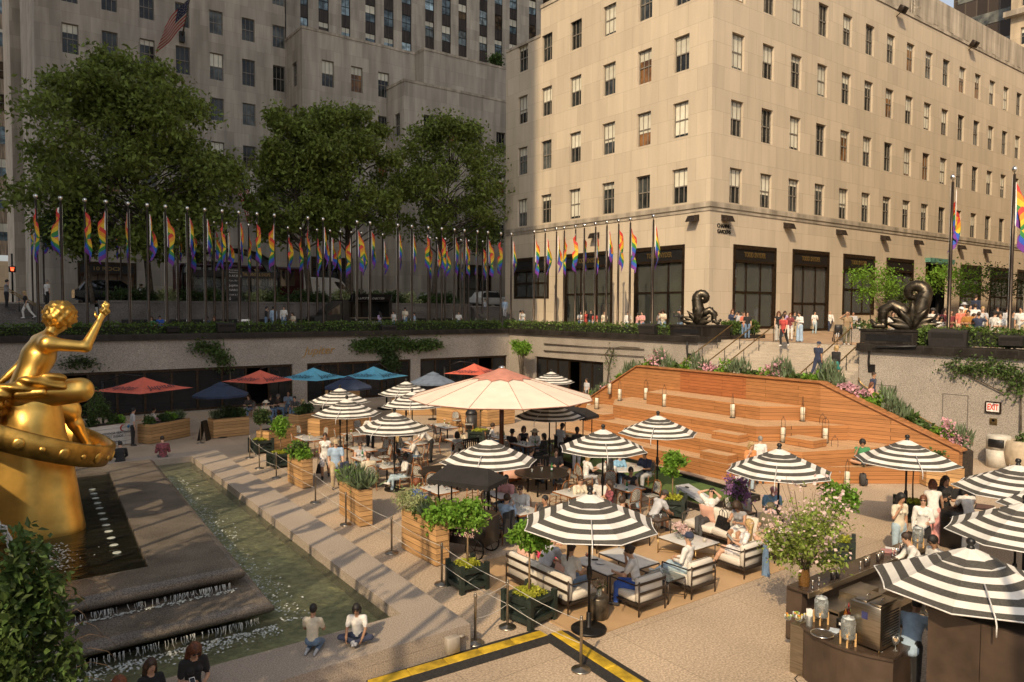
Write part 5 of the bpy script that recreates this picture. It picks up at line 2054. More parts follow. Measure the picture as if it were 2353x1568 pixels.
def us_flag(label,base,tip,fly,hoist,dx,seed):
 t=th_('wall_flag',label,'flag',base)
 d=V3(tip)-V3(base)
 b=MB()
 b.tube([(0,0,0),tuple(d)],[.09,.05],8)
 b.ell(tuple(d*1.02),.10,.10,.10,8,5)
 b.build('pole',M('flagstaff_paint',(.16,.13,.10),.5),t)
 b=MB()
 b.obox((0,.35,-.1),.5,.8,1.1)
 b.build('bracket',DKMET,t)
 nu,nv=26,26
 dn=d.normalized()
 b=MB()
 for i in range(nu+1):
  u=i/nu
  for j in range(nv+1):
   v=j/nv
   p=d*.97-dn*(v*hoist)
   x=dx*fly*u+.18*sin(7*u+3*v+seed)*u
   y=-.25*sin(6*u+2*v+seed)*u+.2*u
   z=-fly*u*math.sqrt(1-dx*dx)-.25*u*u
   b.v.append((p.x+x,p.y+y,p.z+z))
 for i in range(nu):
  for j in range(nv):
   u,v=i/nu,j/nv
   mi=2 if(u<.4 and v<7/13)else((j*13//nv)%2)
   b.f.append((i*(nv+1)+j,(i+1)*(nv+1)+j,(i+1)*(nv+1)+j+1,i*(nv+1)+j+1))
   b.m.append(mi)
   b.sm.append(True)
 for r in range(5):
  for c in range(6):
   i,j=1+int(c*1.6),1+int(r*2.5)
   a=V3(b.v[i*(nv+1)+j])
   e=V3(b.v[(i+1)*(nv+1)+j])
   g=V3(b.v[i*(nv+1)+j+1])
   n_=(e-a).cross(g-a).normalized()*.02
   for sg in(1,-1):
    b.add([a+n_*sg,a+(e-a)*.6+n_*sg,a+(e-a)*.6+(g-a)*.6+n_*sg,a+(g-a)*.6+n_*sg],[(0,1,2,3)],1)
 b.build('flag',USR,t)
 return t
pb,pt=onY(419,82,84.6),onY(438,-10,80.5)
us_flag('large American flag on a slanting pole high on the grey facade above the trees',tuple(pb),tuple(pt),4.2,3.4,-.62,1.0)
pb,pt=onY(528,450,84.6),onY(552,385,81.5)
us_flag('American flag on a slanting pole low on the grey facade between the trees',tuple(pb),tuple(pt),4.6,2.4,.40,2.2)
# planter wall and shrubs along the street
t=th_('granite_planter_wall','long dark granite planter wall with benches below the street','planter',(18,57.4,PZ))
b=MB()
b.box(7.2-18,37.5-18,-.3,.25,0,2.12)
b.box(7.2-18,37.5-18,-.36,.3,2.123,2.28)
b.box(-8-18,7.2-18,-.3,.25,0,1.2)
b.build('wall',GRAND,t)
b=MB()
b.box(-10.7,19.4,.35,5.2,1.9,2.1)
b.build('soil',SOIL,t)
for k in range(9):
 b=MB()
 x=-9.5+3.1*k
 b.box(x,x+2.4,-1.1,-.65,.42,.5)
 b.box(x+.2,x+.3,-1.05,-.7,0,.42)
 b.box(x+2.1,x+2.2,-1.05,-.7,0,.42)
 b.box(x,x+2.4,-.62,-.56,.55,.95)
 b.build('bench',DKMET,t)
rng=np.random.default_rng(9)
xs=7.6
i=0
SH=['dark rounded','pale variegated','dark spreading','mid green']
while xs<37:
 w=rng.uniform(1.3,2.2)
 kind=[0,2,1,0,3,2,1,3][i%8]
 n=1100
 pts,_=clp(n,(0,0,.55),(w*.62,1.0,.75),rng,.3,9,.45)
 o=th_('shrub','%s shrub in the street planter, %s from the left'%(SH[kind],ORD[i+1]),'shrub',(xs+w/2,58.9,PZ+2.1),0,'shrubs in the street planter')
 fol('foliage',pts,.20,[LDK,LEAF_STRAW,LDK,LVI][kind],o,rng=rng)
 b=MB()
 for a in range(4):
  b.tube([(0,0,0),(cos(a*1.6)*w*.3,sin(a*1.6)*.4,.6)],.02,4)
 b.build('stem',TWIG,o)
 xs+=w*.92
 i+=1
for(x0,x1,nm)in((-8,7.0,'left'),(38.0,44.0,'right')):
 b=MB()
 for k in range(12):
  b.box(x0,x1,54.0+.33*k,54.0+.33*(k+1),PZ,PZ+2.0*(k+1)/12)
 struct(b.build('street_steps',GRAND))
t=th_('stair_handrail','pair of brass handrails on the shaded steps at the far left','handrail',(3.2,53.8,PZ))
for s in(0,.14):
 b=MB()
 b.tube([(1.8,-.5,.45+s),(.9,1.2,1.4+s),(-1.2,4.0,2.9+s),(-4.5,4.2,2.95+s)],.035,6)
 b.build('rail',BRASS,t)
for k in range(5):
 b=MB()
 s=k/4
 b.tube([(1.4-2.6*s,.0+4*s,2.0*s*.95),(1.4-2.6*s,.0+4*s,.9+2.0*s)],.025,5)
 b.build('post',DKMET,t)
 # trees
def ptree(nm,label,px,trunk_y,cx,cy,rx,rz,dep,n,seed,leaf=None,ls=.26,tr=.26,clumps=46,z0=None,ry=None):
 c=onY(cx,cy,trunk_y)
 e=onY(cx+rx,cy,trunk_y)
 tp=onY(cx,cy-rz,trunk_y)
 base=onY(px,690,trunk_y)
 r=abs(e.x-c.x)
 return tree(nm,label,(base.x,trunk_y,(PZ+2.05)if z0 is None else z0),0,(c.x,trunk_y,c.z),(r,ry or r*.85,tp.z-c.z),n,ls,leaf or LEAF_PLANE,tr,clumps,.24,seed,group='plane trees along the street',prof=leaf is None)
ptree('plane_tree','largest plane tree with broad crown at left, trunk behind the flags',347,59.3,305,372,250,245,0,42000,1,clumps=150,ls=.36)
ptree('plane_tree','plane tree left of the middle pair, its crown touching the lower flag',714,59.5,672,410,108,165,0,18000,2,clumps=75,ls=.34)
ptree('plane_tree','plane tree right of the middle pair with the higher rounded crown',800,60.0,800,400,130,160,0,21000,3,clumps=85,ls=.34)
ptree('plane_tree','rightmost plane tree reaching to the pale corner building',993,60.3,1035,430,125,155,0,19000,4,clumps=85,ls=.34)
ptree('shade_tree','small dark feathery tree at the left behind the first flags',214,58.7,185,525,105,75,0,7500,5,leaf=LDK,tr=.14,clumps=20,ls=.2)
ptree('shade_tree','small feathery tree right of the big trunk over the kiosk',450,58.7,425,545,75,60,0,5000,6,leaf=LDK,tr=.10,clumps=16,ls=.18)
ptree('street_tree','thin dark tree near the corner building beyond the flags',1120,64,1110,540,48,62,0,2200,7,leaf=LDK,tr=.10,clumps=14,ls=.2)
for k,y in enumerate((7.5,11.0,26.5)):  # trees added out of view to dapple the pool rim with shade
 tree('shade_tree','unseen tree added west of the pool for its shade, %s from the viewer'%ORD[k+1],(-4.6,y,PZ),0,(-4.4,y,8.4),(1.6,1.9,1.9),3600,.2,LVI,.12,22,.34,40+k)
vb=th_('climbing_vine','dark leafy vine with bare tendrils at the lower left corner','vine',(.42,9.0,0))
rg=np.random.default_rng(77)
pts,cl=clp(3000,(0,0,3.1),(.52,.55,1.15),rg,.25,26,.36)
fol('foliage',pts,.115,LVI,vb,rng=rg)
b=MB()
b.tube([(.1,0,0),(.05,0,1.2),(0,.05,2.2),(.05,0,3.2)],[.05,.045,.035,.02],6)
for k in range(9):
 a=rg.uniform(-.4,1.2)
 q=V3((.35,-.1,2.3+.15*k))
 b.tube([q,q+V3((.2*cos(a),-.1,.08)),q+V3((.36*cos(a),-.15,.02)),q+V3((.45*cos(a),-.15,-.10))],.003,4)
b.build('stem',TWIG,vb)
rt=th_('rooftop_shrub','green shrub growing on the roof setback behind the corner building','shrub',tuple(onY(1140,150,79)))
pts,_=clp(900,(0,0,.5),(1.6,1.2,1.1),np.random.default_rng(2),.2,9,.45)
fol('foliage',pts,.3,LVI,rt)
for i,(px,py,cx,cy,rx,rz_r,yy,lf,lab,zb)in enumerate(((2001,740,1998,650,37,55,28.5,LLI,'sunlit young tree left of the larger bronze scroll fountain',PZ),(2056,735,2057,668,24,42,31.0,LVI,'thin young tree just right of the sunlit one, before the dark shop',PZ),(2172,720,2185,645,42,48,24.0,LLI,'bright young tree behind the near flagpole at the promenade',PZ),(2265,705,2280,650,38,55,25.0,LDK,'shaded young tree at the right behind the crowd',PZ))):
 c=onY(cx,cy,yy)
 e=onY(cx+rx,cy,yy)
 tp=onY(cx,cy-rz_r,yy)
 ba=onY(px,py,yy)
 tree('young_tree',lab,(ba.x,yy,zb),0,(c.x,yy,c.z),(abs(e.x-c.x),abs(e.x-c.x),tp.z-c.z),1900,.19,lf,.05,22,.34,20+i,group='young trees in the promenade beds')
t=th_('promenade_bed','granite edged bed of low plants beside the bronze scroll fountain','planter',(44.5,21,PZ))
b=MB()
b.box(-3.4,12,-1.6,2.2,0,.75)
b.build('edging',GRAN,t)
pts=np.random.default_rng(8).random((2600,3))*np.array([15.2,3.4,.55])+np.array([-3.2,-1.4,.7])
fol('foliage',pts,.22,LVI,t)
# vehicles
CARW=M('car_paint_white',(0.62,0.60,0.56),.25,var=.03)
CARK=M('car_paint_black',(0.015,0.014,0.014),.15,var=.1)
CARG=M('car_paint_grey',(0.09,0.088,0.085),.22,var=.1)
CGL=M('car_glass',(0.015,0.016,0.017),.05,spec=.8)
TYRE=M('tyre',(0.014,0.014,0.014),.85)
HUB=M('wheel_rim',(0.32,0.31,0.30),.3,.9)
def wheel(parent,x,y,r,w=.22):
 b=MB()
 b.lathe([(r*.55,-w/2),(r*.93,-w/2),(r,-w/2+.04),(r,w/2-.04),(r*.93,w/2),(r*.55,w/2)],n=18)
 o=b.build('wheel',TYRE,parent,(x,y,r))
 o.rotation_euler=(PI/2,0,0)
 q=MB()
 q.lathe([(0,-w/2-.005),(r*.5,-w/2+.01),(r*.58,-w/2+.02),(r*.58,w/2-.02),(r*.5,w/2-.01),(0,w/2+.005)],n=14)
 q.build('rim',HUB,o)
 return o
def car(name,label,loc,rz,paint,L=4.6,Wd=1.85,Ht=1.65,cat='car',van=False,sill=None):
 t=th_(name,label,cat,loc,rz,'vehicles on the street')
 if van:
  prof=[(-L/2,.45,Ht*.97),(-L/2+.1,.4,Ht),(L*.10,.4,Ht),(L*.22,.4,Ht*.93),(L*.36,.4,Ht*.56),(L*.47,.42,Ht*.48),(L/2,.5,Ht*.34)]
 else:
  prof=[(-L/2,.5,Ht*.58),(-L*.44,.35,Ht*.66),(-L*.36,.3,Ht*.93),(-L*.2,.3,Ht),(L*.05,.3,Ht*.985),(L*.21,.3,Ht*.66),(L*.36,.3,Ht*.60),(L*.46,.33,Ht*.52),(L/2,.45,Ht*.36)]
 b=MB()
 rings=[]
 for(x,zl,zh)in prof:
  mid=min(zh,Ht*.56)
  tw_=Wd/2*(1 if zh<=Ht*.6 else(.93 if van else .78))
  rings.append([(x,-Wd/2*.93,zl),(x,-Wd/2,zl+.2),(x,-Wd/2,mid),(x,-tw_,zh-.06),(x,-tw_*.85,zh),(x,tw_*.85,zh),(x,tw_,zh-.06),(x,Wd/2,mid),(x,Wd/2,zl+.2),(x,Wd/2*.93,zl)])
 n=10
 vs=[p for r in rings for p in r]
 fs=[]
 for i in range(len(rings)-1):
  for j in range(n):
   fs.append((i*n+j,i*n+(j+1)%n,(i+1)*n+(j+1)%n,(i+1)*n+j))
 fs+=[tuple(range(n)),tuple(range(len(vs)-1,len(vs)-n-1,-1))]
 b.add(vs,fs,0,False)
 b.build('body',paint,t)
 for s in(-1,1):
  g=MB()
  if van:
   g.add([(L*.10,s*(Wd/2*.985),Ht*.60),(L*.33,s*(Wd/2+.006),Ht*.585),(L*.22,s*(Wd/2*.955),Ht*.84),(L*.10,s*(Wd/2*.95),Ht*.87)],[(0,1,2,3)])
  else:
   g.add([(-L*.38,s*(Wd/2*.985),Ht*.60),(L*.17,s*(Wd/2*.985),Ht*.60),(L*.06,s*(Wd/2*.80),Ht*.93),(-L*.18,s*(Wd/2*.80),Ht*.95),(-L*.31,s*(Wd/2*.84),Ht*.90)],[(0,1,2,3,4)])
  g.build('side_window',CGL,t)
 g=MB()
 if van:
  g.add([(L*.225,-Wd*.42,Ht*.92),(L*.225,Wd*.42,Ht*.92),(L*.365,Wd*.46,Ht*.57),(L*.365,-Wd*.46,Ht*.57)],[(0,1,2,3)])
 else:
  g.add([(L*.058,-Wd*.36,Ht*.985),(L*.058,Wd*.36,Ht*.985),(L*.216,Wd*.42,Ht*.67),(L*.216,-Wd*.42,Ht*.67)],[(0,1,2,3)])
 for p in range(4):
  g.v[p]=(g.v[p][0]+.015,g.v[p][1],g.v[p][2]+.015)
 g.build('windscreen',CGL,t)
 for s in(-1,1):
  for x in(-L*.31,L*.31):
   wheel(t,x,s*(Wd/2-.08),.34 if not van else .38)
  h=MB()
  h.obox((L/2-.06,s*Wd*.36,Ht*(.40 if not van else .38)),.12,.34,.16,bev=.03)
  h.build('headlight',M('lamp_clear',(.7,.7,.68),.15),t)
 return t
p=onY(740,690,68.5)
car('parked_van','white high roofed van parked beyond the coach',(p.x+.3,68.5,STZ),0,CARW,5.9,2.0,2.75,'van',True)
p=onY(1128,690,66.0)
car('parked_suv','white rounded SUV parked near the corner building',(p.x,66,STZ),0,CARW,4.7,1.9,1.72)
p=onY(1003,690,67)
car('parked_car','silver sedan partly hidden by the planter shrubs',(p.x,67,STZ),0,M('car_paint_silver',(.36,.36,.35),.25,.5),4.5,1.8,1.5)
p=onY(262,690,65.8)
car('black_suv','long black SUV with bright roof rails at the left of the street',(p.x,65.8,STZ),0,CARK,5.6,2.0,1.95)
p=onY(790,690,70.5)
car('grey_car','dark grey car passing between van and corner',(p.x+5,70.5,STZ),0,CARG,4.6,1.85,1.5)
xl,xr=onY(405,650,66.3).x,onY(690,650,66.3).x
bus=th_('coach','dark maroon coach with black window band standing in the street','coach',((xl+xr)/2,66.5,STZ),0,'vehicles on the street')
Lb=xr-xl
b=MB()
b.obox((0,0,1.95),Lb,2.5,3.1,bev=.22)
b.build('body',M('coach_maroon',(0.055,0.012,0.012),.25,var=.1),bus)
b=MB()
b.quad((-Lb/2+.6,-1.256,1.75),(Lb/2-.9,-1.256,1.75),(Lb/2-.9,-1.256,3.2),(-Lb/2+.6,-1.256,3.2))
b.build('side_window',CGL,bus)
b=MB()
b.quad((Lb/2+.005,-1.05,1.2),(Lb/2+.005,1.05,1.2),(Lb/2-.005,1.05,3.2),(Lb/2-.005,-1.05,3.2))
b.build('windscreen',CGL,bus)
for x in(-Lb*.3,Lb*.33):
 for y in(-1.15,1.15):
  wheel(bus,x,y,.48,.3)
for y in(-1.45,1.45):
 b=MB()
 b.tube([(Lb/2-.1,y*.85,3.1),(Lb/2+.25,y,2.9)],.03,5)
 b.obox((Lb/2+.28,y,2.6),.12,.22,.5,bev=.04)
 b.build('mirror',BLACK,bus)
xa,xb=onY(440,650,60.8).x,onY(640,650,60.8).x
kx=(xa+xb)/2
kw=xb-xa
ks=th_('entrance_kiosk','glass entrance kiosk with arched roof and dark frame behind the flags','kiosk',(kx,62.2,STZ))
b=MB()
nn=14
for y in(-1.4,1.4):
 b.tube([(-kw/2,y,0),(-kw/2,y,2.6)]+[(-kw/2*cos(PI*k/nn),y,2.6+1.9*sin(PI*k/nn))for k in range(1,nn)]+[(kw/2,y,2.6),(kw/2,y,0)],.09,6)
 b.box(-kw/2,kw/2,y-.08,y+.08,2.45,2.65)
 for x in(-kw/6,kw/6):
  b.tube([(x,y,0),(x,y,4.2)],.06,6)
b.build('frame',DKMET,ks)
b=MB()
for k in range(nn):
 a0,a1=PI*k/nn,PI*(k+1)/nn
 b.quad((-kw/2*cos(a0),-1.3,2.6+1.85*sin(a0)),(-kw/2*cos(a1),-1.3,2.6+1.85*sin(a1)),(-kw/2*cos(a1),1.3,2.6+1.85*sin(a1)),(-kw/2*cos(a0),1.3,2.6+1.85*sin(a0)))
b.quad((-kw/2,-1.3,0),(kw/2,-1.3,0),(kw/2,-1.3,2.5),(-kw/2,-1.3,2.5))
b.build('glass',gmat('kiosk_glass',(.35,.38,.36),.3),ks)
b=MB()
b.box(-kw/2+.1,kw/2-.1,-1.52,-1.46,2.25,2.75)
b.build('sign_band',BLACK,ks)
text('lettering','RESTAURANTS & SHOPS',.36,GOLDL,face_mat((.2*kw,-1.53,2.5),(1,0,0),(0,0,1)),ks,.01,width=2.6)
LETW=M('letters_white',(.62,.60,.56),.6)
sg=th_('directory_sign','tall dark directory sign with white restaurant names by the kiosk','sign',(onY(541,690,58.0).x,58.05,PZ+2.1))
b=MB()
b.box(-.55,.55,0,.12,.2,2.75)
b.build('panel',BLACK,sg)
for k,(s,sz)in enumerate((('Rink Level\nRestaurants',.17),('5 ACRES',.25),('Ciao, Bar',.17),('Jupiter',.27),('NARO',.23),('Smith & F',.17))):
 text('lettering',s,sz,LETW,face_mat((-.45,-.012,2.5-.36*k),(1,0,0),(0,0,1)),sg,.005,align='LEFT')
b=MB()
b.box(-.4,-.37,-.012,-.004,.3,.55)
b.add([(-.48,-.012,.42),(-.385,-.012,.28),(-.29,-.012,.42),(-.385,-.012,.34)],[(0,1,2,3)])
b.build('arrow',LETW,sg)
xl,xr=onY(720,700,55.0).x,onY(895,700,55.0).x
ft=th_('food_truck','black step van food truck with raised serving hatch','food truck',((xl+xr)/2,55.6,PZ),0)
L_=xr-xl
b=MB()
b.prism([(-L_*.16,-1.05),(L_/2,-1.05),(L_/2,1.05),(-L_*.16,1.05)],.35,.95)
b.prism([(-L_*.16,-1.05),(-L_*.08,-1.05),(-L_*.08,1.05),(-L_*.16,1.05)],.951,2.35)
b.prism([(L_*.46,-1.05),(L_/2,-1.05),(L_/2,1.05),(L_*.46,1.05)],.951,2.35)
b.prism([(-L_*.08,.95),(L_*.46,.95),(L_*.46,1.05),(-L_*.08,1.05)],.951,2.35)
b.prism([(-L_*.16,-1.05),(L_/2,-1.05),(L_/2,1.05),(-L_*.16,1.05)],2.351,2.5)
b.prism([(-L_*.36,-1.0),(-L_*.165,-1.0),(-L_*.165,1.0),(-L_*.36,1.0)],.35,[1.5,2.4,2.4,1.5])
b.prism([(-L_*.5,-.85),(-L_*.362,-.95),(-L_*.362,.95),(-L_*.5,.85)],.4,[1.1,1.3,1.3,1.1])
b.build('body',M('truck_black',(.016,.015,.014),.3,var=.2),ft)
b=MB()
b.quad((-L_*.08,-1.06,2.36),(L_*.46,-1.06,2.36),(L_*.47,-1.75,2.95),(-L_*.09,-1.75,2.95))
for x in(-L_*.07,L_*.45):
 b.tube([(x,-1.04,1.4),(x,-1.7,2.9)],.025,5)
o=b.build('hatch',BLACK,ft)
text('lettering',"LUKE'S LOBSTER",.32,LETW,face_mat((L_*.19,-1.44,2.60),(1,0,0),(0,-.69,.59)),ft,.006,width=2.3)
b=MB()
b.box(-L_*.08,L_*.46,-1.35,-1.02,1.02,1.08)
b.build('counter',BST,ft)
text('lettering','LOBSTER.CRAB & SHRIMP',.3,LETW,face_mat((L_*.2,-1.062,.66),(1,0,0),(0,0,1)),ft,.004,width=2.6)
b=MB()
b.quad((-L_*.34,-1.007,1.3),(-L_*.19,-1.007,1.35),(-L_*.19,-1.007,2.1),(-L_*.30,-1.007,1.65))
b.build('cab_window',CGL,ft)
for x in(-L_*.38,L_*.3):
 for y in(-.9,.9):
  wheel(ft,x,y,.38)
p=onY(1570,700,60)
for i,(px,py,Y,lab)in enumerate(((562,734,53.0,'white square litter bin by the hedge below the kiosk'),)):
 q=onY(px,py,Y)
 t=th_('litter_bin',lab,'bin',(q.x,Y,PZ))
 b=MB()
 b.obox((0,0,.5),.62,.5,1.0,bev=.08)
 b.build('body',WHITE,t)
 b=MB()
 b.obox((0,-.24,.72),.42,.05,.28,bev=.01)
 b.build('opening',BLACK,t)
q=onY(15,640,74)
ts=th_('pedestrian_signal','pedestrian signal showing a red hand at the far left','signal',(q.x+.4,74,STZ))
b=MB()
b.tube([(0,0,0),(0,0,4.2)],.07,7)
b.build('post',DKMET,ts)
b=MB()
b.obox((0,-.16,2.9),.5,.22,.5,bev=.03)
b.build('housing',BLACK,ts)
b=MB()
for k in range(4):
 b.tube([(-.09+.06*k,-.285,2.9),(-.12+.08*k,-.285,3.06)],.02,5)
b.obox((0,-.285,2.84),.2,.02,.16,bev=.005)
b.build('hand_symbol',emit('signal_red',(1.0,.10,.03),3.0),ts)
# striped parasols
CANW=M('canvas_white',(0.68,0.65,0.59),.85,var=.05,scale=5)
CAND=M('canvas_charcoal',(0.070,0.064,0.054),.9,var=.15,scale=30)
TRIMW=M('canvas_trim',(0.72,0.70,0.66),.8)
UGRP='black and white striped parasols'
def parasol_proto():
 t=th_('striped_parasol','','parasol',(0,0,0),0,UGRP)
 n,Rr,za,zr=8,1.38,2.72,2.16
 b=MB()
 b.lathe([(.028,.06),(.028,2.72)],n=10)
 b.lathe([(.045,1.05),(.055,1.1),(.05,1.28),(.035,1.32)],n=10)
 b.tube([(.05,0,1.16),(.15,0,1.16),(.15,0,1.08)],.012,5)
 b.build('pole',DKMET,t)
 b=MB()
 b.lathe([(.36,0),(.36,.05),(.34,.065),(.08,.075),(.06,.10),(.05,.36),(.036,.38)],n=28)
 b.build('base',DKMET,t)
 bands=8
 b=MB()
 sub=4
 rings=[]
 for i in range(bands*2+1):
  s=.24+.76*i/(bands*2)
  ring=[]
  for k in range(n):
   a0,a1=2*PI*k/n,2*PI*(k+1)/n
   for q in range(sub):
    u=q/sub
    c,e=V3((cos(a0),sin(a0),0)),V3((cos(a1),sin(a1),0))
    p=c.lerp(e,u)*Rr*s
    sag=4*u*(1-u)
    z=za-(za-zr)*(s**1.18)-.03*sag*s+(.05*sag*s*s if i==bands*2 else 0)*.4
    p*=1-.025*sag*s*s
    ring.append((p.x,p.y,z))
  rings.append(ring)
 m=n*sub
 vs=[p for r in rings for p in r]
 b.v=vs
 for i in range(bands*2):
  for k in range(m):
   b.f.append((i*m+k,(i+1)*m+k,(i+1)*m+(k+1)%m,i*m+(k+1)%m))
   b.m.append(1 if(bands-1-i//2)%2==0 else 0)
   b.sm.append(False)
 cn=b.build('canopy',[CANW,CAND],t)
 b=MB()
 b.tube([V3(p)+V3((0,0,-.004))for p in rings[-1]]+[rings[-1][0]],.013,5,caps=False)
 b.build('trim',TRIMW,cn)
 b=MB()
 v=[]
 for s,dz in((.34,.012),(.335,.018),(.22,.03),(.10,.05),(.03,.06)):
  for k in range(n*2):
   a=2*PI*k/(n*2)
   rr=Rr*s*(1 if k%2==0 else cos(PI/n)*.96)
   v.append((rr*cos(a),rr*sin(a),za-(za-zr)*(s**1.18)+dz))
 b.v=v
 for i in range(4):
  for k in range(n*2):
   b.f.append((i*n*2+k,(i+1)*n*2+k,(i+1)*n*2+(k+1)%(n*2),i*n*2+(k+1)%(n*2)))
   b.m.append([2,1,0,0][i])
   b.sm.append(False)
 b.build('vent',[CANW,CAND,TRIMW],t)
 b=MB()
 b.lathe([(.05,za+.02),(.06,za+.045),(.05,za+.08),(.035,za+.09),(.06,za+.12),(.068,za+.155),(.05,za+.195),(0,za+.21)],n=12)
 b.build('finial',BLACK,t)
 for k in range(n):
  a=2*PI*k/n
  b=MB()
  b.tube([(.04*cos(a),.04*sin(a),za-.05),(Rr*.97*cos(a),Rr*.97*sin(a),zr-.01)],.010,4,caps=False)
  b.tube([(.04*cos(a),.04*sin(a),2.0),(Rr*.5*cos(a),Rr*.5*sin(a),za-(za-zr)*.44-.03)],.008,4,caps=False)
  b.build('rib',DKMET,t)
 b=MB()
 a=2*PI*4.5/n
 ca,sa=cos(a),sin(a)
 b.tube([(Rr*.55*ca,Rr*.55*sa,za-(za-zr)*.5+.03),(Rr*.95*ca,Rr*.95*sa,zr+.03),(Rr*1.0*ca,Rr*1.0*sa,zr-.06),(Rr*1.0*ca,Rr*1.0*sa,zr-.22)],.012,4)
 b.build('tie_strap',TRIMW,t)
 return t
UMB=[(781,888,'farthest striped parasol, left one near the blue canopies',0),(797,912,'striped parasol with sagging canopy over the left dining tables',0),(906,942,'striped parasol over the pair of white tables beside the server',0),(933,873,'small far striped parasol right below the larger blue canopy',0),(947,896,'striped parasol half hidden by the large cream umbrella',0),(1267,851,'small striped parasol standing before the east wall doors',0),(1263,918,'striped parasol in the shadow of the large cream umbrella',0),(1123,1003,'striped parasol in front of the mahogany pole, over the dark round table',0),(1386,980,'striped parasol over the round white table beside the turf',0),(1512,949,'striped parasol in front of the timber steps',0),(1356,1125,'large near striped parasol over the lounge sofas',0),(1791,1024,'striped parasol right of the lounge before the timber steps',0),(2085,1004,'striped parasol over the women standing by the bar',0),(2340,1060,'striped parasol cut by the right edge below the exit sign',0),(2231,1246,'nearest striped parasol with streaks of shade over the bar',0)]
up0=parasol_proto()
for i,(px,py,lab,_)in enumerate(UMB):
 p=G(px,py,2.86)
 rz=[.2,.45,.1,.3,.6,.2,.05,.32,.52,.18,.47,.12,.33,.5,.22][i]
 if i==0:
  up0.location,up0['label'],up0.rotation_euler=(p.x,p.y,0),lab,(0,0,rz)
 else:
  dup(up0,(p.x,p.y,0),rz,lab)
pA,pB=G(2191,1228,2.16),G(2308,1165,2.16)
dup(up0,(pA.x+1.12,pA.y-.81,0),PI+.65-.39*0,'striped parasol between the nearest one and the right edge')
dup(up0,(pB.x+1.1,pB.y-.85,0),PI+.6,'striped parasol peeking in at the right edge, highest of the bar group')
# large cream umbrella with mahogany pole
p=G(1152,1108)
bu=th_('cream_umbrella','very large cream umbrella with mahogany pole in the middle of the terrace','umbrella',(p.x,p.y,0))
MAHO=M('mahogany',(0.115,0.032,0.013),.35,var=.25,scale=3,stretch=(1,1,.1))
b=MB()
b.lathe([(.085,.4),(.085,3.9)],n=12)
b.build('pole',MAHO,bu)
b=MB()
b.obox((0,0,.35),1.1,1.1,.5,bev=.03)
b.obox((0,0,.66),.9,.9,.12,bev=.02)
b.build('base',plk('mahogany_slats',(0.30,0.11,0.04),.09,2,'x'),bu)
N12,RB,zA,zB=12,3.42,4.12,3.18
CREAM=M('canvas_cream',(0.70,0.61,0.50),.85,var=.04,scale=2)
ROSE=M('canvas_rose',(0.47,0.20,0.145),.85,var=.08)
b=MB()
for k in range(N12):
 a0,a1=2*PI*k/N12+.1,2*PI*(k+1)/N12+.1
 for i in range(6):
  s0,s1=.2+.8*i/6,.2+.8*(i+1)/6
  f_=lambda s:zA-(zA-zB)*s**1.12
  b.add([(RB*s0*cos(a0),RB*s0*sin(a0),f_(s0)),(RB*s1*cos(a0),RB*s1*sin(a0),f_(s1)),(RB*s1*cos(a1),RB*s1*sin(a1),f_(s1)),(RB*s0*cos(a1),RB*s0*sin(a1),f_(s0))],[(0,1,2,3)],0)
cn=b.build('canopy',CREAM,bu)
b=MB()
for k in range(N12):
 a=2*PI*k/N12+.1
 b.tube([(RB*s*cos(a),RB*s*sin(a),zA-(zA-zB)*s**1.12+.006)for s in(.2,.4,.6,.8,1.0)],.010,4,caps=False)
b.tube([(RB*cos(2*PI*k/N12+.1),RB*sin(2*PI*k/N12+.1),zB)for k in range(N12+1)],.018,5,caps=False)
b.build('seam',M('seam_rose',(.36,.17,.12),.8),cn)
b=MB()
v=[]
for s,dz in((.34,.02),(.26,.05),(.10,.10),(.02,.16)):
 for k in range(24):
  a=2*PI*k/24+.1
  rr=RB*s*(1.0 if(k%2==0 or s<.3)else .80)
  v.append((rr*cos(a),rr*sin(a),zA-(zA-zB)*(rr/RB)**1.12+dz))
b.v=v
for i in range(3):
 for k in range(24):
  b.f.append((i*24+k,(i+1)*24+k,(i+1)*24+(k+1)%24,i*24+(k+1)%24))
  b.m.append(0)
  b.sm.append(False)
b.build('vent',ROSE,bu)
b=MB()
b.lathe([(.04,zA),(.04,zA+.12),(.14,zA+.13),(.12,zA+.2),(0,zA+.23)],n=14)
b.build('finial',SILV,bu)
for k in range(N12):
 a=2*PI*k/N12+.1
 b=MB()
 b.tube([(.08*cos(a),.08*sin(a),zA-.12),(RB*.98*cos(a),RB*.98*sin(a),zB-.03)],.028,4,caps=False)
 b.tube([(.08*cos(a),.08*sin(a),2.95),(RB*.5*cos(a),RB*.5*sin(a),zA-(zA-zB)*.46-.06)],.022,4,caps=False)
 b.build('rib',MAHO,bu)
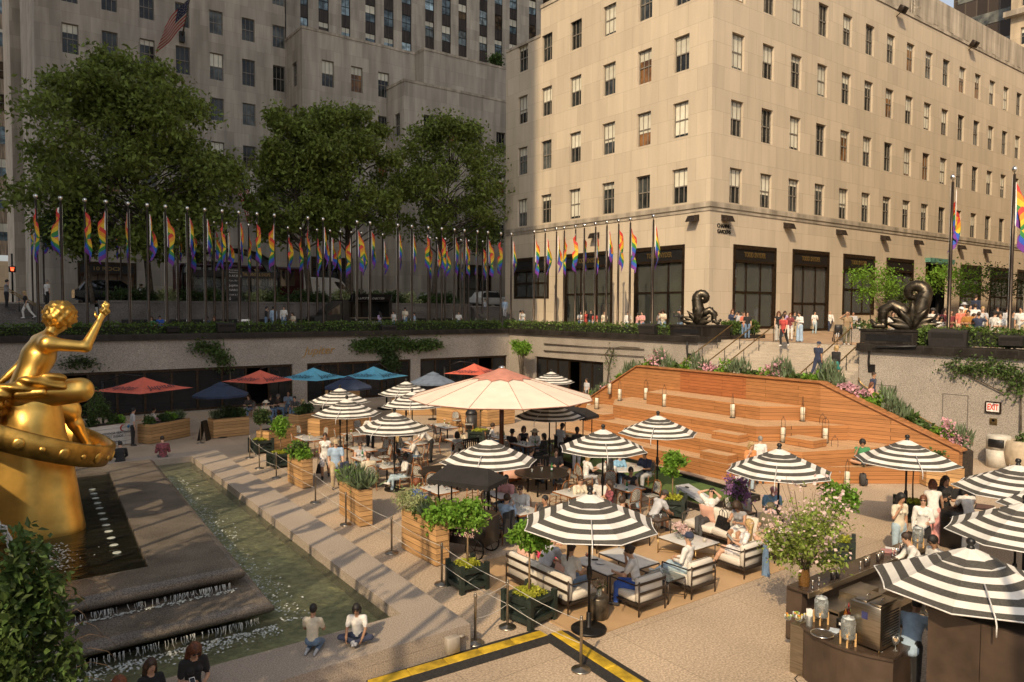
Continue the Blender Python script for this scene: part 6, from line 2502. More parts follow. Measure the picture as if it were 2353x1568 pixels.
 # square cantilever canopies with script, plain navy parasols
INK=M('script_ink',(0.012,0.018,0.035),.8)
def canopy(label,c,diag,col,rot,mast=1,word=True):
 t=th_('cantilever_canopy',label,'canopy',(c[0],c[1],0),0,'square cantilever canopies before the restaurant')
 h=diag/2
 za,zb=c[2],c[2]-.62
 P=[V3((h*cos(rot+PI/2*k),h*sin(rot+PI/2*k),zb))for k in range(4)]
 A=V3((0,0,za))
 b=MB()
 for k in range(4):
  q0,q1=P[k],P[(k+1)%4]
  for i in range(4):
   s0,s1=i/4,(i+1)/4
   g=lambda q,s:A.lerp(q,s)+V3((0,0,-.10*sin(PI*s)))
   if i==0:
    b.add([A,g(q0,s1),g(q1,s1)],[(0,1,2)])
   else:
    b.add([g(q0,s0),g(q0,s1),g(q1,s1),g(q1,s0)],[(0,1,2,3)])
 m=M('canvas_'+col,{'coral':(0.62,0.125,0.075),'skyblue':(0.115,0.40,0.55)}[col],.8,var=.08,scale=2)
 cn=b.build('canopy',m,t)
 if word:
  for k in range(4):
   q0,q1=P[k],P[(k+1)%4]
   mid=(q0+q1)/2
   if mid.y>.2*h:
    continue
   r=(q1-q0).normalized()
   up=(A-mid).normalized()
   n_=r.cross(up)
   ctr=mid.lerp(A,.30)-V3((0,0,.045))+n_*.06
   text('lettering','Jupiter',.62,INK,face_mat(ctr,r,up),cn,.002,shear=.35)
 b=MB()
 mx=V3((h*.72*mast,h*.62,0))
 b.tube([mx,mx+V3((0,0,za-.25))],.055,8)
 b.tube([mx+V3((0,0,za-.3)),mx*.5+V3((0,0,za+.12)),A+V3((0,0,.04))],.035,6)
 b.build('mast',DKMET,t)
 b=MB()
 b.obox((mx.x,mx.y,.06),.9,.9,.12,bev=.03)
 b.build('base',DKMET,t)
 return t
canopy('coral red square canopy at the far left with dark script',(7.05,40.7,2.92),4.6,'coral',2.9,-1)
canopy('coral red square canopy half behind the navy parasol',(13.6,43.0,2.82),4.2,'coral',2.85)
canopy('sky blue square canopy, left of the two',(16.7,42.7,2.84),4.3,'skyblue',2.85)
canopy('sky blue square canopy, right of the two with its mast in front',(19.8,40.9,2.9),4.3,'skyblue',2.85)
canopy('coral red square canopy near the corner of the walls',(26.9,40.5,2.82),4.2,'coral',2.85,-1)
def plain_parasol(label,x,y,za,col,R=1.35):
 t=th_('plain_parasol',label,'parasol',(x,y,0),0,'plain cloth parasols')
 b=MB()
 prof=[(.02,za),(R*.35,za-.17),(R*.7,za-.38),(R,za-.56),(R*.995,za-.66)]
 b.lathe(prof,n=8,smooth=False,caps=False)
 b.build('canopy',cmat_(col),t)
 b=MB()
 b.lathe([(R*.30,za-.11),(R*.12,za-.01),(.02,za+.05)],n=8,smooth=False,caps=False)
 b.build('vent',cmat_(col),t)
 b=MB()
 b.lathe([(.025,.03),(.025,za)],n=8)
 b.lathe([(.3,0),(.3,.05),(.05,.08)],n=16)
 b.build('pole',DKMET,t)
 return t
def cmat_(c):
 return M('canvas_'+c,{'navy':(0.018,0.030,0.065),'bluegrey':(0.13,0.165,0.22)}[c],.85,var=.1)
for(px,py,lab,col,z)in((507,880,'navy parasol between the two coral canopies at left','navy',2.72),(800,866,'navy parasol in front of the two sky blue canopies','navy',2.65),(995,856,'blue grey parasol left of the big cream umbrella','bluegrey',2.75)):
 p=G(px,py,z)
 plain_parasol(lab,p.x,p.y,z,col)
 # cedar planters
def cdr(label,corners,h,plants,seed,soil=True,mat_=None,grp=None):
 rng=np.random.default_rng(seed)
 cx=sum(c[0]for c in corners)/4
 cy=sum(c[1]for c in corners)/4
 t=th_('cedar_planter',label,'planter',(cx,cy,0),0,grp or 'cedar board planters')
 q=[(c[0]-cx,c[1]-cy)for c in corners]
 b=MB()
 b.prism(q,.03,h)
 b.build('box',mat_ or CEDAR,t)
 b=MB()
 for i in range(4):
  a,c=V3((*q[i],0)),V3((*q[(i+1)%4],0))
  d=(c-a).normalized()
  n_=V3((d.y,-d.x,0))
  b.add([a+n_*.012+V3((0,0,h+.002)),c+n_*.012+V3((0,0,h+.002)),c-n_*.08+V3((0,0,h+.002)),a-n_*.08+V3((0,0,h+.002))],[(0,1,2,3)])
 b.build('rim',M('cedar_rim',(0.46,0.27,0.125),.6,var=.15),t)
 b=MB()
 b.add([(x*.86,y*.86,h+.005)for x,y in q],[(0,1,2,3)])
 b.build('soil',SOIL,t)
 Q=[V3((*c,0))for c in q]
 for(u,v,kind,sz)in plants:
  p=(Q[0].lerp(Q[1],u)).lerp(Q[3].lerp(Q[2],u),v)
  p=V3((p.x*.9,p.y*.9,h))
  if kind=='grass':
   n=int(260*sz)
   pp=rng.normal(size=(n,3))*np.array([.12,.12,.02])*sz
   dd=rng.normal(size=(n,3))*np.array([.5,.5,.1])+np.array([0,0,1.0])
   fol('grass_clump',pp+np.array([0,0,.02]),.42*sz,LEAF_GREY,t,aspect=.10,up=0,loc=p,dirs=dd,rng=rng)
  elif kind in('lime','dark','vine','straw','fern','trail'):
   pp,_=clp(int(420*sz),(0,0,.16*sz),(.32*sz,.32*sz,.26*sz),rng,.3,8,.5)
   if kind=='trail':
    pp[:,2]-=.22
    pp[:,:2]+=np.array([p.x,p.y])*.12
   fol('leafy_plant',pp,.13,{'lime':LLI,'dark':LDK,'vine':LVI,'straw':LEAF_STRAW,'fern':LLI,'trail':LLI}[kind],t,aspect=.25 if kind=='straw' else .6,loc=p,rng=rng)
  elif kind=='tall':
   pp,_=clp(int(620*sz),(0,0,.75*sz),(.38*sz,.38*sz,.75*sz),rng,.2,10,.4)
   fol('tall_plant',pp,.13,LVI,t,loc=p,rng=rng,aspect=.35)
  elif kind in('pink','purple'):
   pp,_=clp(int(160*sz),(0,0,.22*sz),(.24*sz,.24*sz,.16*sz),rng,.5,6,.4)
   fol('flower',pp,.07,PETAL_PINK if kind=='pink' else PETAL_LILAC,t,loc=p,rng=rng,aspect=.9)
 return t
def boxpx(fl,fr,depth,side=None):
 a,c=G(*fl),G(*fr)
 d=(c-a)
 d.z=0
 d.normalize()
 n_=V3((-d.y,d.x,0))
 return[(a.x,a.y),(c.x,c.y),(c.x+n_.x*depth,c.y+n_.y*depth),(a.x+n_.x*depth,a.y+n_.y*depth)]
def deep(pl_,pf,pr):
 a,f_,r=G(*pl_),G(*pf),G(*pr)
 bk=a+(r-f_)
 return[(a.x,a.y),(f_.x,f_.y),(r.x,r.y),(bk.x,bk.y)]
cdr('large near cedar planter with pale variegated shrub beside the black cart',deep((923,1262),(1002,1304),(1032,1297)),1.12,[(.08,.5,'straw',1.5),(.35,.4,'straw',1.0),(.5,.5,'vine',1.2),(.6,.3,'grass',.7),(.85,.4,'trail',1.3),(.95,.6,'lime',1.2),(.3,.7,'pink',.7)],1)
cdr('cedar planter with feathery grasses in front of the seated man in cream',deep((780,1181),(826,1213),(856,1208)),1.08,[(.1,.5,'lime',1.0),(.35,.5,'grass',1.2),(.6,.5,'fern',.9),(.85,.5,'grass',1.1),(.5,.3,'straw',.7)],2)
cdr('cedar planter with pink astilbe plumes beside the walking couple',deep((661,1108),(695,1125),(719,1121)),1.05,[(.1,.5,'pink',1.1),(.2,.5,'fern',1.2),(.5,.5,'vine',1.2),(.85,.5,'lime',1.1),(.75,.4,'pink',.5)],3)
cdr('white painted planter with outdoor seating notice and tall bamboo',boxpx((200,1036),(301,1021),.8),1.02,[(.25,.5,'tall',1.25),(.5,.5,'tall',1.0),(.12,.4,'dark',1.0),(.75,.4,'vine',1.2),(.92,.5,'lime',.8)],4,mat_=plk('white_boards',(0.62,0.58,0.52),.21,3,'z',var=.06,rough=.6),grp='white planter')
cdr('cedar planter with pink flowers behind the man in patterned shirt',boxpx((346,1022),(437,1003),.8),.92,[(.1,.5,'vine',1.0),(.35,.5,'pink',.9),(.4,.4,'dark',.9),(.7,.5,'lime',1.0),(.9,.5,'grass',.9),(.55,.5,'vine',1.0)],5)
cdr('cedar planter with purple smoke bush left of the small topiary',boxpx((491,1009),(573,1000),.8),.95,[(.15,.5,'grass',1.0),(.45,.5,'dark',1.4),(.7,.5,'dark',1.1),(.9,.5,'vine',1.0)],6)
for i,(fl,fr,h,pls,lab)in enumerate((((618,1041),(682,1026),.95,[(.5,.5,'dark',.8)],'cedar planter behind the bright round topiary'),((686,1008),(730,1000),1.15,[(.3,.5,'vine',1.1),(.7,.5,'dark',1.2)],'taller cedar planter seen left of the sagging striped parasol'),((735,1012),(846,985),1.0,[(.2,.5,'grass',.7),(.6,.5,'vine',.8)],'long cedar planter behind the left dining tables'),((900,955),(1000,955),1.0,[(.4,.5,'dark',.7)],'cedar planter under the middle striped parasols'),((1003,975),(1082,985),.98,[(.3,.5,'dark',1.0),(.8,.5,'grass',.7)],'weathered cedar planter beside the dark litter bin'),((1120,982),(1183,973),.95,[(.5,.5,'vine',.6)],'cedar planter right behind the mahogany pole'),((1246,966),(1340,956),.55,[(.5,.5,'dark',.4)],'low cedar planter at the foot of the timber wing'),((770,930),(850,912),.95,[(.2,.5,'vine',1.1),(.5,.5,'dark',1.1),(.8,.5,'vine',1.0)],'shaded cedar planter in front of the blue canopies'))):
 cdr(lab,boxpx(fl,fr,.75),h,pls,20+i)
p0,p1=G(2128,1119),G(2215,1132)
cdr('long low cedar bench box behind the women at the bar',[(p0.x,p0.y),(p1.x,p1.y),(p1.x+1.0,p1.y+1.3),(p0.x+1.0,p0.y+1.3)],.85,[(.9,.8,'vine',.9)],31)
a,c=G(200,1036),G(301,1021)
d=(c-a).normalized()
n_=V3((d.y,-d.x,0))
for s,z,k,f_ in(('FOR OUTDOOR SEATING',.62,.155,.52),('SEE HOST INSIDE',.47,.155,.52),('Jupiter',.22,.26,.55)):
 o=text('lettering',s,k,INK,face_mat(a.lerp(c,f_)+n_*.012+V3((0,0,z)),d,(0,0,1)),None,.003,shear=.3 if s[0]=='J' else 0)
 wp=[x for x in COL.objects if x.get('label','').startswith('white painted planter')][0]
 kid(o,wp)
b=MB()
mo=a.lerp(c,.82)+n_*.015+V3((0,0,.82))
b.tube([mo+d*(.12*cos(t_))+V3((0,0,.14*sin(t_)))for t_ in np.linspace(1.0,5.0,10)],[.012+.02*sin(PI*i/9)for i in range(10)],5)
kid(b.build('moon_emblem',M('emblem_red',(.45,.05,.04),.7)),wp)
b=MB()
st=a.lerp(c,.95)+n_*.015+V3((0,0,.86))
for k in range(4):
 b.tube([st-(d*cos(k*PI/4)+V3((0,0,sin(k*PI/4))))*.09,st+(d*cos(k*PI/4)+V3((0,0,sin(k*PI/4))))*.09],.014,5)
kid(b.build('star_emblem',M('emblem_blue',(.03,.18,.35),.7)),wp)
# dark green crate planters with standard topiaries
GRN=M('crate_green',(0.020,0.030,0.024),.45,var=.25,scale=6)
def crt(label,c,w,rz,h,trunk_top,crown_r,leaf=LLI,seed=0,n=1500,ls=.11,sparse=.33):
 rng=np.random.default_rng(seed+50)
 t=th_('topiary_crate',label,'potted tree',(c[0],c[1],0),rz,'topiary trees in dark green crates')
 b=MB()
 k=w/2
 b.box(-k+.05,k-.05,-k+.05,k-.05,.06,h-.04)
 b.build('box',GRN,t)
 b=MB()
 for sx in(-1,1):
  for sy in(-1,1):
   b.box(sx*k-.05,sx*k+.05,sy*k-.05,sy*k+.05,0,h+.06)
 for s in(-1,1):
  for z in(.10,h-.14):
   b.box(-k+.05,k-.05,s*k-.035,s*k+.035,z,z+.1)
   b.box(s*k-.035,s*k+.035,-k+.05,k-.05,z,z+.1)
 b.build('frame',GRN,t)
 for(ax,s)in(('y',-1),('x',-1),('y',1),('x',1)):
  b=MB()
  for sg in(-1,1):
   if ax=='y':
    b.tube([(-sg*(k-.07),s*(k-.035),.21),(sg*(k-.07),s*(k-.035),h-.15)],.024,4)
   else:
    b.tube([(s*(k-.035),-sg*(k-.07),.21),(s*(k-.035),sg*(k-.07),h-.15)],.024,4)
  b.build('cross_brace',GRN,t)
 v=rng.random((700,3))*np.array([w-.2,w-.2,.05])+np.array([-k+.1,-k+.1,h-.05])
 v[:,2]+=.05*np.cos(v[:,0]/k*1.3)*np.cos(v[:,1]/k*1.3)
 fol('ground_cover',v,.055,LEAF_YEL,t,rng=rng,aspect=.9)
 b=MB()
 b.tube([(0,0,h-.08),(.015,.01,h+(trunk_top-h)*.5),(0,0,trunk_top)],[.028,.022,.018],7)
 cc=trunk_top+crown_r[1]*.75
 pts,cl=clp(n,(0,0,cc),(crown_r[0],crown_r[0],crown_r[1]),rng,.35,16,sparse)
 for q in cl:
  b.tube([(0,0,trunk_top-.05),tuple(V3(q).lerp(V3((0,0,trunk_top)),.5)+V3((0,0,.03))),tuple(q)],[.012,.009,.004],4,caps=False)
 b.build('trunk',M('pale_bark',(0.22,0.145,0.075),.8,var=.2),t)
 fol('crown',pts,ls,leaf,t,rng=rng,aspect=.62)
 return t
def cratepx(label,l,f_,r,h,trunk_top,cr,**k):
 a,b_,c=G(*l),G(*f_),G(*r)
 ctr=(a+c)/2
 w=((a-b_).length+(c-b_).length)/2
 rz=math.atan2((c-b_).y,(c-b_).x)
 return crt(label,(ctr.x,ctr.y),w,rz,h,trunk_top,cr,**k)
cratepx('lime green topiary in dark crate beside the black cart',(1028,1347),(1062,1367),(1120,1353),.58,1.42,(.52,.42),seed=1,n=1700)
cratepx('topiary in dark crate nearest the viewer, behind the steel posts',(1164,1425),(1207,1452),(1267,1424),.60,1.55,(.50,.36),seed=2,n=1500)
crt('round topiary in dark crate beside the turf cornhole lawn',tuple(G(1545,1186))[:2],.72,.6,.6,1.35,(.48,.42),seed=3,n=1700)
crt('bright round topiary in dark crate left of the first dining table',tuple(G(645,1072))[:2],.75,.1,.6,1.3,(.46,.42),seed=4,n=1600)
crt('shaded round topiary in dark crate at the far left of the dining area',tuple(G(600,1040))[:2],.75,.1,.6,1.3,(.46,.42),seed=5,n=1300,leaf=LDK)
crt('slim topiary in dark crate beside the litter bin',tuple(G(1103,1014))[:2],.8,.5,.55,1.6,(.36,.26),seed=6,n=700,leaf=LDK)
crt('dark leaved standard tree in crate behind the women at the bar',tuple(G(2096,1196))[:2],.9,.55,.6,1.65,(.62,.30),seed=7,n=1200,leaf=LDK)
crt('bushy round topiary in dark crate left of the backpack',tuple(G(1926,1290))[:2],.7,.5,.6,1.35,(.55,.45),seed=8,n=1900)
# steel crowd posts with cords
ST=[(574,1053),(596,1077),(635,1099),(725,1155),(795,1206),(900,1271),(1015,1343),(1092,1478),(1166,1442),(1335,1540)]
STL=['post beyond the pool corner','post left of the bright topiary','post by the pink astilbe planter','post left of the strolling man','post before the grassy planter','post left of the large near planter','post by the black cart','post at the outer pool corner','post left of the nearest topiary crate','post before the near parasol base']
sp0=th_('crowd_post','','post',(0,0,0),0,'brushed steel crowd posts')
b=MB()
b.lathe([(.026,.03),(.026,.97),(.02,.985),(0,.985)],n=10)
b.lathe([(.03,.90),(.034,.91),(.034,.93),(.03,.94)],n=10)
b.build('stem',BST,sp0)
b=MB()
b.lathe([(.18,0),(.18,.015),(.165,.028),(.04,.045),(.03,.06)],n=24)
b.build('foot',BST,sp0)
spl=[]
for i,(px,py)in enumerate(ST):
 p=G(px,py)
 spl.append(p)
 lab='steel crowd '+STL[i]
 if i==0:
  sp0.location,sp0['label']=p,lab
 else:
  dup(sp0,p,None,lab)
extra=[(300*0+552,1000,'by the restaurant planter'),(461,1019,'between the two shaded planters'),(1203,955,'behind the hat wearing guests'),(1268,950,'left of the timber wing'),(2318,1130,'beyond the bar by the wall'),(2225,1177,'at the end of the bench box')]
for(px,py,w)in extra:
 dup(sp0,G(px,py),None,'steel crowd post '+w)
CORD=M('grey_cord',(0.50,0.47,0.42),.7)
k=0
for(i,j)in((0,1),(1,2),(2,3),(3,4),(4,5),(5,6),(6,8),(8,9),(7,8)):
 for z in(.90,.48):
  a,c=spl[i]+V3((0,0,z)),spl[j]+V3((0,0,z))
  b=MB()
  b.tube([a.lerp(c,s)-V3((0,0,.05*4*s*(1-s)))for s in np.linspace(0,1,7)],.007,4,caps=False)
  o=b.build('barrier_cord',CORD)
  tag(o,'grey %s cord between crowd %s and %s'%('upper' if z>.6 else 'lower',STL[i].split(' ',1)[0]+' '+STL[i].split(' ',1)[1],ORD[j]+' post'),'cord','cords of the crowd posts')
  o['label']='%s grey cord from the %s'%('upper' if z>.6 else 'lower',STL[i]if(i,j)!=(8,9)else 'post left of the nearest crate toward the parasol')
  if(i,j)==(7,8):
   o['label']='%s grey cord running from the pool corner post to the crate'%('upper' if z>.6 else 'lower')
  k+=1
  # cable ramps: yellow lids on black rubber
YEL=M('ramp_yellow',(0.52,0.34,0.02),.6,var=.25,scale=5)
RUB=M('ramp_rubber',(0.022,0.020,0.018),.75,var=.3,scale=20,bump=.4,bscale=90)
def ramp(label,a,c,n=5):
 a,c=V3(a),V3(c)
 d=(c-a)
 L_=d.length
 t=th_('cable_ramp',label,'cable ramp',a,math.atan2(d.y,d.x))
 b=MB()
 b.prism([(0,-.32),(L_,-.32),(L_,-.13),(0,-.13)],.004,[.01,.01,.065,.065])
 b.prism([(0,.13),(L_,.13),(L_,.32),(0,.32)],.004,[.065,.065,.01,.01])
 b.build('rubber_edge',RUB,t)
 for k in range(n):
  q=MB()
  q.obox((L_*(k+.5)/n,0,.04),L_/n-.012,.255,.07,bev=.012)
  q.build('lid',YEL,t)
 return t
e0,e1,e2=G(850,1580),G(1250,1462),G(1480,1590)
ramp('yellow lidded cable ramp running along the pool rim front',e0,e1,5)
ramp('yellow lidded cable ramp angling off toward the viewer',e1+V3((.22,-.10,0)),e2,3)
b=MB()
q=G(1005,1500)
b.obox((7.05,11.33,.25),.26,.16,.30,bev=.015)
b.tube([(7.2,11.33,.35),(7.32,11.33,.35)],.03,6)
b.tube([(7.05,11.36,.1),(7.05,11.36,0)],.03,6)
tag(b.build('outlet_box',M('grey_box_paint',(.33,.29,.24),.7)),'small stone coloured outlet box fixed to the pool rim front','outlet box')
# turf bed with cornhole boards
TURF=M('turf',(0.10,0.16,0.035),.95,var=.25,scale=60,bump=.5,bscale=120,world=True)
p0,p1,p2=G(1515,1166-40),G(1608,1172),G(1737,1152)
fa,fb=G(1608,1172),G(1737,1152-8)
dv=V3((0,1,0))
x0,x1=19.6,22.4
yb=G(1608,1172).y
t=th_('turf_lawn','strip of artificial turf in a black timber kerb before the steps','lawn',(21,yb+6,0))
b=MB()
a1,a2=G(1608,1173),G(1737,1150)
v1=V3((a2.x-a1.x,a2.y-a1.y,0)).normalized()
v2=V3((-v1.y,v1.x,0))
o_=V3((a1.x-21,a1.y-yb-6,0))
wd,ln=(a2-a1).length,12.0
Mx=lambda u,v,z:tuple(o_+v1*u+v2*v+V3((0,0,z)))
b.add([Mx(0,0,.06),Mx(wd,0,.06),Mx(wd,ln,.06),Mx(0,ln,.06)],[(0,1,2,3)])
b.build('turf',TURF,t)
for(u0,u1,w0,w1)in((-.1,wd+.1,-.1,0),(-.1,wd+.1,ln,ln+.1),(-.1,0,0,ln),(wd,wd+.1,0,ln)):
 b=MB()
 b.add([Mx(u0,w0,0),Mx(u1,w0,0),Mx(u1,w1,0),Mx(u0,w1,0),Mx(u0,w0,.2),Mx(u1,w0,.2),Mx(u1,w1,.2),Mx(u0,w1,.2)],[(0,1,5,4),(1,2,6,5),(2,3,7,6),(3,0,4,7),(4,5,6,7)])
 b.build('kerb',BLACK,t)
for i,(u,v,lab)in enumerate(((.72,1.0,'grey cornhole board at the near end of the turf'),(.72,10.6,'grey cornhole board at the far end behind the standing man'))):
 c=V3((21,yb+6,0))+V3(Mx(u,v,.06))
 q=th_('cornhole_board',lab,'game board',c,math.atan2(v2.y,v2.x)+(PI if i else 0),'cornhole boards')
 b=MB()
 b.prism([(-.6,-.3),(.6,-.3),(.6,.3),(-.6,.3)],[.02,.28,.28,.02],[.10,.36,.36,.10])
 b.build('deck',M('board_grey',(.42,.43,.45),.5),q)
 for s in(-1,1):
  b=MB()
  b.box(.5,.56,s*.26-.03,s*.26+.03,0,.29)
  b.build('leg',M('board_grey',(.42,.43,.45),.5),q)
 b=MB()
 b.lathe([(.075,0),(.075,.004)],n=14)
 o=b.build('hole',BLACK,q)
 o.matrix_local=Matrix.Translation((.36,0,.314))@Matrix.Rotation(-math.atan(.26/1.2),4,'Y')
 # lanterns on the timber steps
lan=th_('lantern','','lantern',(0,0,0),0,'candle lanterns on the timber steps')
b=MB()
b.lathe([(.095,.02),(.095,.56),(.08,.575),(0,.575)],n=14)
b.build('candle',M('candle_wax',(.68,.62,.48),.5),lan)
b=MB()
b.lathe([(.125,0),(.125,.015)],n=16)
b.tube([(.12,0,0),(.12,0,.8),(.09,0,.92),(0,0,.97),(-.09,0,.92),(-.12,0,.8),(-.12,0,0)],.009,5)
b.tube([(.10*cos(a),.10*sin(a),.3)for a in np.linspace(0,2*PI,13)],.007,4,caps=False)
b.tube([(.035*cos(a),0,1.0+.035*sin(a))for a in np.linspace(0,2*PI,9)],.007,4,caps=False)
b.build('wire_frame',BLACK,lan)
LN=[(1526,934,'on the upper left tier',2),(1683,960,'on the middle tier right of centre',2),(1844,968,'on the right tier, highest on that side',2),(1799,1016,'beside the right half step',1),(1889,1008,'right of the half step, left of a close pair',1),(1896,1018,'right of the half step, right of a close pair',1),(1917,1062,'left of the man in green',0),(1846,1117,'on the paving left of the bushy topiary',-1),(1946,1120,'on the paving left of the backpack',-1),(1412,905,'at the left end of the upper tier',2),(1353,952,'at the far left of the lower tier',0),(1424,921,'at the left end next to the upper tier block',2),(1484,918,'tucked against the left end of the top tier',2),(1371,940,'at the far left above the lower tier',1)]
for i,(px,py,lab,lv)in enumerate(LN):
 z=levels[lv]if lv>=0 else 0
 p=G(px,py,z+.01)
 if lv>=0 and p.x>RX-.2:
  p.x=RX-.2
 lab='cream candle lantern in wire frame '+lab
 if i==0:
  lan.location,lan['label']=p,lab
 else:
  dup(lan,p,.4*i,lab)
  # bistro furniture
RATT=M('rattan_cane',(0.30,0.115,0.035),.4,var=.2,scale=6)
def weavemat():
 mt=bpy.data.materials.new('woven_black_white')
 mt.use_nodes=True
 nt=mt.node_tree
 L=nt.links.new
 c=nd(nt,'ShaderNodeTexChecker')
 c.inputs['Scale'].default_value=42
 c.inputs[1].default_value=(.55,.52,.45,1)
 c.inputs[2].default_value=(.012,.012,.012,1)
 L(nd(nt,'ShaderNodeTexCoord').outputs['Object'],c.inputs[0])
 L(c.outputs[0],nt.nodes['Principled BSDF'].inputs['Base Color'])
 nt.nodes['Principled BSDF'].inputs['Roughness'].default_value=.6
 return mt
WEAVE=weavemat()
bc=th_('bistro_chair','','chair',(0,0,0),0,'woven rattan bistro chairs')
b=MB()
b.obox((0,0,.455),.43,.42,.035,bev=.015)
b.build('seat',WEAVE,bc)
b=MB()
pts=[(-.2,-.2,.47),(-.205,-.245,.66),(-.19,-.27,.80),(-.13,-.285,.89),(0,-.29,.925),(.13,-.285,.89),(.19,-.27,.80),(.205,-.245,.66),(.2,-.2,.47)]
v=[]
for(z,w,y)in((.52,.16,-.225),(.62,.175,-.245),(.72,.175,-.26),(.80,.16,-.272),(.87,.11,-.282)):
 v+=[(-w,y,z),(0,y-.025,z),(w,y,z)]
b.add(v,[(i*3+j,i*3+j+1,(i+1)*3+j+1,(i+1)*3+j)for i in range(4)for j in range(2)])
o=b.build('backrest',WEAVE,bc)
md=o.modifiers.new('t','SOLIDIFY')
md.thickness=.012
b=MB()
b.tube(pts,.017,6)
b.tube([(-.17,-.22,.52),(0,-.245,.52),(.17,-.22,.52)],.011,5)
b.build('back_frame',RATT,bc)
for sx in(-1,1):
 b=MB()
 b.tube([(sx*.2,-.19,.47),(sx*.215,-.26,0)],.016,6)
 b.build('leg',RATT,bc)
 b=MB()
 b.tube([(sx*.2,.19,.47),(sx*.21,.215,0)],.016,6)
 b.build('leg',RATT,bc)
b=MB()
b.tube([(-.208,.2,.22),(.208,.2,.22),(.212,-.23,.22),(-.212,-.23,.22),(-.208,.2,.22)],.010,5,caps=False)
for sx in(-1,1):
 b.tube([(sx*.2,.19,.36),(sx*.2,0,.43),(sx*.2,-.19,.36)],.009,4)
b.build('stretcher',RATT,bc)
MARB=M('marble',(0.60,0.585,0.55),.22,var=.07,scale=2.2,detail=8)
bt=th_('bistro_table','','table',(0,0,0),0,'white topped bistro tables')
b=MB()
b.obox((0,0,.74),.76,.76,.03,bev=.008)
b.build('tabletop',MARB,bt)
b=MB()
for(x0,x1,y0,y1)in((-.385,.385,-.392,-.382),(-.385,.385,.382,.392),(-.392,-.386,-.38,.38),(.386,.392,-.38,.38)):
 b.box(x0,x1,y0,y1,.71,.754)
b.build('wood_edge',RATT,bt)
b=MB()
b.tube([(0,0,.05),(0,0,.72)],.03,8)
for a in range(4):
 b.tube([(0,0,.09),(.26*cos(a*PI/2+.78),.26*sin(a*PI/2+.78),.02)],.02,5)
b.build('pedestal',DKMET,bt)
GLS=gmat('clear_glass',(.85,.88,.87),.08)
BOTG=gmat('green_bottle_glass',(.05,.26,.08),.5)
ORANGED=M('orange_drink',(0.70,0.16,0.02),.15,var=.05)
def small(name,parts,label,cat,group):
 t=th_(name,label,cat,(0,0,0),0,group)
 for nm,fn,mt in parts:
  b=MB()
  fn(b)
  b.build(nm,mt,t)
 return t
tw_glass=small('tumbler',[('glass',lambda b:b.lathe([(.028,0),(.034,.11)],n=10,caps=False),GLS),('water',lambda b:b.lathe([(.027,.004),(.031,.07)],n=10),gmat('drink_water',(.8,.85,.85),.35))],'','glass','water tumblers on the tables')
tw_spritz=small('spritz_glass',[('glass',lambda b:b.lathe([(.035,0),(.006,.008),(.006,.08),(.04,.12),(.045,.17),(.036,.21)],n=10,caps=False),GLS),('drink',lambda b:b.lathe([(.01,.10),(.04,.125),(.043,.17)],n=10),ORANGED)],'','glass','orange drinks on the tables')
tw_bottle=small('green_bottle',[('glass',lambda b:b.lathe([(.036,0),(.037,.16),(.03,.20),(.013,.25),(.012,.30),(0,.30)],n=10),BOTG),('paper_label',lambda b:b.lathe([(.0375,.05),(.0375,.12)],n=10,caps=False),M('bottle_label',(.5,.55,.6),.7))],'','bottle','green water bottles')
tw_vase=small('bud_vase',[('jar',lambda b:b.lathe([(.035,0),(.035,.08),(.025,.10)],n=10),M('ceramic_white',(.6,.57,.5),.4)),('stem',lambda b:[b.tube([(0,0,.08),(.02*i,.015,.16),(.035*i,.02,.22)],.006,4)for i in(-1,0,1)],LLI),('flower',lambda b:[b.ell((.035*i,.02,.225),.018,.018,.02,6,4)for i in(-1,0,1)],PETAL_PALE)],'','vase','bud vases on the tables')
tw_cand=small('candle_glass',[('glass',lambda b:b.lathe([(.04,0),(.045,.10)],n=10),M('frosted_glass',(.5,.45,.36),.3))],'','candle','candle glasses')
tw_plate=small('plate',[('plate',lambda b:b.lathe([(.06,0),(.12,.018),(.118,.022),(.06,.008)],n=16),M('plate_white',(.66,.64,.6),.25))],'','plate','white plates')
TWP=dict(g=tw_glass,s=tw_spritz,b=tw_bottle,v=tw_vase,c=tw_cand,p=tw_plate)
TWN=dict(g='clear tumbler',s='orange drink in stemmed glass',b='green glass water bottle',v='small white bud vase',c='frosted candle glass',p='white plate')
twuse={}
def ware(k,x,y,z,where):
 o=TWP[k]
 lab=TWN[k]+' '+where
 if k not in twuse:
  twuse[k]=1
  o.location=(x,y,z)
  o['label']=lab
  return o
 return dup(o,(x,y,z),random.uniform(0,6),lab)
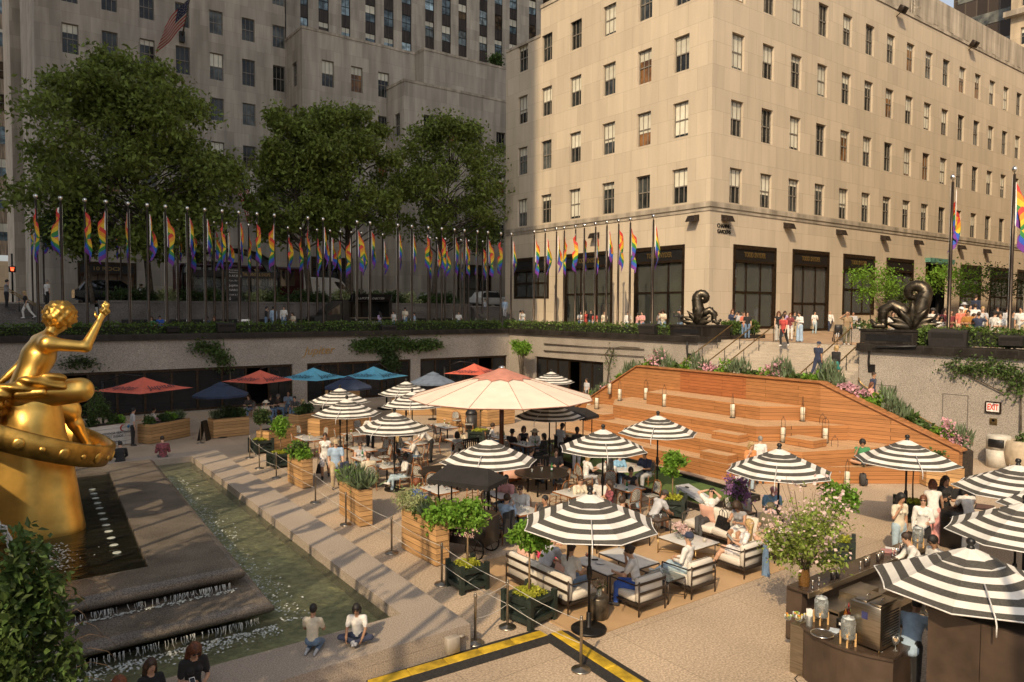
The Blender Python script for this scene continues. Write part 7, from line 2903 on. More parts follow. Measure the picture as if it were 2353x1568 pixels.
TB=[(708,1007,(1.9,1.0),'white bistro table at the far left beside the topiary','vc'),(811,998,(1.3,1.0),'white bistro table under the sagging striped parasol','v'),(889,999,(1.2,1),'white bistro table left of the curly blonde guest','v'),(831,1031,(1.7,1),'white bistro table in front of the woman in grey vest','gg'),(842,1054,(1.6,1),'white bistro table between the grey vest and the cream shirt','gvb'),(889,1069,(1.3,1),'white bistro table of the man in striped sweater','gggv'),(953,1017,(1.5,1),'white bistro table where a man reads the menu','vg'),(1053,1011,(1.35,1),'white bistro table of the blonde guest and the striped top','b'),(1028,981,(1.2,1),'white bistro table nearest the weathered planter, empty','vc'),(1012,976,(1.2,1),'white bistro table left of the empty one by the planter','v'),(1206,1020,(1.6,1),'bistro table of the guests in hats behind the mahogany pole','bgggp'),(1157,1005,(1.2,1),'bistro table of the man in white beside the mahogany pole','bv'),(1009,1124,(1.5,1),'white bistro table in front of the guest in blue jacket','sgg'),(1152,1135,(1.3,1),'white bistro table of the man in pink drinking','gg'),(1190,1168,(1.7,1.05),'white bistro table shared by the men in shirts','gggg'),(1440,1120,(1.2,1),'white bistro table with a green bottle by the woman in sunglasses','pbsgg'),(1313,1132,(1.2,1),'white bistro table behind the near parasol with a bud vase','vg')]
TPOS=[]
for i,(px,py,sc,lab,wares)in enumerate(TB):
 p=G(px,py,.755)
 if i==0:
  bt.location,bt.scale=(p.x,p.y,0),(sc[1],sc[0],1)
  bt['label']=lab
 else:
  dup(bt,(p.x,p.y,0),None,lab,scale=(sc[1],sc[0],1))
 TPOS.append((p.x,p.y,.38*sc[1],.38*sc[0]))
 seen={}
 for j,k in enumerate(wares):
  seen[k]=seen.get(k,0)+1
  w='on the '+lab
  wd=w.split()
  if len(wd)>10:
   wd=wd[:11]
  if wares.count(k)>1:
   wd=[ORD[seen[k]],'one']+wd
  ware(k,p.x+random.uniform(-.25,.25)*sc[1],p.y+(j-(len(wares)-1)/2)*.2*sc[0],.756,' '.join(wd))
DSLAT=plk('dark_slats',(0.030,0.022,0.017),.11,3,'y',var=.25,rough=.4)
for(px,py,r,lab,mt)in((1021,1081,.92,'dark round slatted table with a candle, left of the base of the big umbrella',DSLAT),(1246,1085,.98,'dark round slatted table with a green bottle, right of the big umbrella',DSLAT),(1424,1072,.85,'round white table under striped parasol by the turf',MARB)):
 p=G(px,py,.755)
 t=th_('round_table',lab,'table',(p.x,p.y,0),0,'round tables')
 b=MB()
 b.lathe([(r*.97,.705),(r,.715),(r,.745),(r*.985,.755)],n=40)
 b.build('tabletop',mt,t)
 b=MB()
 for k in range(4):
  a=k*PI/2+.6
  b.tube([(r*.55*cos(a),r*.55*sin(a),0),(r*.5*cos(a),r*.5*sin(a),.70)],.035,6)
 b.build('pedestal',DKMET,t)
 TPOS.append((p.x,p.y,r,r))
 if 'candle' in lab:
  ware('c',p.x,p.y+.1,.757,'alone on the left dark round table')
 elif 'green' in lab:
  ware('b',p.x+.35,p.y-.1,.757,'on the right dark round table')
  ware('g',p.x+.1,p.y+.15,.757,'beside the bottle on the dark round table')
  ware('g',p.x-.3,p.y+.2,.757,'at the left of the dark round table')
 else:
  for k,(dx,dy)in enumerate(((-.4,.3),(.1,.1),(.4,-.2))):
   ware('sgp'[k],p.x+dx,p.y+dy,.757,'on the round white table by the turf')
gb=th_('garden_bench','','bench',(0,0,0),0,'dark slatted garden benches')
b=MB()
for k in range(5):
 b.box(-.62,.62,-.22+.10*k,-.14+.10*k,.41,.44)
b.build('seat',BLACK,gb)
b=MB()
b.box(-.64,.64,-.29,-.25,.86,.94)
b.box(-.64,.64,-.27,-.24,.50,.56)
for k in range(13):
 b.box(-.6+.1*k-.024,-.6+.1*k+.024,-.275,-.255,.56,.86)
b.build('backrest',BLACK,gb)
for sx in(-1,1):
 for(y0,y1,h)in((-.30,-.24,.94),(.22,.28,.64)):
  b=MB()
  b.box(sx*.64-.03,sx*.64+.03,y0,y1,0,h)
  b.build('leg',BLACK,gb)
 b=MB()
 b.box(sx*.64-.035,sx*.64+.035,-.24,.30,.642,.68)
 b.build('armrest',BLACK,gb)
gl=[(1190,1118,'S','dark slatted bench with its back to the viewer, behind the man with tie'),(1117,1118,'SE','dark slatted bench left of the mahogany base'),(1078,1062,'N','dark slatted bench at the far side of the left round table'),(1225,1103,'SW','dark slatted bench between the two dark round tables')]
for i,(px,py,fc,lab)in enumerate(gl):
 p=G(px,py)
 rz={'S':0.0,'SE':.75,'N':PI,'SW':-.6}[fc]
 if i==0:
  gb.location,gb.rotation_euler=p,(0,0,rz)
  gb['label']=lab
 else:
  dup(gb,p,rz,lab)
PINKC=M('cushion_pink',(.58,.33,.24),.85,var=.06)
def csh(label,p,rz,tilt,col=PINKC,s=.5):
 b=MB()
 n=8
 for i in range(n+1):
  for j in range(n+1):
   u,v=i/n*2-1,j/n*2-1
   e=(1-u**4)*(1-v**4)
   pin=1-.06*(1-abs(u))-.06*(1-abs(v))
   b.v.append((u*s/2*pin,-.08*e**.6,v*s/2*pin))
 k=len(b.v)
 b.v+=[(x,-y,z)for x,y,z in b.v]
 for i in range(n):
  for j in range(n):
   q=(i*(n+1)+j,(i+1)*(n+1)+j,(i+1)*(n+1)+j+1,i*(n+1)+j+1)
   b.f.append(q)
   b.f.append(tuple(k+a for a in q[::-1]))
   b.m+=[0,0]
   b.sm+=[True,True]
 o=b.build('cushion',col)
 o.location=p
 o.rotation_euler=(tilt,0,rz)
 tag(o,label,'cushion','pink cushions')
 return o
for(px,py,z,rz,lab)in((1098,1080,.68,.5,'pink cushion on the bench left of the mahogany base'),(1172,1084,.68,-.4,'pink cushion leaning right of the big umbrella base, left of two'),(1190,1082,.68,-.5,'pink cushion leaning beside the man in purple, right of two'),(1047,1062,.66,.1,'pink cushion at the far side of the left round table')):
 csh(lab,G(px,py,z),rz,-.25)
def cart(label,c,rz,word=None):
 t=th_('drinks_cart',label,'cart',(c[0],c[1],0),rz,'black drinks carts with cloth roofs')
 b=MB()
 b.obox((0,0,.72),1.5,.8,.72,bev=.02)
 b.build('body',M('cart_black',(.018,.016,.015),.4,var=.25),t)
 b=MB()
 b.obox((0,0,1.09),1.56,.86,.03,bev=.01)
 b.build('counter',BST,t)
 for x in(-.68,.68):
  for y in(-.34,.34):
   b=MB()
   b.tube([(x,y,1.1),(x,y,2.02)],.022,6)
   b.build('post',DKMET,t)
 b=MB()
 b.add([(-.9,-.55,2.0),(.9,-.55,2.0),(.9,.55,2.0),(-.9,.55,2.0),(-.6,0,2.32),(.6,0,2.32)],[(0,1,5,4),(2,3,4,5),(1,2,5),(3,0,4)])
 for(a,c_,n)in(((-.9,-.55),(.9,-.55),12),((.9,-.55),(.9,.55),7),((.9,.55),(-.9,.55),12),((-.9,.55),(-.9,-.55),7)):
  A,B=V3((*a,2.0)),V3((*c_,2.0))
  for k in range(n):
   p,q=A.lerp(B,k/n),A.lerp(B,(k+1)/n)
   m_=(p+q)/2
   b.add([p,q,q-V3((0,0,.10)),m_-V3((0,0,.15)),p-V3((0,0,.10))],[(0,1,2,3,4)])
 b.build('cloth_roof',M('roof_black_cloth',(.016,.014,.013),.9,var=.2),t)
 for y in(-.44,.44):
  b=MB()
  b.tube([(.45+.26*cos(a),y,.28+.26*sin(a))for a in np.linspace(0,2*PI,19)],.022,5,caps=False)
  for a in range(5):
   b.tube([(.45,y,.28),(.45+.26*cos(a*1.2566),y,.28+.26*sin(a*1.2566))],.012,4)
  b.build('wheel',DKMET,t)
 if word:
  text('lettering','PEBBLE BAR',.26,M('cart_letters',(.62,.42,.36),.6),face_mat((-.05,-.405,.85),(1,0,0),(0,0,1)),t,.004,width=1.15,bold=.012)
  text('lettering','at the Rink',.2,M('cart_letters',(.62,.42,.36),.6),face_mat((.02,-.405,.63),(1,0,.03),(0,0,1)),t,.004,width=.8,shear=.3)
 return t
pc=G(1082,1290)
ct=cart('black drinks cart with pink lettering and flat black cloth roof, near the large planter',(pc.x+.25,pc.y+.55),R_(-62)+0,True)
pc=G(1318,1060)
cart('black drinks cart with scalloped roof standing before the timber steps',(pc.x,pc.y),R_(-75))
p=G(1083,992)
t=th_('litter_bin','tall dark litter bin beside the weathered planter','bin',(p.x,p.y,0))
b=MB()
b.lathe([(.30,0),(.31,.9)],n=18)
b.build('body',M('bin_dark',(.03,.026,.022),.5,var=.2),t)
b=MB()
b.lathe([(.31,.903),(.31,1.0),(.2,1.16),(0,1.2)],n=18)
b.build('lid',BLACK,t)
t=th_('litter_bin','pale grey round litter bin with dark square opening by the exit wall','bin',(34.2,12.25,0))
b=MB()
b.lathe([(.43,0),(.45,.75)],n=24)
b.build('body',M('bin_pale',(.50,.46,.39),.6),t)
b=MB()
b.lathe([(.455,.753),(.455,1.25),(.40,1.33),(0,1.36)],n=24)
b.build('lid',M('bin_pale',(.50,.46,.39),.6),t)
b=MB()
b.obox((-.43,-.05,1.03),.1,.56,.34,bev=.02)
b.build('opening',BLACK,t)
STONEU=M('urn_stone',(.46,.37,.26),.8,var=.12)
for(px,py,zb,X,lab,sc,kind)in((1199,868,0,33.6,'round stone urn holding a vine tree between the two door bays',1.0,1),(2346,1075,0,34.2,'tall tan stone urn at the right edge by the exit wall',1.45,0)):
 p=onX(px,py,X)
 t=th_('stone_urn',lab,'urn',(X,p.y,0))
 b=MB()
 b.lathe([(.26*sc,0),(.38*sc,.25*sc),(.43*sc,.52*sc),(.38*sc,.78*sc),(.34*sc,.84*sc),(.30*sc,.82*sc)],n=24)
 b.build('body',STONEU,t)
 rng=np.random.default_rng(4+kind)
 if kind:
  b=MB()
  cc=onX(1200,795,X).z
  pts,cl=clp(2600,(0,0,cc),(.5,1.35,.75),rng,.3,16,.34)
  for q in cl:
   b.tube([(0,0,.7),(rng.normal()*.1,rng.normal()*.12,1.5),tuple(V3(q)*.6+V3((0,0,1.0))),tuple(q)],[.05,.04,.02,.006],5,caps=False)
  b.build('trunk',BARK,t)
  fol('crown',pts,.17,LLI,t,rng=rng)
 else:
  pts,_=clp(220,(0,0,.9*sc),(.3,.3,.2),rng)
  fol('leafy_plant',pts,.12,LVI,t,rng=rng)
def climber(label,poly,wall,off,n,leaf,size,seed,stems=()):
 rng=np.random.default_rng(seed)
 f_=onY if wall=='n' else onX
 W_=(N_Y if wall=='n' else E_X)-off
 P=[f_(x,y,W_)for x,y in poly]
 c=sum(P,V3())/len(P)
 t=th_('climbing_vine',label,'vine',tuple(c),0,'vines on the retaining walls')
 pts=[]
 for i in range(len(P)-1):
  k=n//(len(P)-1)
  a=rng.random(k)
  q=np.outer(1-a,np.array(P[i]))+np.outer(a,np.array(P[i+1]))
  jit=rng.normal(size=(k,3))*np.array([.35,.35,.22])
  jit[:,1 if wall=='n' else 0]=-abs(rng.normal(size=k))*.16
  pts.append(q+jit)
 pts=np.concatenate(pts)-np.array(c)
 fol('foliage',pts,size,leaf,t,rng=rng,up=.1)
 b=MB()
 b.tube([p-c+V3((0,-.03,0))for p in P],.02,5,caps=False)
 for st in stems:
  b.tube([f_(x,y,W_)-c for x,y in st],[.05]+[.03]*(len(st)-1),5,caps=False)
 b.build('stem',BARK,t)
 return t
climber('dark vine spread along the north wall right of the gold script',[(815,795),(860,790),(905,788),(950,795),(1005,790)],'n',.1,3600,LVI,.2,1,[((897,850),(890,820),(900,795))])
climber('hanging vine below the broad one at the column between bays',[(880,800),(900,825),(893,850)],'n',.1,1300,LDK,.18,2)
climber('small vine with bare stems on the north wall left of the script',[(447,798),(485,797),(505,815),(515,840)],'n',.1,900,LVI,.18,3,[((530,880),(528,840),(505,812))])
climber('low dark creeper on the north wall beside the statue',[(145,835),(178,831),(212,833)],'n',.1,420,LDK,.15,4)
climber('vine tufts on the sunlit wall above the exit sign',[(2186,846),(2230,843),(2280,845),(2310,850)],'e',.1,700,LVI,.15,5,[((2340,870),(2310,905),(2260,880),(2200,848))])
climber('thin vine climbing the post at the right edge of the exit wall',[(2330,850),(2345,870),(2350,900)],'e',.12,420,LVI,.15,6,[((2345,990),(2346,930),(2348,860))])
climber('mostly bare vine stems on wires between doors and stairs',[(1395,850),(1403,825),(1410,805)],'e',.1,130,LVI,.12,7,[((1395,880),(1400,840),(1410,800),(1430,797),(1470,800)),((1400,840),(1390,815),(1402,798)),((1250,790),(1350,797),(1480,803)),((1250,806),(1350,812),(1480,820))])
for(pts,lab)in((((1579,785),(1578,800),(1579,815),(1584,822)),'black cable hanging from the parapet corner to a wall box'),(((2105,796),(2020,798),(1998,806),(1996,830),(1997,842)),'thick black cable looping off the parapet by the stairs')):
 b=MB()
 b.tube([onX(x,y,E_X-.25 if k<2 else E_X-.12)for k,(x,y)in enumerate(pts)],.05,6)
 tag(b.build('hanging_cable',BLACK),lab,'cable')
for(px,py,lab)in((1584,820,'small recessed wall box left of the stairs'),(2003,847,'small recessed wall box right of the stairs')):
 p=onX(px,py,E_X)
 b=MB()
 b.box(E_X-.03,E_X-.003,p.y-.17,p.y+.17,p.z-.2,p.z+.2)
 tag(b.build('wall_box',BLACK),lab,'wall box')
 # lounge on a tan mat
MAT_=M('sisal_mat',(0.45,0.29,0.15),.9,var=.06,scale=1.2,bump=.3,bscale=160,world=True)
b=MB()
b.box(9.5,16.35,10.42,15.3,.004,.014)
tag(b.build('lounge_mat',MAT_),'large tan woven mat laid under the lounge sofas','mat')
CUSH=M('cushion_offwhite',(0.62,0.57,0.49),.85,var=.05,scale=2,bump=.15,bscale=9)
FRM=M('lounge_frame_bronze',(0.075,0.055,0.042),.4,.6,var=.15)
SOFAS={}
def lounge_seat(name,label,w,cat,loc,rz,nb=1):
 d=.86
 t=th_(name,label,cat,loc,rz,'white cushioned lounge seats')
 k=w/2
 for sx in(-1,1):
  for(y,h)in((0,.74),(d,.62)):
   b=MB()
   b.tube([(sx*k,y,0),(sx*k,y,h)],.018,6)
   b.build('leg',FRM,t)
  b=MB()
  b.tube([(sx*k,d,.62),(sx*k,.1,.64),(sx*k,0,.70)],.016,6)
  b.build('arm_rail',FRM,t)
 for z in(.24,.46,.66):
  b=MB()
  b.box(-k,k,-.022,-.004,z,z+.055)
  b.build('back_slat',FRM,t)
 b=MB()
 b.box(-k,k,.0,d,.20,.235)
 b.build('seat_frame',FRM,t)
 for i in range(nb):
  x0=-k+.03+i*(w-.06)/nb
  x1=x0+(w-.06)/nb-.01
  b=MB()
  b.obox(((x0+x1)/2,.50,.335),x1-x0,.72,.20,bev=.045)
  b.build('seat_cushion',CUSH,t)
  b=MB()
  b.obox(((x0+x1)/2,.10,.52),x1-x0,.18,.56,bev=.06)
  b.build('back_cushion',CUSH,t)
 return t
lounge_seat('lounge_sofa','long off white sofa with its slatted back to the topiary crates',2.2,'sofa',(9.98,12.55,.014),-PI/2,2)
lounge_seat('lounge_armchair','off white armchair of the woman in blue trousers',.80,'armchair',(11.54,10.53,.014),0)
lounge_seat('lounge_armchair','off white armchair of the man in a denim cap',.82,'armchair',(13.18,10.5,.014),0)
lounge_seat('lounge_armchair','off white armchair with denim jacket hung over its corner',.82,'armchair',(15.18,10.57,.014),0)
lounge_seat('lounge_armchair','empty off white armchair behind the near parasol pole',.80,'armchair',(13.58,14.85,.014),PI)
lounge_seat('lounge_armchair','off white armchair of the guest crossing bare legs',.92,'armchair',(13.95,14.1,.014),-PI/2)
lounge_seat('lounge_sofa','off white sofa shared by three guests beside the blossom branches',3.0,'sofa',(17.2,12.3,.014),PI/2,3)
lounge_seat('lounge_armchair','off white armchair behind the dark side table and lilac branches',.82,'armchair',(18.6,13.6,0),PI*.75)
def ltable(label,x0,x1,y0,y1,z,topm,legm,r=.015,shelf=False):
 t=th_('coffee_table',label,'table',((x0+x1)/2,(y0+y1)/2,.014),0,'low lounge tables')
 a,c=(x1-x0)/2,(y1-y0)/2
 b=MB()
 b.obox((0,0,z-.012),a*2,c*2,.022,bev=.004)
 b.build('tabletop',topm,t)
 b=MB()
 b.tube([(-a,-c,z-.035),(a,-c,z-.035),(a,c,z-.035),(-a,c,z-.035),(-a,-c,z-.035)],r,5,caps=False)
 if shelf:
  b.tube([(-a,-c,.1),(a,c,.1)],r*.8,5)
  b.tube([(-a,c,.1),(a,-c,.1)],r*.8,5)
 b.build('apron',legm,t)
 for sx in(-1,1):
  for sy in(-1,1):
   b=MB()
   b.tube([(sx*a,sy*c,0),(sx*a,sy*c,z-.03)],r,5)
   b.build('leg',legm,t)
 return t
ltable('white marble coffee table nearest the long sofa',11.5,12.15,11.85,13.1,.43,MARB,FRM)
ltable('white marble coffee table between the long sofa and the empty armchair',12.42,13.1,11.75,13.1,.43,MARB,FRM)
ltable('white marble coffee table on brass legs with daisies',14.55,15.5,11.85,13.1,.43,MARB,BRASS,shelf=True)
ltable('square glass topped side table between two armchairs',12.14,12.69,10.62,11.3,.52,gmat('smoked_table_glass',(.35,.36,.32),.35),FRM,shelf=True)
ltable('dark topped side table beside the lilac branches',17.5,18.1,12.6,13.4,.62,M('dark_brown_top',(.055,.032,.02),.35),FRM)
ltable('dark side table holding two tumblers by the leaning man',15.4,15.95,13.9,14.5,.5,M('dark_brown_top',(.055,.032,.02),.35),FRM)
t=th_('barrel_stool','dark metal barrel stool holding hydrangeas by the parasol pole','stool',(10.45,11.02,.014))
b=MB()
b.lathe([(.19,0),(.205,.03),(.205,.43),(.19,.46),(0,.465)],n=28)
b.build('drum',M('aged_bronze_drum',(.12,.10,.075),.38,.7,var=.4,scale=5),t)
def bqt(label,loc,vase_r,vase_h,mats,fr,fz,nf,fs,seed,cat='flowers',leafn=60,vm=None):
 rng=np.random.default_rng(seed)
 t=th_('flower_vase',label,cat,loc,0)
 b=MB()
 b.lathe([(vase_r*.9,0),(vase_r,vase_h*.4),(vase_r*.85,vase_h)],n=14,caps=False)
 b.build('vase',vm or GLS,t)
 b=MB()
 for k in range(14):
  a=rng.uniform(0,6.28)
  q=rng.uniform(.2,.8)
  b.tube([(0,0,.01),(vase_r*.6*cos(a),vase_r*.6*sin(a),vase_h),(fr*q*cos(a),fr*q*sin(a),vase_h+fz*q)],.005,4,caps=False)
 b.build('stem',LVI,t)
 pts,_=clp(nf,(0,0,vase_h+fz*.55),(fr,fr,fz*.6),rng,.6,12,.4)
 fol('blossom',pts,fs,mats[0],t,rng=rng,aspect=1.0)
 pts,_=clp(leafn,(0,0,vase_h+fz*.4),(fr,fr,fz*.5),rng,.5,10,.4)
 fol('leaves',pts,fs*1.3,mats[1],t,rng=rng)
 return t
bqt('hydrangea bunch in glass vase on the barrel stool',(10.45,11.02,.482),.06,.16,[lmat('dusty_petal',(.40,.30,.20),.2),LVI],.15,.18,260,.05,1)
bqt('white and pink daisies in round glass bowl on the brass legged table',(14.95,12.65,.447),.13,.15,[PETAL_PALE,LVI],.24,.26,420,.06,2)
bqt('tall lilac branches in glass jar on the dark side table',(17.75,12.95,.637),.10,.26,[PETAL_LILAC,LVI],.46,.85,900,.07,3,leafn=300)
for(k,x,y,z,w)in(('s',11.75,12.8,.445,'on the marble table by the long sofa'),('g',15.55,14.2,.515,'on the dark side table, left of two'),('g',15.75,14.1,.515,'on the dark side table, right of two'),('g',12.4,11.05,.535,'on the glass side table'),('c',15.2,12.1,.445,'at the near end of the brass legged table'),('p',11.9,12.5,.445,'with dark phones on the marble table by the long sofa')):
 ware(k,x,y,z,w)
for(px,py,z,rz,lab,s)in((1203,1290,.66,-1.5,'pink cushion at the far end of the long sofa',.55),(1288,1318,.62,-1.5,'small pink cushion behind the woman in white tee',.42),(1625,1180,.68,1.6,'pink cushion behind the woman stretching her arms',.5)):
 csh(lab,G(px,py,z),rz,-.25,PINKC,s)
def handbag(label,p,rz,s=1.0,col='black'):
 t=th_('handbag',label,'bag',p,rz)
 b=MB()
 b.add([(-.22*s,-.08*s,0),(.22*s,-.08*s,0),(.22*s,.08*s,0),(-.22*s,.08*s,0),(-.17*s,-.03*s,.27*s),(.17*s,-.03*s,.27*s),(.17*s,.03*s,.27*s),(-.17*s,.03*s,.27*s)],[(3,2,1,0),(4,5,6,7),(0,1,5,4),(1,2,6,5),(2,3,7,6),(3,0,4,7)])
 b.build('body',M('bag_'+col,CLOTH[col]if col in CLOTH else(.3,.2,.1),.2,var=.3,scale=12,bump=.4,bscale=14),t)
 for y in(-.04,.04):
  b=MB()
  b.tube([(-.10*s,y*s,.26*s),(-.09*s,y*s,.40*s),(0,y*s,.46*s),(.09*s,y*s,.40*s),(.10*s,y*s,.26*s)],.010,5)
  b.build('handle',M('bag_'+col,(.02,.02,.02)),t)
 return t
def drape(label,name,cat,p,rz,w,l,mt,seed=1):
 rng=np.random.default_rng(seed)
 b=MB()
 n,m_=10,12
 for i in range(n+1):
  for j in range(m_+1):
   u,v=i/n,j/m_
   y=.06*sin(9*u+2*v+seed)*(.4+v)
   z=-l*v+.02*sin(7*u)
   b.v.append(((u-.5)*w*(1-.25*v),-.05-y-.05*v,z if v>.12 else .03))
 for i in range(n):
  for j in range(m_):
   b.f.append((i*(m_+1)+j,(i+1)*(m_+1)+j,(i+1)*(m_+1)+j+1,i*(m_+1)+j+1))
   b.m.append(0)
   b.sm.append(True)
 o=b.build(name,mt)
 md=o.modifiers.new('t','SOLIDIFY')
 md.thickness=.015
 o.location,o.rotation_euler=p,(0,0,rz)
 return tag(o,label,cat)
drape('faded denim jacket hanging over the armchair corner','denim_jacket','jacket',(15.45,10.52,.80),.1,.34,.85,cmat('denim'),2)
drape('black coat hung over a chair back behind the cart','black_coat','jacket',tuple(G(1165,1178,.95)),.3,.5,.8,cmat('black'),4)
handbag('shiny black quilted handbag between two sofa guests',(16.55,12.55,.455),1.3,1.15)
def sli(name,label,cat,p,rz,tilt,sx,sy,mt1,mt2):
 t=th_(name,label,cat,p,rz)
 b=MB()
 b.obox((0,0,0),sx,sy,.012,bev=.003)
 b.build('case',mt1,t)
 b=MB()
 b.quad((-sx*.42,-sy*.42,.0065),(sx*.42,-sy*.42,.0065),(sx*.42,sy*.42,.0065),(-sx*.42,sy*.42,.0065))
 b.build('screen',mt2,t)
 t.rotation_euler=(tilt,0,rz)
 return t
SCRN=M('screen_dark',(.02,.02,.022),.1)
sli('phone','black phone on the seat of the armchair with blue trousers','phone',(11.35,11.15,.46),.4,0,.08,.16,BLACK,SCRN)
sli('phone','black phone lying on the marble table near the orange drink','phone',(11.95,12.75,.455),1.0,0,.08,.16,BLACK,SCRN)
# outdoor bar
ESP=M('bar_brown_laminate',(0.070,0.047,0.033),.38,var=.18,scale=3)
ESPT=M('bar_top_brown',(0.060,0.040,0.028),.25,var=.2,scale=4)
bar=th_('bar_counter','long dark brown bar counter with raised top and steel back shelf','bar',(15.2,7.9,0))
b=MB()
b.box(-2.4,2.75,-.05,.28,0,1.03)
b.build('front_panel',ESP,bar)
b=MB()
b.obox((.18,.0,1.06),5.3,.46,.055,bev=.008)
b.build('counter_top',ESPT,bar)
b=MB()
b.box(-2.5,2.8,-.26,-.232,.985,1.085)
b.build('steel_edge',BST,bar)
b=MB()
b.box(-2.3,2.7,-.75,-.27,.80,.84)
b.box(-2.3,2.7,-.75,-.735,.55,.80)
b.box(-1.55,-.75,-.70,-.32,.842,.95)
b.build('work_shelf',BST,bar)
b=MB()
b.box(-2.3,2.7,-1.02,-.76,.60,.64)
b.box(-2.3,2.7,-1.03,-1.015,.60,.72)
b.build('speed_rail',BST,bar)
st=th_('bar_station','curved dark brown end station of the bar with drinks dispensers','bar',(11.95,6.3,0))
pl_=[]
for k in range(13):
 s=k/12
 y=7.15-1.62*s
 pl_.append((11.62-.26*sin(PI*s)-11.95+.0,y-6.3))
pl_+=[(12.45-11.95,5.6-6.3),(12.45-11.95,7.05-6.3)]
pl_=pl_[::1]
b=MB()
ins=[(x*1.0+.05 if i<13 else x-.03,y*.97)for i,(x,y)in enumerate(pl_)]
b.prism(ins,0,.90)
b.build('front_panel',ESP,st)
b=MB()
b.prism(pl_,.902,.95)
b.build('counter_top',ESPT,st)
b=MB()
b.box(-.30,.55,.80,1.05,.0,.88)
b.build('steel_side_table',BST,st)
wallp=th_('bar_back_panel','tall dark brown panel wall behind the nearest striped parasol','panel',(11.6,3.6,0))
for k in range(4):
 b=MB()
 y1=1.40-.72*k
 b.box(-.05,.0+.02*(k%2),y1-.71,y1,.02,1.98)
 b.build('board',ESP,wallp)
b=MB()
b.box(.03,1.6,-1.5,1.40,0,1.95)
b.build('cabinet',M('cabinet_black',(.014,.011,.009),.5),wallp)
t=th_('ice_machine','brushed steel drinks machine with two lids on the bar station','machine',(11.92,5.98,.95))
b=MB()
b.obox((0,0,.40),.66,.50,.70,bev=.012)
b.build('cabinet',BST,t)
for s in(-1,1):
 b=MB()
 b.obox((0,s*.12,.762),.52,.20,.022,bev=.006)
 b.build('lid',BST,t)
 b=MB()
 b.tube([(-.05,s*.12,.775),(-.05,s*.12,.80),(.05,s*.12,.80),(.05,s*.12,.775)],.008,5)
 b.build('handle',SILV,t)
for k in range(12):
 b=MB()
 b.box(-.26,.26,-.254,-.2505,.12+.045*k,.14+.045*k)
 b.build('vent_slot',BLACK,t)
b=MB()
b.quad((-.3315,.06,.62),(-.3315,-.04,.62),(-.3315,-.04,.50),(-.3315,.06,.50))
b.build('emblem',M('emblem_navy',(.04,.045,.14),.5),t)
for sx in(-1,1):
 for sy in(-1,1):
  b=MB()
  b.tube([(sx*.3,sy*.22,0),(sx*.3,sy*.22,.06)],.015,6)
  b.build('foot',BRASS,t)
def dispenser(label,loc):
 t=th_('drinks_dispenser',label,'dispenser',loc,.4,'glass drinks dispensers')
 b=MB()
 b.lathe([(.10,.12),(.115,.14),(.115,.40),(.10,.43),(.10,.45)],n=18,caps=False)
 b.build('jar',GLS,t)
 b=MB()
 b.lathe([(.108,.135),(.108,.33)],n=18)
 b.build('water',gmat('jar_water',(.82,.85,.82),.06),t)
 b=MB()
 b.lathe([(.105,.452),(.09,.47),(.02,.475),(.02,.50),(0,.50)],n=14)
 b.build('lid',GLS,t)
 for k in range(4):
  a=k*PI/2
  b=MB()
  b.box(.115*cos(a)-.014,.115*cos(a)+.014,.115*sin(a)-.014,.115*sin(a)+.014,0,.22)
  b.build('leg',M('beech',(.55,.34,.14),.5),t)
 b=MB()
 b.box(-.11,.11,-.012,.012,.10,.125)
 b.box(-.012,.012,-.11,-.013,.10,.125)
 b.box(-.012,.012,.013,.11,.10,.125)
 b.build('cradle',M('beech',(.55,.34,.14),.5),t)
 b=MB()
 b.tube([(-.11,0,.17),(-.16,0,.17),(-.16,0,.14)],.010,5)
 b.build('tap',SILV,t)
 return t
dispenser('glass water dispenser on wooden legs in front of the steel machine',(11.52,6.22,.95))
dispenser('glass water dispenser on wooden legs farther back by the napkins',(11.95,6.95,.95))
dispenser('tall glass dispenser at the far end of the bar by the women',(17.2,7.72,1.09))
t=th_('round_tray','round steel rimmed tray on the bar station','tray',(11.53,6.68,.951))
b=MB()
b.lathe([(0,.004),(.16,.004),(.17,.02),(.185,.022),(.19,.012),(.175,0)],n=32)
b.build('dish',M('tray_dark',(.10,.075,.05),.3,.5),t)
b=MB()
b.tube([(.18*cos(a),.18*sin(a),.02)for a in np.linspace(0,2*PI,33)],.012,6,caps=False)
b.build('rim',SILV,t)
t=th_('napkin_caddy','black napkin caddy beside the farther dispenser','caddy',(12.1,6.62,.951))
b=MB()
b.obox((0,0,.08),.2,.16,.16,bev=.01)
b.build('box',BLACK,t)
b=MB()
b.quad((-.101,-.03,.06),(-.101,.03,.06),(-.101,.03,.11),(-.101,-.03,.11))
b.build('paper_label',WHITE,t)
b=MB()
for k in range(5):
 b.obox((0,0,.004+.005*k),.15,.15,.004,rz=.12*k)
tag(b.build('napkins',M('napkin_blue_white',(.5,.56,.62),.8),loc=(11.83,6.63,.951)),'fanned stack of pale blue napkins on the bar station','napkins')
t=th_('straw_jar','clear jar packed with white straws at the left of the station','jar',(11.66,7.0,.951))
b=MB()
for k in range(22):
 a=k*2.4
 r=.008*math.sqrt(k)+.004
 b.tube([(r*cos(a),r*sin(a),.01),(r*1.35*cos(a),r*1.35*sin(a),.30)],.006,4)
b.build('straws',WHITE,t)
b=MB()
b.lathe([(.05,0),(.055,.2)],n=12,caps=False)
b.build('glass',GLS,t)
FRT=[M('lemon',(.55,.42,.05),.5),M('fruit_orange',(.6,.22,.03),.5),M('lime_fruit',(.25,.36,.05),.5)]
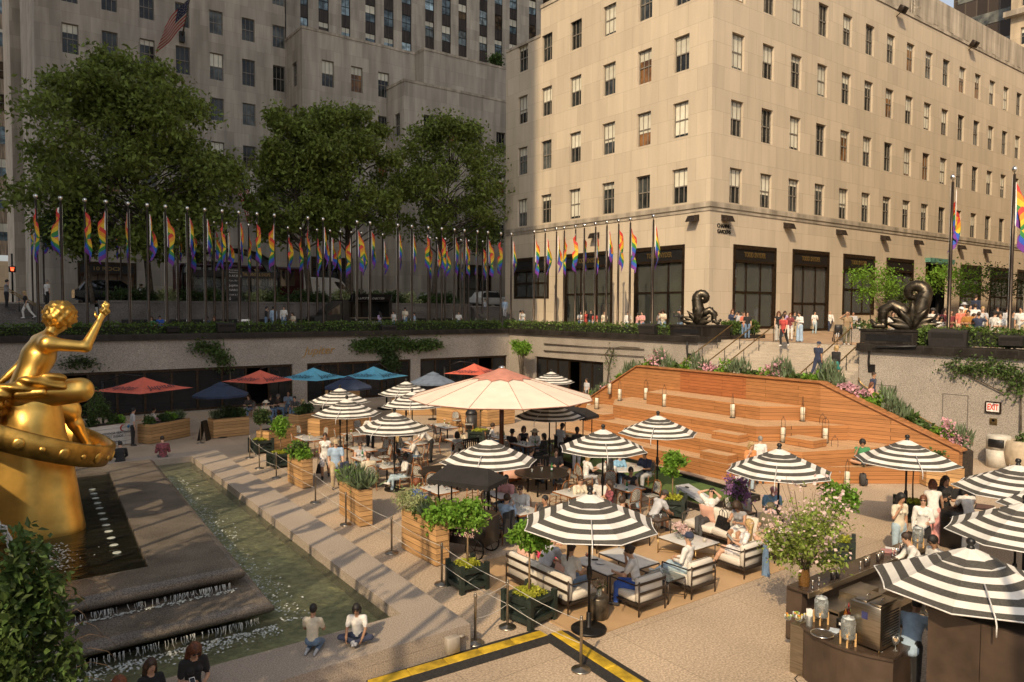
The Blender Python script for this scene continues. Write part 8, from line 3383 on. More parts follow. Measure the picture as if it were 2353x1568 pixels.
for i,(x,y)in enumerate(((11.72,7.45),(11.83,7.30),(11.93,7.42),(12.02,7.26))):
 rng=np.random.default_rng(i)
 t=th_('garnish_jar','glass bowl of cut fruit and herbs on the steel side table, %s from the left'%ORD[i+1],'jar',(x,y,.885),0,'fruit garnish jars')
 b=MB()
 for k in range(8):
  b.ell((rng.normal()*.025,rng.normal()*.025,.03+.012*k),.026,.026,.016,8,5,int(rng.integers(0,3)))
 b.build('fruit',FRT,t)
 b=MB()
 b.lathe([(.03,0),(.06,.03),(.062,.10)],n=14,caps=False)
 b.build('glass',GLS,t)
sk=th_('cocktail_shaker','','shaker',(0,0,0),0,'steel cocktail shakers on the bar')
b=MB()
b.lathe([(.035,0),(.045,.175),(.0465,.18),(.044,.18)],n=14,caps=True)
b.build('tin',SILV,sk)
SKP=[(13.75,'near'),(13.9,'near'),(14.03,'near'),(15.0,'middle left'),(15.10,'middle left'),(15.2,'middle left'),(15.5,'middle right'),(15.62,'middle right'),(15.76,'middle right'),(16.5,'far'),(16.65,'far'),(16.85,'far')]
for i,(x,w)in enumerate(SKP):
 lab='steel shaker tin, %s of the %s cluster on the bar top'%(['first','second','third'][i%3],w)
 if i==0:
  sk.location,sk['label']=(x,7.78,1.09),lab
 else:
  dup(sk,(x,7.78+.03*sin(i*4),1.09),None,lab)
jg=th_('jigger','','jigger',(0,0,0),0,'steel jiggers on the bar')
b=MB()
b.lathe([(.025,0),(.022,.03),(.008,.055),(.008,.11),(.02,.14),(.024,.175)],n=10)
b.build('cup',SILV,jg)
for i,(x,y)in enumerate(((12.95,7.72),(13.2,7.74),(14.75,7.74),(16.1,7.74),(16.2,7.72))):
 lab='slim steel jigger on the bar edge, %s from the blossom vase'%ORD[i+1]
 if i==0:
  jg.location,jg['label']=(x,y,1.09),lab
 else:
  dup(jg,(x,y,1.09),None,lab)
BTC=[gmat('amber_glass',(.28,.10,.02),.6),gmat('dark_wine_glass',(.08,.015,.015),.65),gmat('pale_green_glass',(.45,.55,.20),.5),BOTG]
CAPM=[M('cap_silver',(.5,.48,.44),.3,.8),M('cap_red',(.4,.03,.03),.4),M('cap_green',(.06,.35,.05),.4)]
bpro=[]
for i in range(4):
 t=th_('liquor_bottle','','bottle',(0,0,0),0,'bottles in the bar speed rail')
 b=MB()
 b.lathe([(.036,0),(.038,.17),(.028,.215),(.013,.245),(.012,.30)],n=10)
 b.build('glass',BTC[i],t)
 b=MB()
 b.lathe([(.014,.30),(.014,.325),(.006,.34),(.004,.38),(0,.385)],n=8)
 b.build('pourer',CAPM[i%3],t)
 b=MB()
 b.lathe([(.0385,.05),(.0385,.13)],n=10,caps=False)
 b.build('paper_label',M('bottle_paper',(.5,.46,.38),.7,rnd=.4),t)
 bpro.append(t)
n_=0
for r in range(2):
 for k in range(13):
  x=12.95+.105*k+(1.45 if k>7 else 0)
  lab='liquor bottle in the %s row of the speed rail, %s from the near end'%(['upper','lower'][r],ORD[k+1])
  loc=(x,7.05-.0-.11*r,.645+(.0 if r==0 else .0))
  if n_<4:
   bpro[n_].location,bpro[n_]['label']=loc,lab
  else:
   dup(bpro[(k*3+r)%4],loc,k*1.3,lab)
  n_+=1
for i,(x,y,lab)in enumerate(((16.6,7.98,'white menu sheet on the far bar top'),(16.35,7.95,'stack of pink menus on the far bar top'))):
 b=MB()
 b.obox((0,0,.01+.01*i),.22,.30,.012+.02*i)
 tag(b.build('menu',M('menu_'+str(i),[(.68,.66,.62),(.42,.20,.19)][i],.7),loc=(x,y,1.088),rz=.5),lab,'menu')
bouq=bqt('huge vase of pink blossom branches on the near end of the bar',(13.0,7.93,1.088),.11,.34,[PETAL_PALE,lmat('blossom_leaf',(.24,.31,.06),.4,.4)],.98,1.75,650,.065,9,leafn=3000,vm=gmat('amber_vase',(.20,.10,.03),.6))
b=MB()
rng=np.random.default_rng(12)
for k in range(26):
 a=rng.uniform(0,6.28)
 r=rng.uniform(.25,.95)
 z=.35+rng.uniform(.5,1.75)
 b.tube([(0,0,.05),(.05*cos(a),.05*sin(a),.36),(r*.45*cos(a),r*.45*sin(a),.36+(z-.36)*.55),(r*cos(a),r*sin(a),z)],[.008,.007,.006,.003],4,caps=False)
b.build('branch',TWIG,bouq)
cof=M('dark_coffee_drink',(.10,.035,.012),.2)
for i,(x,y)in enumerate(((11.72,5.78),(11.95,5.66))):
 t=th_('coffee_cocktail','stemmed glass of dark cocktail with %s on the station corner'%['an orange twist','a straw'][i],'glass',(x,y,.951),0)
 b=MB()
 b.lathe([(.035,0),(.006,.008),(.006,.09),(.045,.13),(.05,.18),(.042,.22)],n=12,caps=False)
 b.build('glass',GLS,t)
 b=MB()
 b.lathe([(.01,.10),(.044,.133),(.048,.165)],n=12)
 b.build('drink',cof,t)
 b=MB()
 b.lathe([(.048,.166),(.0475,.185)],n=12)
 b.build('cream_layer',M('crema',(.60,.36,.14),.6),t)
 b=MB()
 b.tube([(.01,0,.12),(.05,.01,.27+.05*i)],.007,5)
 b.build('garnish',ORANGED if i==0 else BLACK,t)
t=th_('service_stand','black service stand with drawers among the women at the bar','stand',(21.6,8.75,0),.1)
b=MB()
b.obox((0,0,.52),.62,.5,1.02,bev=.012)
b.build('cabinet',M('stand_black',(.020,.016,.014),.4),t)
for z in(.86,.62):
 b=MB()
 b.obox((-.315,0,z),.02,.44,.2,bev=.006)
 b.build('drawer',BLACK,t)
 b=MB()
 b.ell((-.33,0,z),.015,.015,.015,6,4)
 b.build('knob',SILV,t)
sli('menu_tray','dark tray with a paper card to the right of the white jumpsuit','tray',tuple(G(2262,1166,1.0)),.3,0,.7,.45,BLACK,M('card_brown',(.12,.06,.05),.6))
b=MB()
b.tube([G(1838,1508),G(1822,1515),G(1818,1525),G(1832,1535),G(1839,1536)],.012,5)
b.tube([G(1839,1545),G(1826,1560),G(1838,1575)],.012,5)
tag(b.build('power_cable',BLACK),'looped black power cable on the paving beside the bar station','cable')
t=th_('backpack','charcoal backpack leaning against the lowest timber riser','bag',G(1983,1117),.5)
b=MB()
b.obox((0,0,.24),.34,.22,.48,bev=.09)
b.build('body',cmat('char')if 'cloth_char' in MATS else M('cloth_char',(.05,.047,.045),.85),t)
b=MB()
b.obox((0,-.12,.16),.26,.08,.22,bev=.035)
b.build('pocket',M('cloth_char',(.05,.047,.045),.85),t)
b=MB()
b.tube([(.12,.1,.44),(.24,.12,.3),(.22,.1,.05)],.018,5)
b.build('strap',M('cloth_char',(.05,.047,.045),.85),t)
t=th_('tote_bag','white and pink tote bag leaning on the timber riser','bag',G(1700,1122),-.5)
b=MB()
b.obox((0,0,.22),.46,.16,.44,bev=.05)
b.build('body',M('tote_white',(.6,.56,.52),.8),t)
b=MB()
b.obox((-.235,0,.20),.02,.15,.38)
b.build('side_panel',M('tote_pink',(.55,.08,.2),.8),t)
b=MB()
b.tube([(-.12,0,.43),(-.1,0,.56),(.1,0,.56),(.12,0,.43)],.012,5)
b.build('handle',BLACK,t)
t=th_('sandwich_board','small dark folding menu board beside the shaded planters','sign',G(470,1012),.9)
for s in(-1,1):
 b=MB()
 b.add([(-.25,s*.22,0),(.25,s*.22,0),(.25,s*.03,.95),(-.25,s*.03,.95)],[(0,1,2,3)])
 o=b.build('board',BLACK,t)
 md=o.modifiers.new('t','SOLIDIFY')
 md.thickness=.03
 # gilded statue (plain stand-in) and bronze scrolls
GOLD=M('gilding',(0.84,0.52,0.13),.36,1.0,var=.16,scale=1.6,bump=.15,bscale=5)
GOLDD=M('gilding_dark',(0.58,0.34,0.08),.42,1.0,var=.25,scale=3)  # darker gold tone for hair, drapery and ring band
sta=th_('gilded_statue','large gilded statue of a draped seated figure raising one arm over a tilted ring','statue',(1.62,21.2,.70))
def sculpt(name,prims,vox,mt,parent,noise=None):
 pts=np.concatenate([[np.array(p[0])-max(p[2],p[3])-.1,np.array(p[0])+max(p[2],p[3])+.1,np.array(p[1])-max(p[2],p[3])-.1,np.array(p[1])+max(p[2],p[3])+.1]for p in prims])
 lo,hi=pts.min(0),pts.max(0)
 n=np.ceil((hi-lo)/vox).astype(int)+1
 g=np.stack(np.meshgrid(*[lo[i]+np.arange(n[i])*vox for i in range(3)],indexing='ij'),-1).reshape(-1,3)
 f=np.full(len(g),10.0)
 for p in prims:
  a,c=np.array(p[0]),np.array(p[1])
  r=max(p[2],p[3])+.35
  m_=np.all((g>np.minimum(a,c)-r)&(g<np.maximum(a,c)+r),axis=1)
  f[m_]=smin(f[m_],sd_cone(g[m_],a,c,p[2],p[3]),p[4]if len(p)>4 else .08)
 if noise is not None:
  f=f+noise(g)
 V,F=nets(f.reshape(n),lo,vox)
 return mesh_np(name,V,F,mt,None,True,parent)
gb_,gh_,gi_,_=bgeo('statue','m','big','none','nude','curly',0,.0145)
o=gb_.build('figure',[GOLD]*6,sta,(-.62,0,2.35))
o.scale=(2.75,)*3
o.rotation_euler=(0,0,-PI/2+.12)
h_=mesh_np('hair',gh_[0],gh_[1],GOLDD,None,True,o)
wr_=gi_['hands'][0]
hp_=Matrix.Rotation(-PI/2+.12,3,'Z')@(V3(wr_[0]+wr_[1]*.13)*2.75)+V3((-.62,0,2.35))
rng=np.random.default_rng(1)
sculpt('flame_knob',[(tuple(hp_),tuple(hp_+V3((.03,0,.16))),.13,.07,.05)],.03,GOLD,sta,lambda g:.03*np.sin(g[:,0]*40)*np.sin(g[:,2]*36))
sculpt('drapery',[((-1.25,-.35,3.2),(-1.05,-.62,3.75),.17,.16,.1),((-1.05,-.62,3.75),(-.5,-.78,4.0),.15,.14,.1),((-.5,-.78,4.0),(.12,-.72,4.05),.14,.11,.1),((-.8,-.72,3.85),(.16,-.78,3.88),.10,.10,.1),((-1.3,-.2,3.1),(-1.2,.1,2.7),.2,.22,.1),((-1.2,.1,2.7),(-.7,-.3,2.95),.2,.16,.1)],.035,GOLDD,sta,lambda g:.03*np.sin(g[:,2]*24+g[:,0]*8))
sculpt('pedestal',[((-.40,0,.15),(-.42,0,3.35),.98,.62,.15),((-.95,-.35,.3),(-.85,-.2,2.5),.55,.42,.2),((.02,-.35,.3),(-.05,-.2,2.2),.60,.38,.2),((-.55,-.62,.3),(-.5,-.4,2.9),.45,.3,.2)],.06,GOLD,sta)
b=MB()
c0=V3((-.55,0,2.72))
ax=V3((.40,-.04,1)).normalized()
e1=V3((1,0,-.40)).normalized()
e2=ax.cross(e1)
n=72
prof=[(1.86,-.27,0),(1.93,-.24,0),(1.98,.0,0),(1.96,.26,0),(1.88,.29,0),(1.84,.26,0),(1.84,-.24,0)]
v=[]
for k in range(n):
 a=2*PI*k/n
 rad=e1*cos(a)+e2*sin(a)
 for(r,h,_)in prof:
  v.append(c0+rad*r+ax*h)
m_=len(prof)
b.add(v,[(k*m_+j,((k+1)%n)*m_+j,((k+1)%n)*m_+(j+1)%m_,k*m_+(j+1)%m_)for k in range(n)for j in range(m_)],0,True)
b.build('ring_band',GOLDD,sta)
b=MB()
for k in range(26):
 a=2*PI*k/26
 rad=e1*cos(a)+e2*sin(a)
 Mx_=Matrix((e1*-sin(a)+e2*cos(a),ax,rad)).transposed()
 b.ell(c0+rad*1.975,.13 if k%2 else .07,.15 if k%2 else .07,.035,10,5,0,Mx_)
o=b.build('ring_ornament',GOLD,sta)
o['kind']='stuff'
b=MB()
for k in range(5):
 P_=[(1.62+-1.5+.55*s+.02*k,19.4-.15*k-.5*s,1.55+.9*s*(1-s)*1.6-.55*s*s+.03*k)for s in np.linspace(0,1.05,12)]
 b.tube([(x+rng.normal()*.02,y,z+rng.normal()*.02)for x,y,z in P_],[.03-.001*i for i in range(12)],5)
o=b.build('water_jet',gmat('spill_glassy',(.85,.88,.86),.35))
o['kind']='stuff'
VERD=M('dark_bronze_patina',(0.085,0.070,0.050),.38,.85,var=.35,scale=3,bump=.2,bscale=30)
def scroll(label,loc,rz,s,parts):
 t=th_('bronze_scroll_fountain',label,'sculpture',loc,rz,'bronze scroll sculptures')
 for nm,path,rad in parts:
  P_=[V3(p)*s for p in path]
  b=MB()
  b.tube(P_,[r*s for r in rad],12)
  for i in range(1,len(P_)-1):
   b.tube([P_[i]+V3((0,0,0)),P_[i].lerp(P_[i+1],.25)],[rad[i]*s*1.06]*2,12,caps=False)
  b.build(nm,VERD,t)
 for k in range(7):
  a=-1.15+.38*k
  b=MB()
  L_=(1.25-.12*abs(k-3))*s
  v=[]
  for i in range(7):
   u=i/6
   w=.24*s*sin(PI*min(1,.18+u*.82))*(1.1-.3*u)
   x=sin(a)*L_*u*(1+.35*u)
   z=cos(a)*L_*u*(1-.18*u*abs(sin(a))*2)
   y=-.25*s-.25*s*u+.06*s*(k%2)
   px_,pz_=cos(a),-sin(a)
   v+=[(x-px_*w,y+.08*s,z-pz_*w),(x,y-.05*s,z),(x+px_*w,y+.08*s,z+pz_*w)]
  b.add(v,[(i*3+j,i*3+j+1,(i+1)*3+j+1,(i+1)*3+j)for i in range(6)for j in range(2)],0,True)
  o=b.build('leaf',VERD,t)
  md=o.modifiers.new('t','SOLIDIFY')
  md.thickness=.05
 return t
def spiral(c,r0,r1,a0,a1,n,y=0):
 return[(c[0]+(r0+(r1-r0)*i/(n-1))*cos(a0+(a1-a0)*i/(n-1)),y+.02*i,c[1]+(r0+(r1-r0)*i/(n-1))*sin(a0+(a1-a0)*i/(n-1)))for i in range(n)]
def pedestal(label,x0,x1,y0,y1,z0,z1):
 t=th_('stone_pedestal',label,'pedestal',((x0+x1)/2,(y0+y1)/2,z0),0,'polished black stone pedestals')
 a,c,h=(x1-x0)/2,(y1-y0)/2,z1-z0
 b=MB()
 b.box(-a,a,-c,c,0,h-.1)
 b.build('block',BLKG,t)
 b=MB()
 b.box(-a-.05,a+.05,-c-.05,c+.05,h-.098,h)
 b.build('cap',BLKG,t)
 b=MB()
 b.box(-a-.012,-a-.003,-c*.8,c*.8,.12,h-.25)
 b.build('recess',BLACK,t)
 return t
pa=onX(1590,742,36.6)
pedestal('polished black pedestal under the smaller bronze scroll sculpture',35.5,38.2,28.7,31.2,4.87,5.52)
scroll('smaller bronze curled scroll sculpture left of the stairs',(36.9,pa.y-.2,5.53),-1.15,.95,[('tail',[(0,0,.1),(.05,0,.9),(-.05,0,1.6)]+spiral((.28,1.72),.36,.20,2.9,-1.6,10),[.42,.40,.36]+[.33-.022*i for i in range(10)]),('lower_coil',[(.1,.1,.2),(.35,.12,.75),(.75,.15,.95),(1.05,.18,.7),(1.0,.2,.3),(1.25,.2,.1),(1.5,.2,.35)],[.3,.28,.25,.22,.19,.15,.07])])
pb_=onX(2088,752,36.6)
pedestal('polished black pedestal under the larger bronze scroll sculpture',35.6,38.3,16.25,19.0,4.87,5.55)
scroll('larger bronze double curled scroll sculpture right of the stairs',(36.9,pb_.y,5.56),-1.05,1.12,[('tail',[(.1,0,.1),(.30,0,.8),(.42,0,1.35)]+spiral((.10,1.55),.40,.15,.1,5.6,14),[.36,.34,.32]+[.30-.016*i for i in range(14)]),('lower_coil',[(-.1,.1,.2),(-.35,.12,.8),(-.75,.15,1.05),(-1.1,.18,.85),(-1.15,.2,.4),(-1.05,.2,.15),(-1.4,.2,.12),(-1.6,.2,.4)],[.3,.28,.25,.23,.2,.17,.13,.06])])
# seated and standing guests
CH_N=[0]
CHAIR_USED=[False]
def chair(x,y,rz,label):
 if not CHAIR_USED[0]:
  CHAIR_USED[0]=True
  bc.location,bc.rotation_euler=(x,y,0),(0,0,rz)
  bc['label']=label
  return bc
 return dup(bc,(x,y,0),rz,label)
def seat(label,px,py,face,pose='sit_table',hz=1.20,ch=True,z0=0.0,h=1.0,chl=None,**k):
 p=G(px,py,z0+hz*h)
 a=R_(COMP[face]if isinstance(face,str)else face)
 f=V3((sin(a),cos(a),0))
 lean=POSES[pose].get('lean',0)
 p=p-f*(.62*sin(R_(lean))+.06)
 o=psn(label,(p.x,p.y,z0),math.degrees(a),pose,h=h,**k)
 if ch:
  w=label.split()
  chair(p.x-f.x*.02,p.y-f.y*.02,-a,'bistro chair under the person '+' '.join(w[1:11])if not chl else chl)
 return o
def stp(label,px,py,face,pose='stand',z0=0.0,hz=1.62,h=1.0,feet=False,**k):
 p=G(px,py,z0 if feet else z0+hz*h)
 return psn(label,(p.x,p.y,z0),face,pose,h=h,**k)
STRB=stripemat('striped_black_cream',(.03,.028,.03),(.42,.38,.32),14)
STRW=stripemat('striped_white_blue',(.55,.54,.50),(.18,.22,.26),18)
STRT=stripemat('striped_tan_black',(.50,.34,.18),(.05,.04,.035),16)
PATT=M('cloth_dark_floral',(.20,.05,.06),.85,var=.9,scale=22,dark=(.012,.011,.012))
PATW=M('cloth_white_floral',(.66,.62,.60),.85,var=.25,scale=14)
STRP=stripemat('striped_trousers',(.64,.61,.55),(.08,.07,.06),26)
stp('person walking in white sleeveless top and patterned shorts carrying a black bag',747.6,1102,205,'walk',feet=True,top='white',bottom=PATW,skin='tan',hair='bun',sex='f',sleeves='none',legs='short',shoes='black')
stp('person strolling in light blue shirt, tan cap and khaki trousers',772,1123,200,'walk',feet=True,top='lblue',bottom='khaki',hairc='grey',hair='crop',build='big',hat=('cap','khaki'),shoes='brown')
seat('person in grey vest and glasses facing the viewer',828,1022,195,top='lgrey',skin='light',hair='bun',sex='f',sleeves='none',glasses=True)
seat('person in cream shirt with back to the viewer by the grass planter',846,1048,10,'sit',top='cream',bottom='char',hair='crop',build='big')
seat('person in black and cream striped sweater',916,1030,240,'sit_hunch',top=STRB,bottom='denim',skin='brown',hairc='black',hair='crop',sleeves='long')
seat('person in white top and pale jeans turned to the striped sweater',929,1048,285,'sit_cross',top='white',bottom='ldenim',skin='dark',hairc='black',hair='crop',shoes='white')
seat('person in white tee reading a menu',944,1008,290,'sit_read',top='white',bottom='denim',hairc='grey',hair='crop',shoes='white')
stp('person bending over a table in white tee and black trousers',990,1062,285,'bend',feet=True,top='white',bottom='black',skin='light',hair='short')
seat('person with curly blonde hair and dark jacket',918,994,90,'sit',top='char',hairc='blond',hair='curlylong',sex='f',sleeves='long')
stp('person standing in white shirt and black trousers, head behind the parasol',851,1043,200,'hips',feet=True,top='white',bottom='black',skin='tan')
seat('blonde person in pale cardigan looking down',1059,986,200,'sit_read',top='cream',hairc='blond',hair='long',sex='f',sleeves='long')
seat('person in striped sleeveless top with dark hair, back turned',1050,998,20,'sit_table',top=STRW,skin='tan',hairc='black',hair='bob',sex='f',sleeves='none')
seat('person in white shirt and glasses beside the mahogany pole',1133,978,120,'sit',top='white',hairc='brown',hair='short',glasses=True,sleeves='long')
seat('person in black hat and black shirt',1178,992,75,'sit_table',top='black',skin='tan',hairc='black',hat=('fedora','black'))
seat('person with short bobbed hair and black top by the hats',1204,986,200,'sit',top='black',hair='bob',sex='f',sleeves='none')
seat('person in wide straw hat and white shirt',1229,992,215,'sit_table',top='white',hair='long',sex='f',sleeves='long',hat=('sunhat','khaki'))
seat('person with dark hair and dark jacket right of the straw hat',1249,1003,280,'sit',top='char',bottom='black',hairc='black',hair='bob',sex='f',sleeves='long')
stp('person standing in pale grey tee looking down at the cart',1288,980,95,'phone',top='lgrey',bottom='char',skin='dark',hairc='black',hair='crop')
seat('person in dark tee with folded arms at the right dark round table',1278,1038,210,'sit_table',top='char',hair='short',ch=False)
seat('person in purple shirt reaching over the bench',1222,1037,110,'sit',top='purple',hairc='brown',hair='crop',ch=False)
seat('person in pink shirt drinking from a glass',1161,1100,250,'sit_drink',top='pink',skin='tan',hairc='black',hair='crop',build='big')
seat('person in white shirt and dark tie with glasses',1195,1123,235,'sit_table',top='white',hair='crop',glasses=True,sleeves='long',build='big')
seat('person in light blue shirt leaning on one hand, back turned',1166,1142,75,'sit_face',top='lblue',hair='short',sleeves='long')
seat('person pointing a finger beside the near parasol',1250,1148,270,'sit_drink',top='char',skin='tan',hairc='black',hair='crop')
seat('person in cobalt blue jacket with curly auburn hair, back turned',960,1108,70,'sit_table',top='blue',bottom='navy',hairc='red',hair='curly',sex='f',sleeves='long')
seat('blonde person in white tee and striped skirt',1354,1048,100,'sit_table',top='white',bottom='lgrey',hairc='blond',hair='bob',sex='f',glasses=True)
seat('person with long dark ponytail in white shirt',1401,1057,40,'sit_table',top='white',bottom='denim',hairc='black',hair='long',sex='f')
seat('person in sky blue tie dye top at the round table',1426,1046,200,'sit_table',top='sky',hair='long',sex='f',skin='light')
seat('person in navy polo at the right of the round table',1480,1044,262,'sit_table',top='navy',bottom='lgrey',hair='crop',build='big',skin='tan')
seat('person in sunglasses, black top and pale denim waistcoat',1450,1082,210,'sit',top='black',bottom='lblue',skin='tan',hairc='black',hair='bun',sex='f',glasses=True,sleeves='none')
seat('smiling person in sunglasses and cream square neck top',1335,1102,195,'sit_table',top='cream',skin='light',hairc='brown',hair='bun',sex='f',glasses=True)
seat('person with pale blond hair in white tee',1378,1100,265,'sit',top='white',bottom='khaki',hairc='pale',hair='short')
seat('person in dark patterned dress behind the blond guest',1399,1112,300,'sit',top=PATT,bottom=PATT,skin='tan',hairc='brown',hair='long',sex='f',legs='mini')
stp('person in dark apron behind the scalloped cart',1325,990,190,'stand',top='black',bottom='lgrey',skin='dark',hairc='black',hair='bun',sex='f')
GW='guests in the shade before the restaurant'
for(px,py,lab,tp,hc,hs,sx,fc)in((304,945,'person in pale shirt standing at the host stand in shade','lgrey','black','crop','m',90),(355,941,'person in white shirt eating behind the pink flowered planter','white','black','crop','m',90),(570,912,'person resting chin on hand under the second coral canopy','char','brown','long','f',230),(640,910,'grey haired person in the shaded group under the sky blue canopy','brown','grey','short','m',120),(662,905,'bald person in blue shirt in the shaded group','lblue','grey','bald','m',200),(676,915,'person in dark top beside the bald guest in shade','char','black','short','m',230),(694,922,'blonde person at the edge of the shaded group','char','blond','bob','f',290),(622,912,'person with sunglasses at the left of the shaded group','black','brown','long','f',150),(612,925,'person in pale wide hat in the shaded group','cream','grey','short','f',160)):
 if 'standing' in lab:
  stp(lab,px,py,fc,'carry',top=tp,bottom='black',hairc=hc,hair=hs,sex=sx,vox=.03)
 else:
  seat(lab,px,py,fc,'sit_table',top=tp,hairc=hc,hair=hs,sex=sx,vox=.03,hat=('sunhat','cream')if 'hat' in lab else None,glasses='sunglasses' in lab)
p=onX(1359,865,34.0)
psn('person in the shade of the doorway behind the small parasol',(33.6,p.y,0),270,'stand','lgrey','black',vox=.03)
seat('person in black hoodie and headphones sitting on the far rim',276,1012,10,'sit_hunch',hz=1.22,z0=.03,ch=False,top='black',bottom='black',hairc='black',hair='crop',sleeves='long')
seat('person in dark floral shirt sitting on the far rim',373,1006,5,'sit_phone',hz=1.22,z0=.03,ch=False,top=PATT,bottom='char',hair='crop',sleeves='long')
for nm,(px,py),kw in(('boy in pale tee kneeling on the rim, seen from behind',(718,1499),dict(face=40,pose='kneel',top='cream',bottom='denim',hair='short')),('boy in white hooded shirt and glasses sitting cross legged on the rim',(822,1470),dict(face=215,pose='floor_cross',top='white',bottom='navy',hair='bob',glasses=True))):
 p=G(px,py,ZR)
 psn('person, a '+nm,(p.x,p.y,ZR),kw['face'],kw['pose'],kw['top'],kw['bottom'],'olive','black',kw['hair'],build='kid',shoes='lgrey',glasses=kw.get('glasses',False),h=.72,vox=.022)
for lab,hp_,kw in(('person in black tee with long red blonde hair looking at a phone',(443,1478),dict(pose='sit_phone',top='black',bottom='ldenim',hairc='auburn',face=178,hair='long',glasses=True)),('girl in black tee with long brown hair staring ahead',(344,1520),dict(pose='sit',top='black',bottom='denim',hairc='brown',face=172,hair='long')),('person in white tee with red hair bent forward at lower left',(250,1530),dict(pose='sit_hunch',top='white',bottom='denim',hairc='red',face=168,hair='bob'))):
 hh=.96 if lab[0]=='p' else .84
 p=G(*hp_,.06+1.24*hh)
 psn(lab if lab.startswith('person')else 'person, a '+lab,(p.x,11.95,.06),kw['face'],kw['pose'],kw['top'],kw['bottom'],'light',kw['hairc'],kw['hair'],'f','slim',shoes='white',glasses=kw.get('glasses',False),h=hh,vox=.018)
def lsit(label,x,y,fc,pose,**k):
 return psn(label,(x,y,.06),fc,pose,**k)
seat('person in grey polo and dark cap leaning over a phone',1526,1136,100,'sit_hunch',hz=1.06,ch=False,top='lgrey',bottom='char',skin='tan',hair='crop',hat=('cap','char'),legs='short')
o=psn('person with bare crossed legs and sneakers, half under the near parasol',(14.3,14.1,.06),95,'sit_cross','char','khaki','light',legs='short',shoes='khaki')
lsit('person in white tee stretching both arms behind the head',16.85,13.35,262,'sit_head',top='white',bottom='char',skin='light',hairc='black',hair='bun',sex='f',glasses=True)
lsit('person with curly hair in grey strapless top and white shorts',16.75,12.1,262,'sit_read',top='grey',bottom='white',skin='tan',hair='curlylong',sex='f',sleeves='none',legs='mini',shoes='tan')
lsit('person in olive tee and cap with one leg crossed',16.85,11.35,275,'sit_cross',top='olive',bottom='khaki',skin='light',hairc='grey',hair='crop',legs='short',hat=('cap','olive'),glasses=True,build='big',shoes='char')
lsit('person with long light brown hair in white top beside the lilac',18.3,13.35,225,'sit',top='white',bottom='ldenim',skin='light',hairc='auburn',hair='long',sex='f',sleeves='none')
seat('person in light blue tee and pink cap looking at a phone',1777,1124,215,'sit_phone',hz=1.22,ch=False,top='sky',bottom='black',skin='tan',hairc='grey',hair='crop',hat=('cap','pink'),build='big')
t=th_('round_pouf','dark round stool under the person in light blue tee','stool',tuple(V3(COL.objects[-1].parent.location if COL.objects[-1].parent else(0,0,0))*1.0))
t.location.z=0
b=MB()
b.lathe([(.24,0),(.26,.2),(.24,.40),(0,.41)],n=20)
b.build('seat',BLACK,t)
lsit('blonde person in white floral dress holding a tablet',15.15,10.98,330,'sit_recline',top=PATW,bottom=PATW,skin='light',hairc='blond',hair='long',sex='f',sleeves='short',legs='mini')
lsit('person in white shirt, pale jeans and denim cap seen from behind',13.1,10.95,345,'sit_cross',top='white',bottom='ldenim',skin='light',hairc='grey',hair='crop',hat=('cap','navy'),sleeves='long',shoes='white')
lsit('person in white blouse and cobalt trousers touching the cheek',11.5,10.92,330,'sit_face',top='white',bottom='blue',skin='light',hair='bun',sex='f',glasses=True,sleeves='short')
lsit('person in white tee and jeans in profile on the long sofa',10.42,11.9,75,'sit',top='white',bottom='denim',skin='light',hairc='brown',hair='pony',sex='f',glasses=True)
o=psn('person in hot pink dress beyond the long sofa, head under the parasol',(11.3,13.95,-.04),150,'sit','hot','hot','light',hair='long',sex='f',legs='mini',skirt=.4)
lsit('person in grey tee slouching on the long sofa behind the topiary',10.42,12.85,80,'sit_hunch',top='lgrey',bottom='char',skin='light',hair='crop',build='big')
for lab,mt,sc in(('person in black tee with long red','white',1),('person in light blue tee and pink','black',1)):
 who=[x for x in COL.objects if x.get('label','').startswith(lab)][0]
 hp_=hand_pos(who,1)
 sli('phone','%s phone held by the %s'%(mt,' '.join(lab.split()[:7])),'phone',hp_+V3((-.03,-.02,.03)),0,.6,.08,.15,WHITE if mt=='white' else BLACK,SCRN)
who=[x for x in COL.objects if x.get('label','').startswith('blonde person in white floral')][0]
sli('tablet','white framed tablet held by the blonde person in the armchair','tablet',hand_pos(who,-1)+V3((.02,.02,.05)),.5,.8,.20,.26,BLACK,M('tablet_page',(.42,.42,.38),.3))
stp('person in cream satin blouse and pale jeans touching the lips',2067,1144,200,'mouth',hz=1.64,top='cream',bottom='ldenim',skin='tan',hairc='black',hair='long',sex='f',shoes='white')
stp('person in white tied shirt and glasses with braided hair',2122,1153,250,'carry',hz=1.6,top='white',bottom='black',skin='light',hairc='auburn',hair='pony',sex='f',sleeves='long',glasses=True)
stp('person in white tank top and pink trousers, back turned',2146,1124,60,'reachbar',hz=1.52,top='white',bottom='pink',skin='light',hairc='auburn',hair='bob',sex='f',sleeves='none',legs='wide')
stp('person with long dark wavy hair in black beside the bench box',2171,1106,215,'folded',hz=1.62,top='black',bottom='black',skin='tan',hairc='brown',hair='long',sex='f',sleeves='long')
stp('person in black shirt and dark sunglasses under the parasol edge',2214,1108,235,'folded',hz=1.66,h=1.03,top='black',bottom='black',skin='tan',hairc='black',hair='crop',glasses=True)
stp('person in white jumpsuit leaning over the service stand, back turned',2231,1140,40,'leanbar',hz=1.48,top='white',bottom='white',skin='tan',hairc='black',hair='bob',sex='f',legs='wide')
stp('bartender person with cropped brown hair seen from above',2119,1252,320,'leanbar',hz=1.46,top='white',bottom='black',skin='light',hair='crop',sleeves='long')
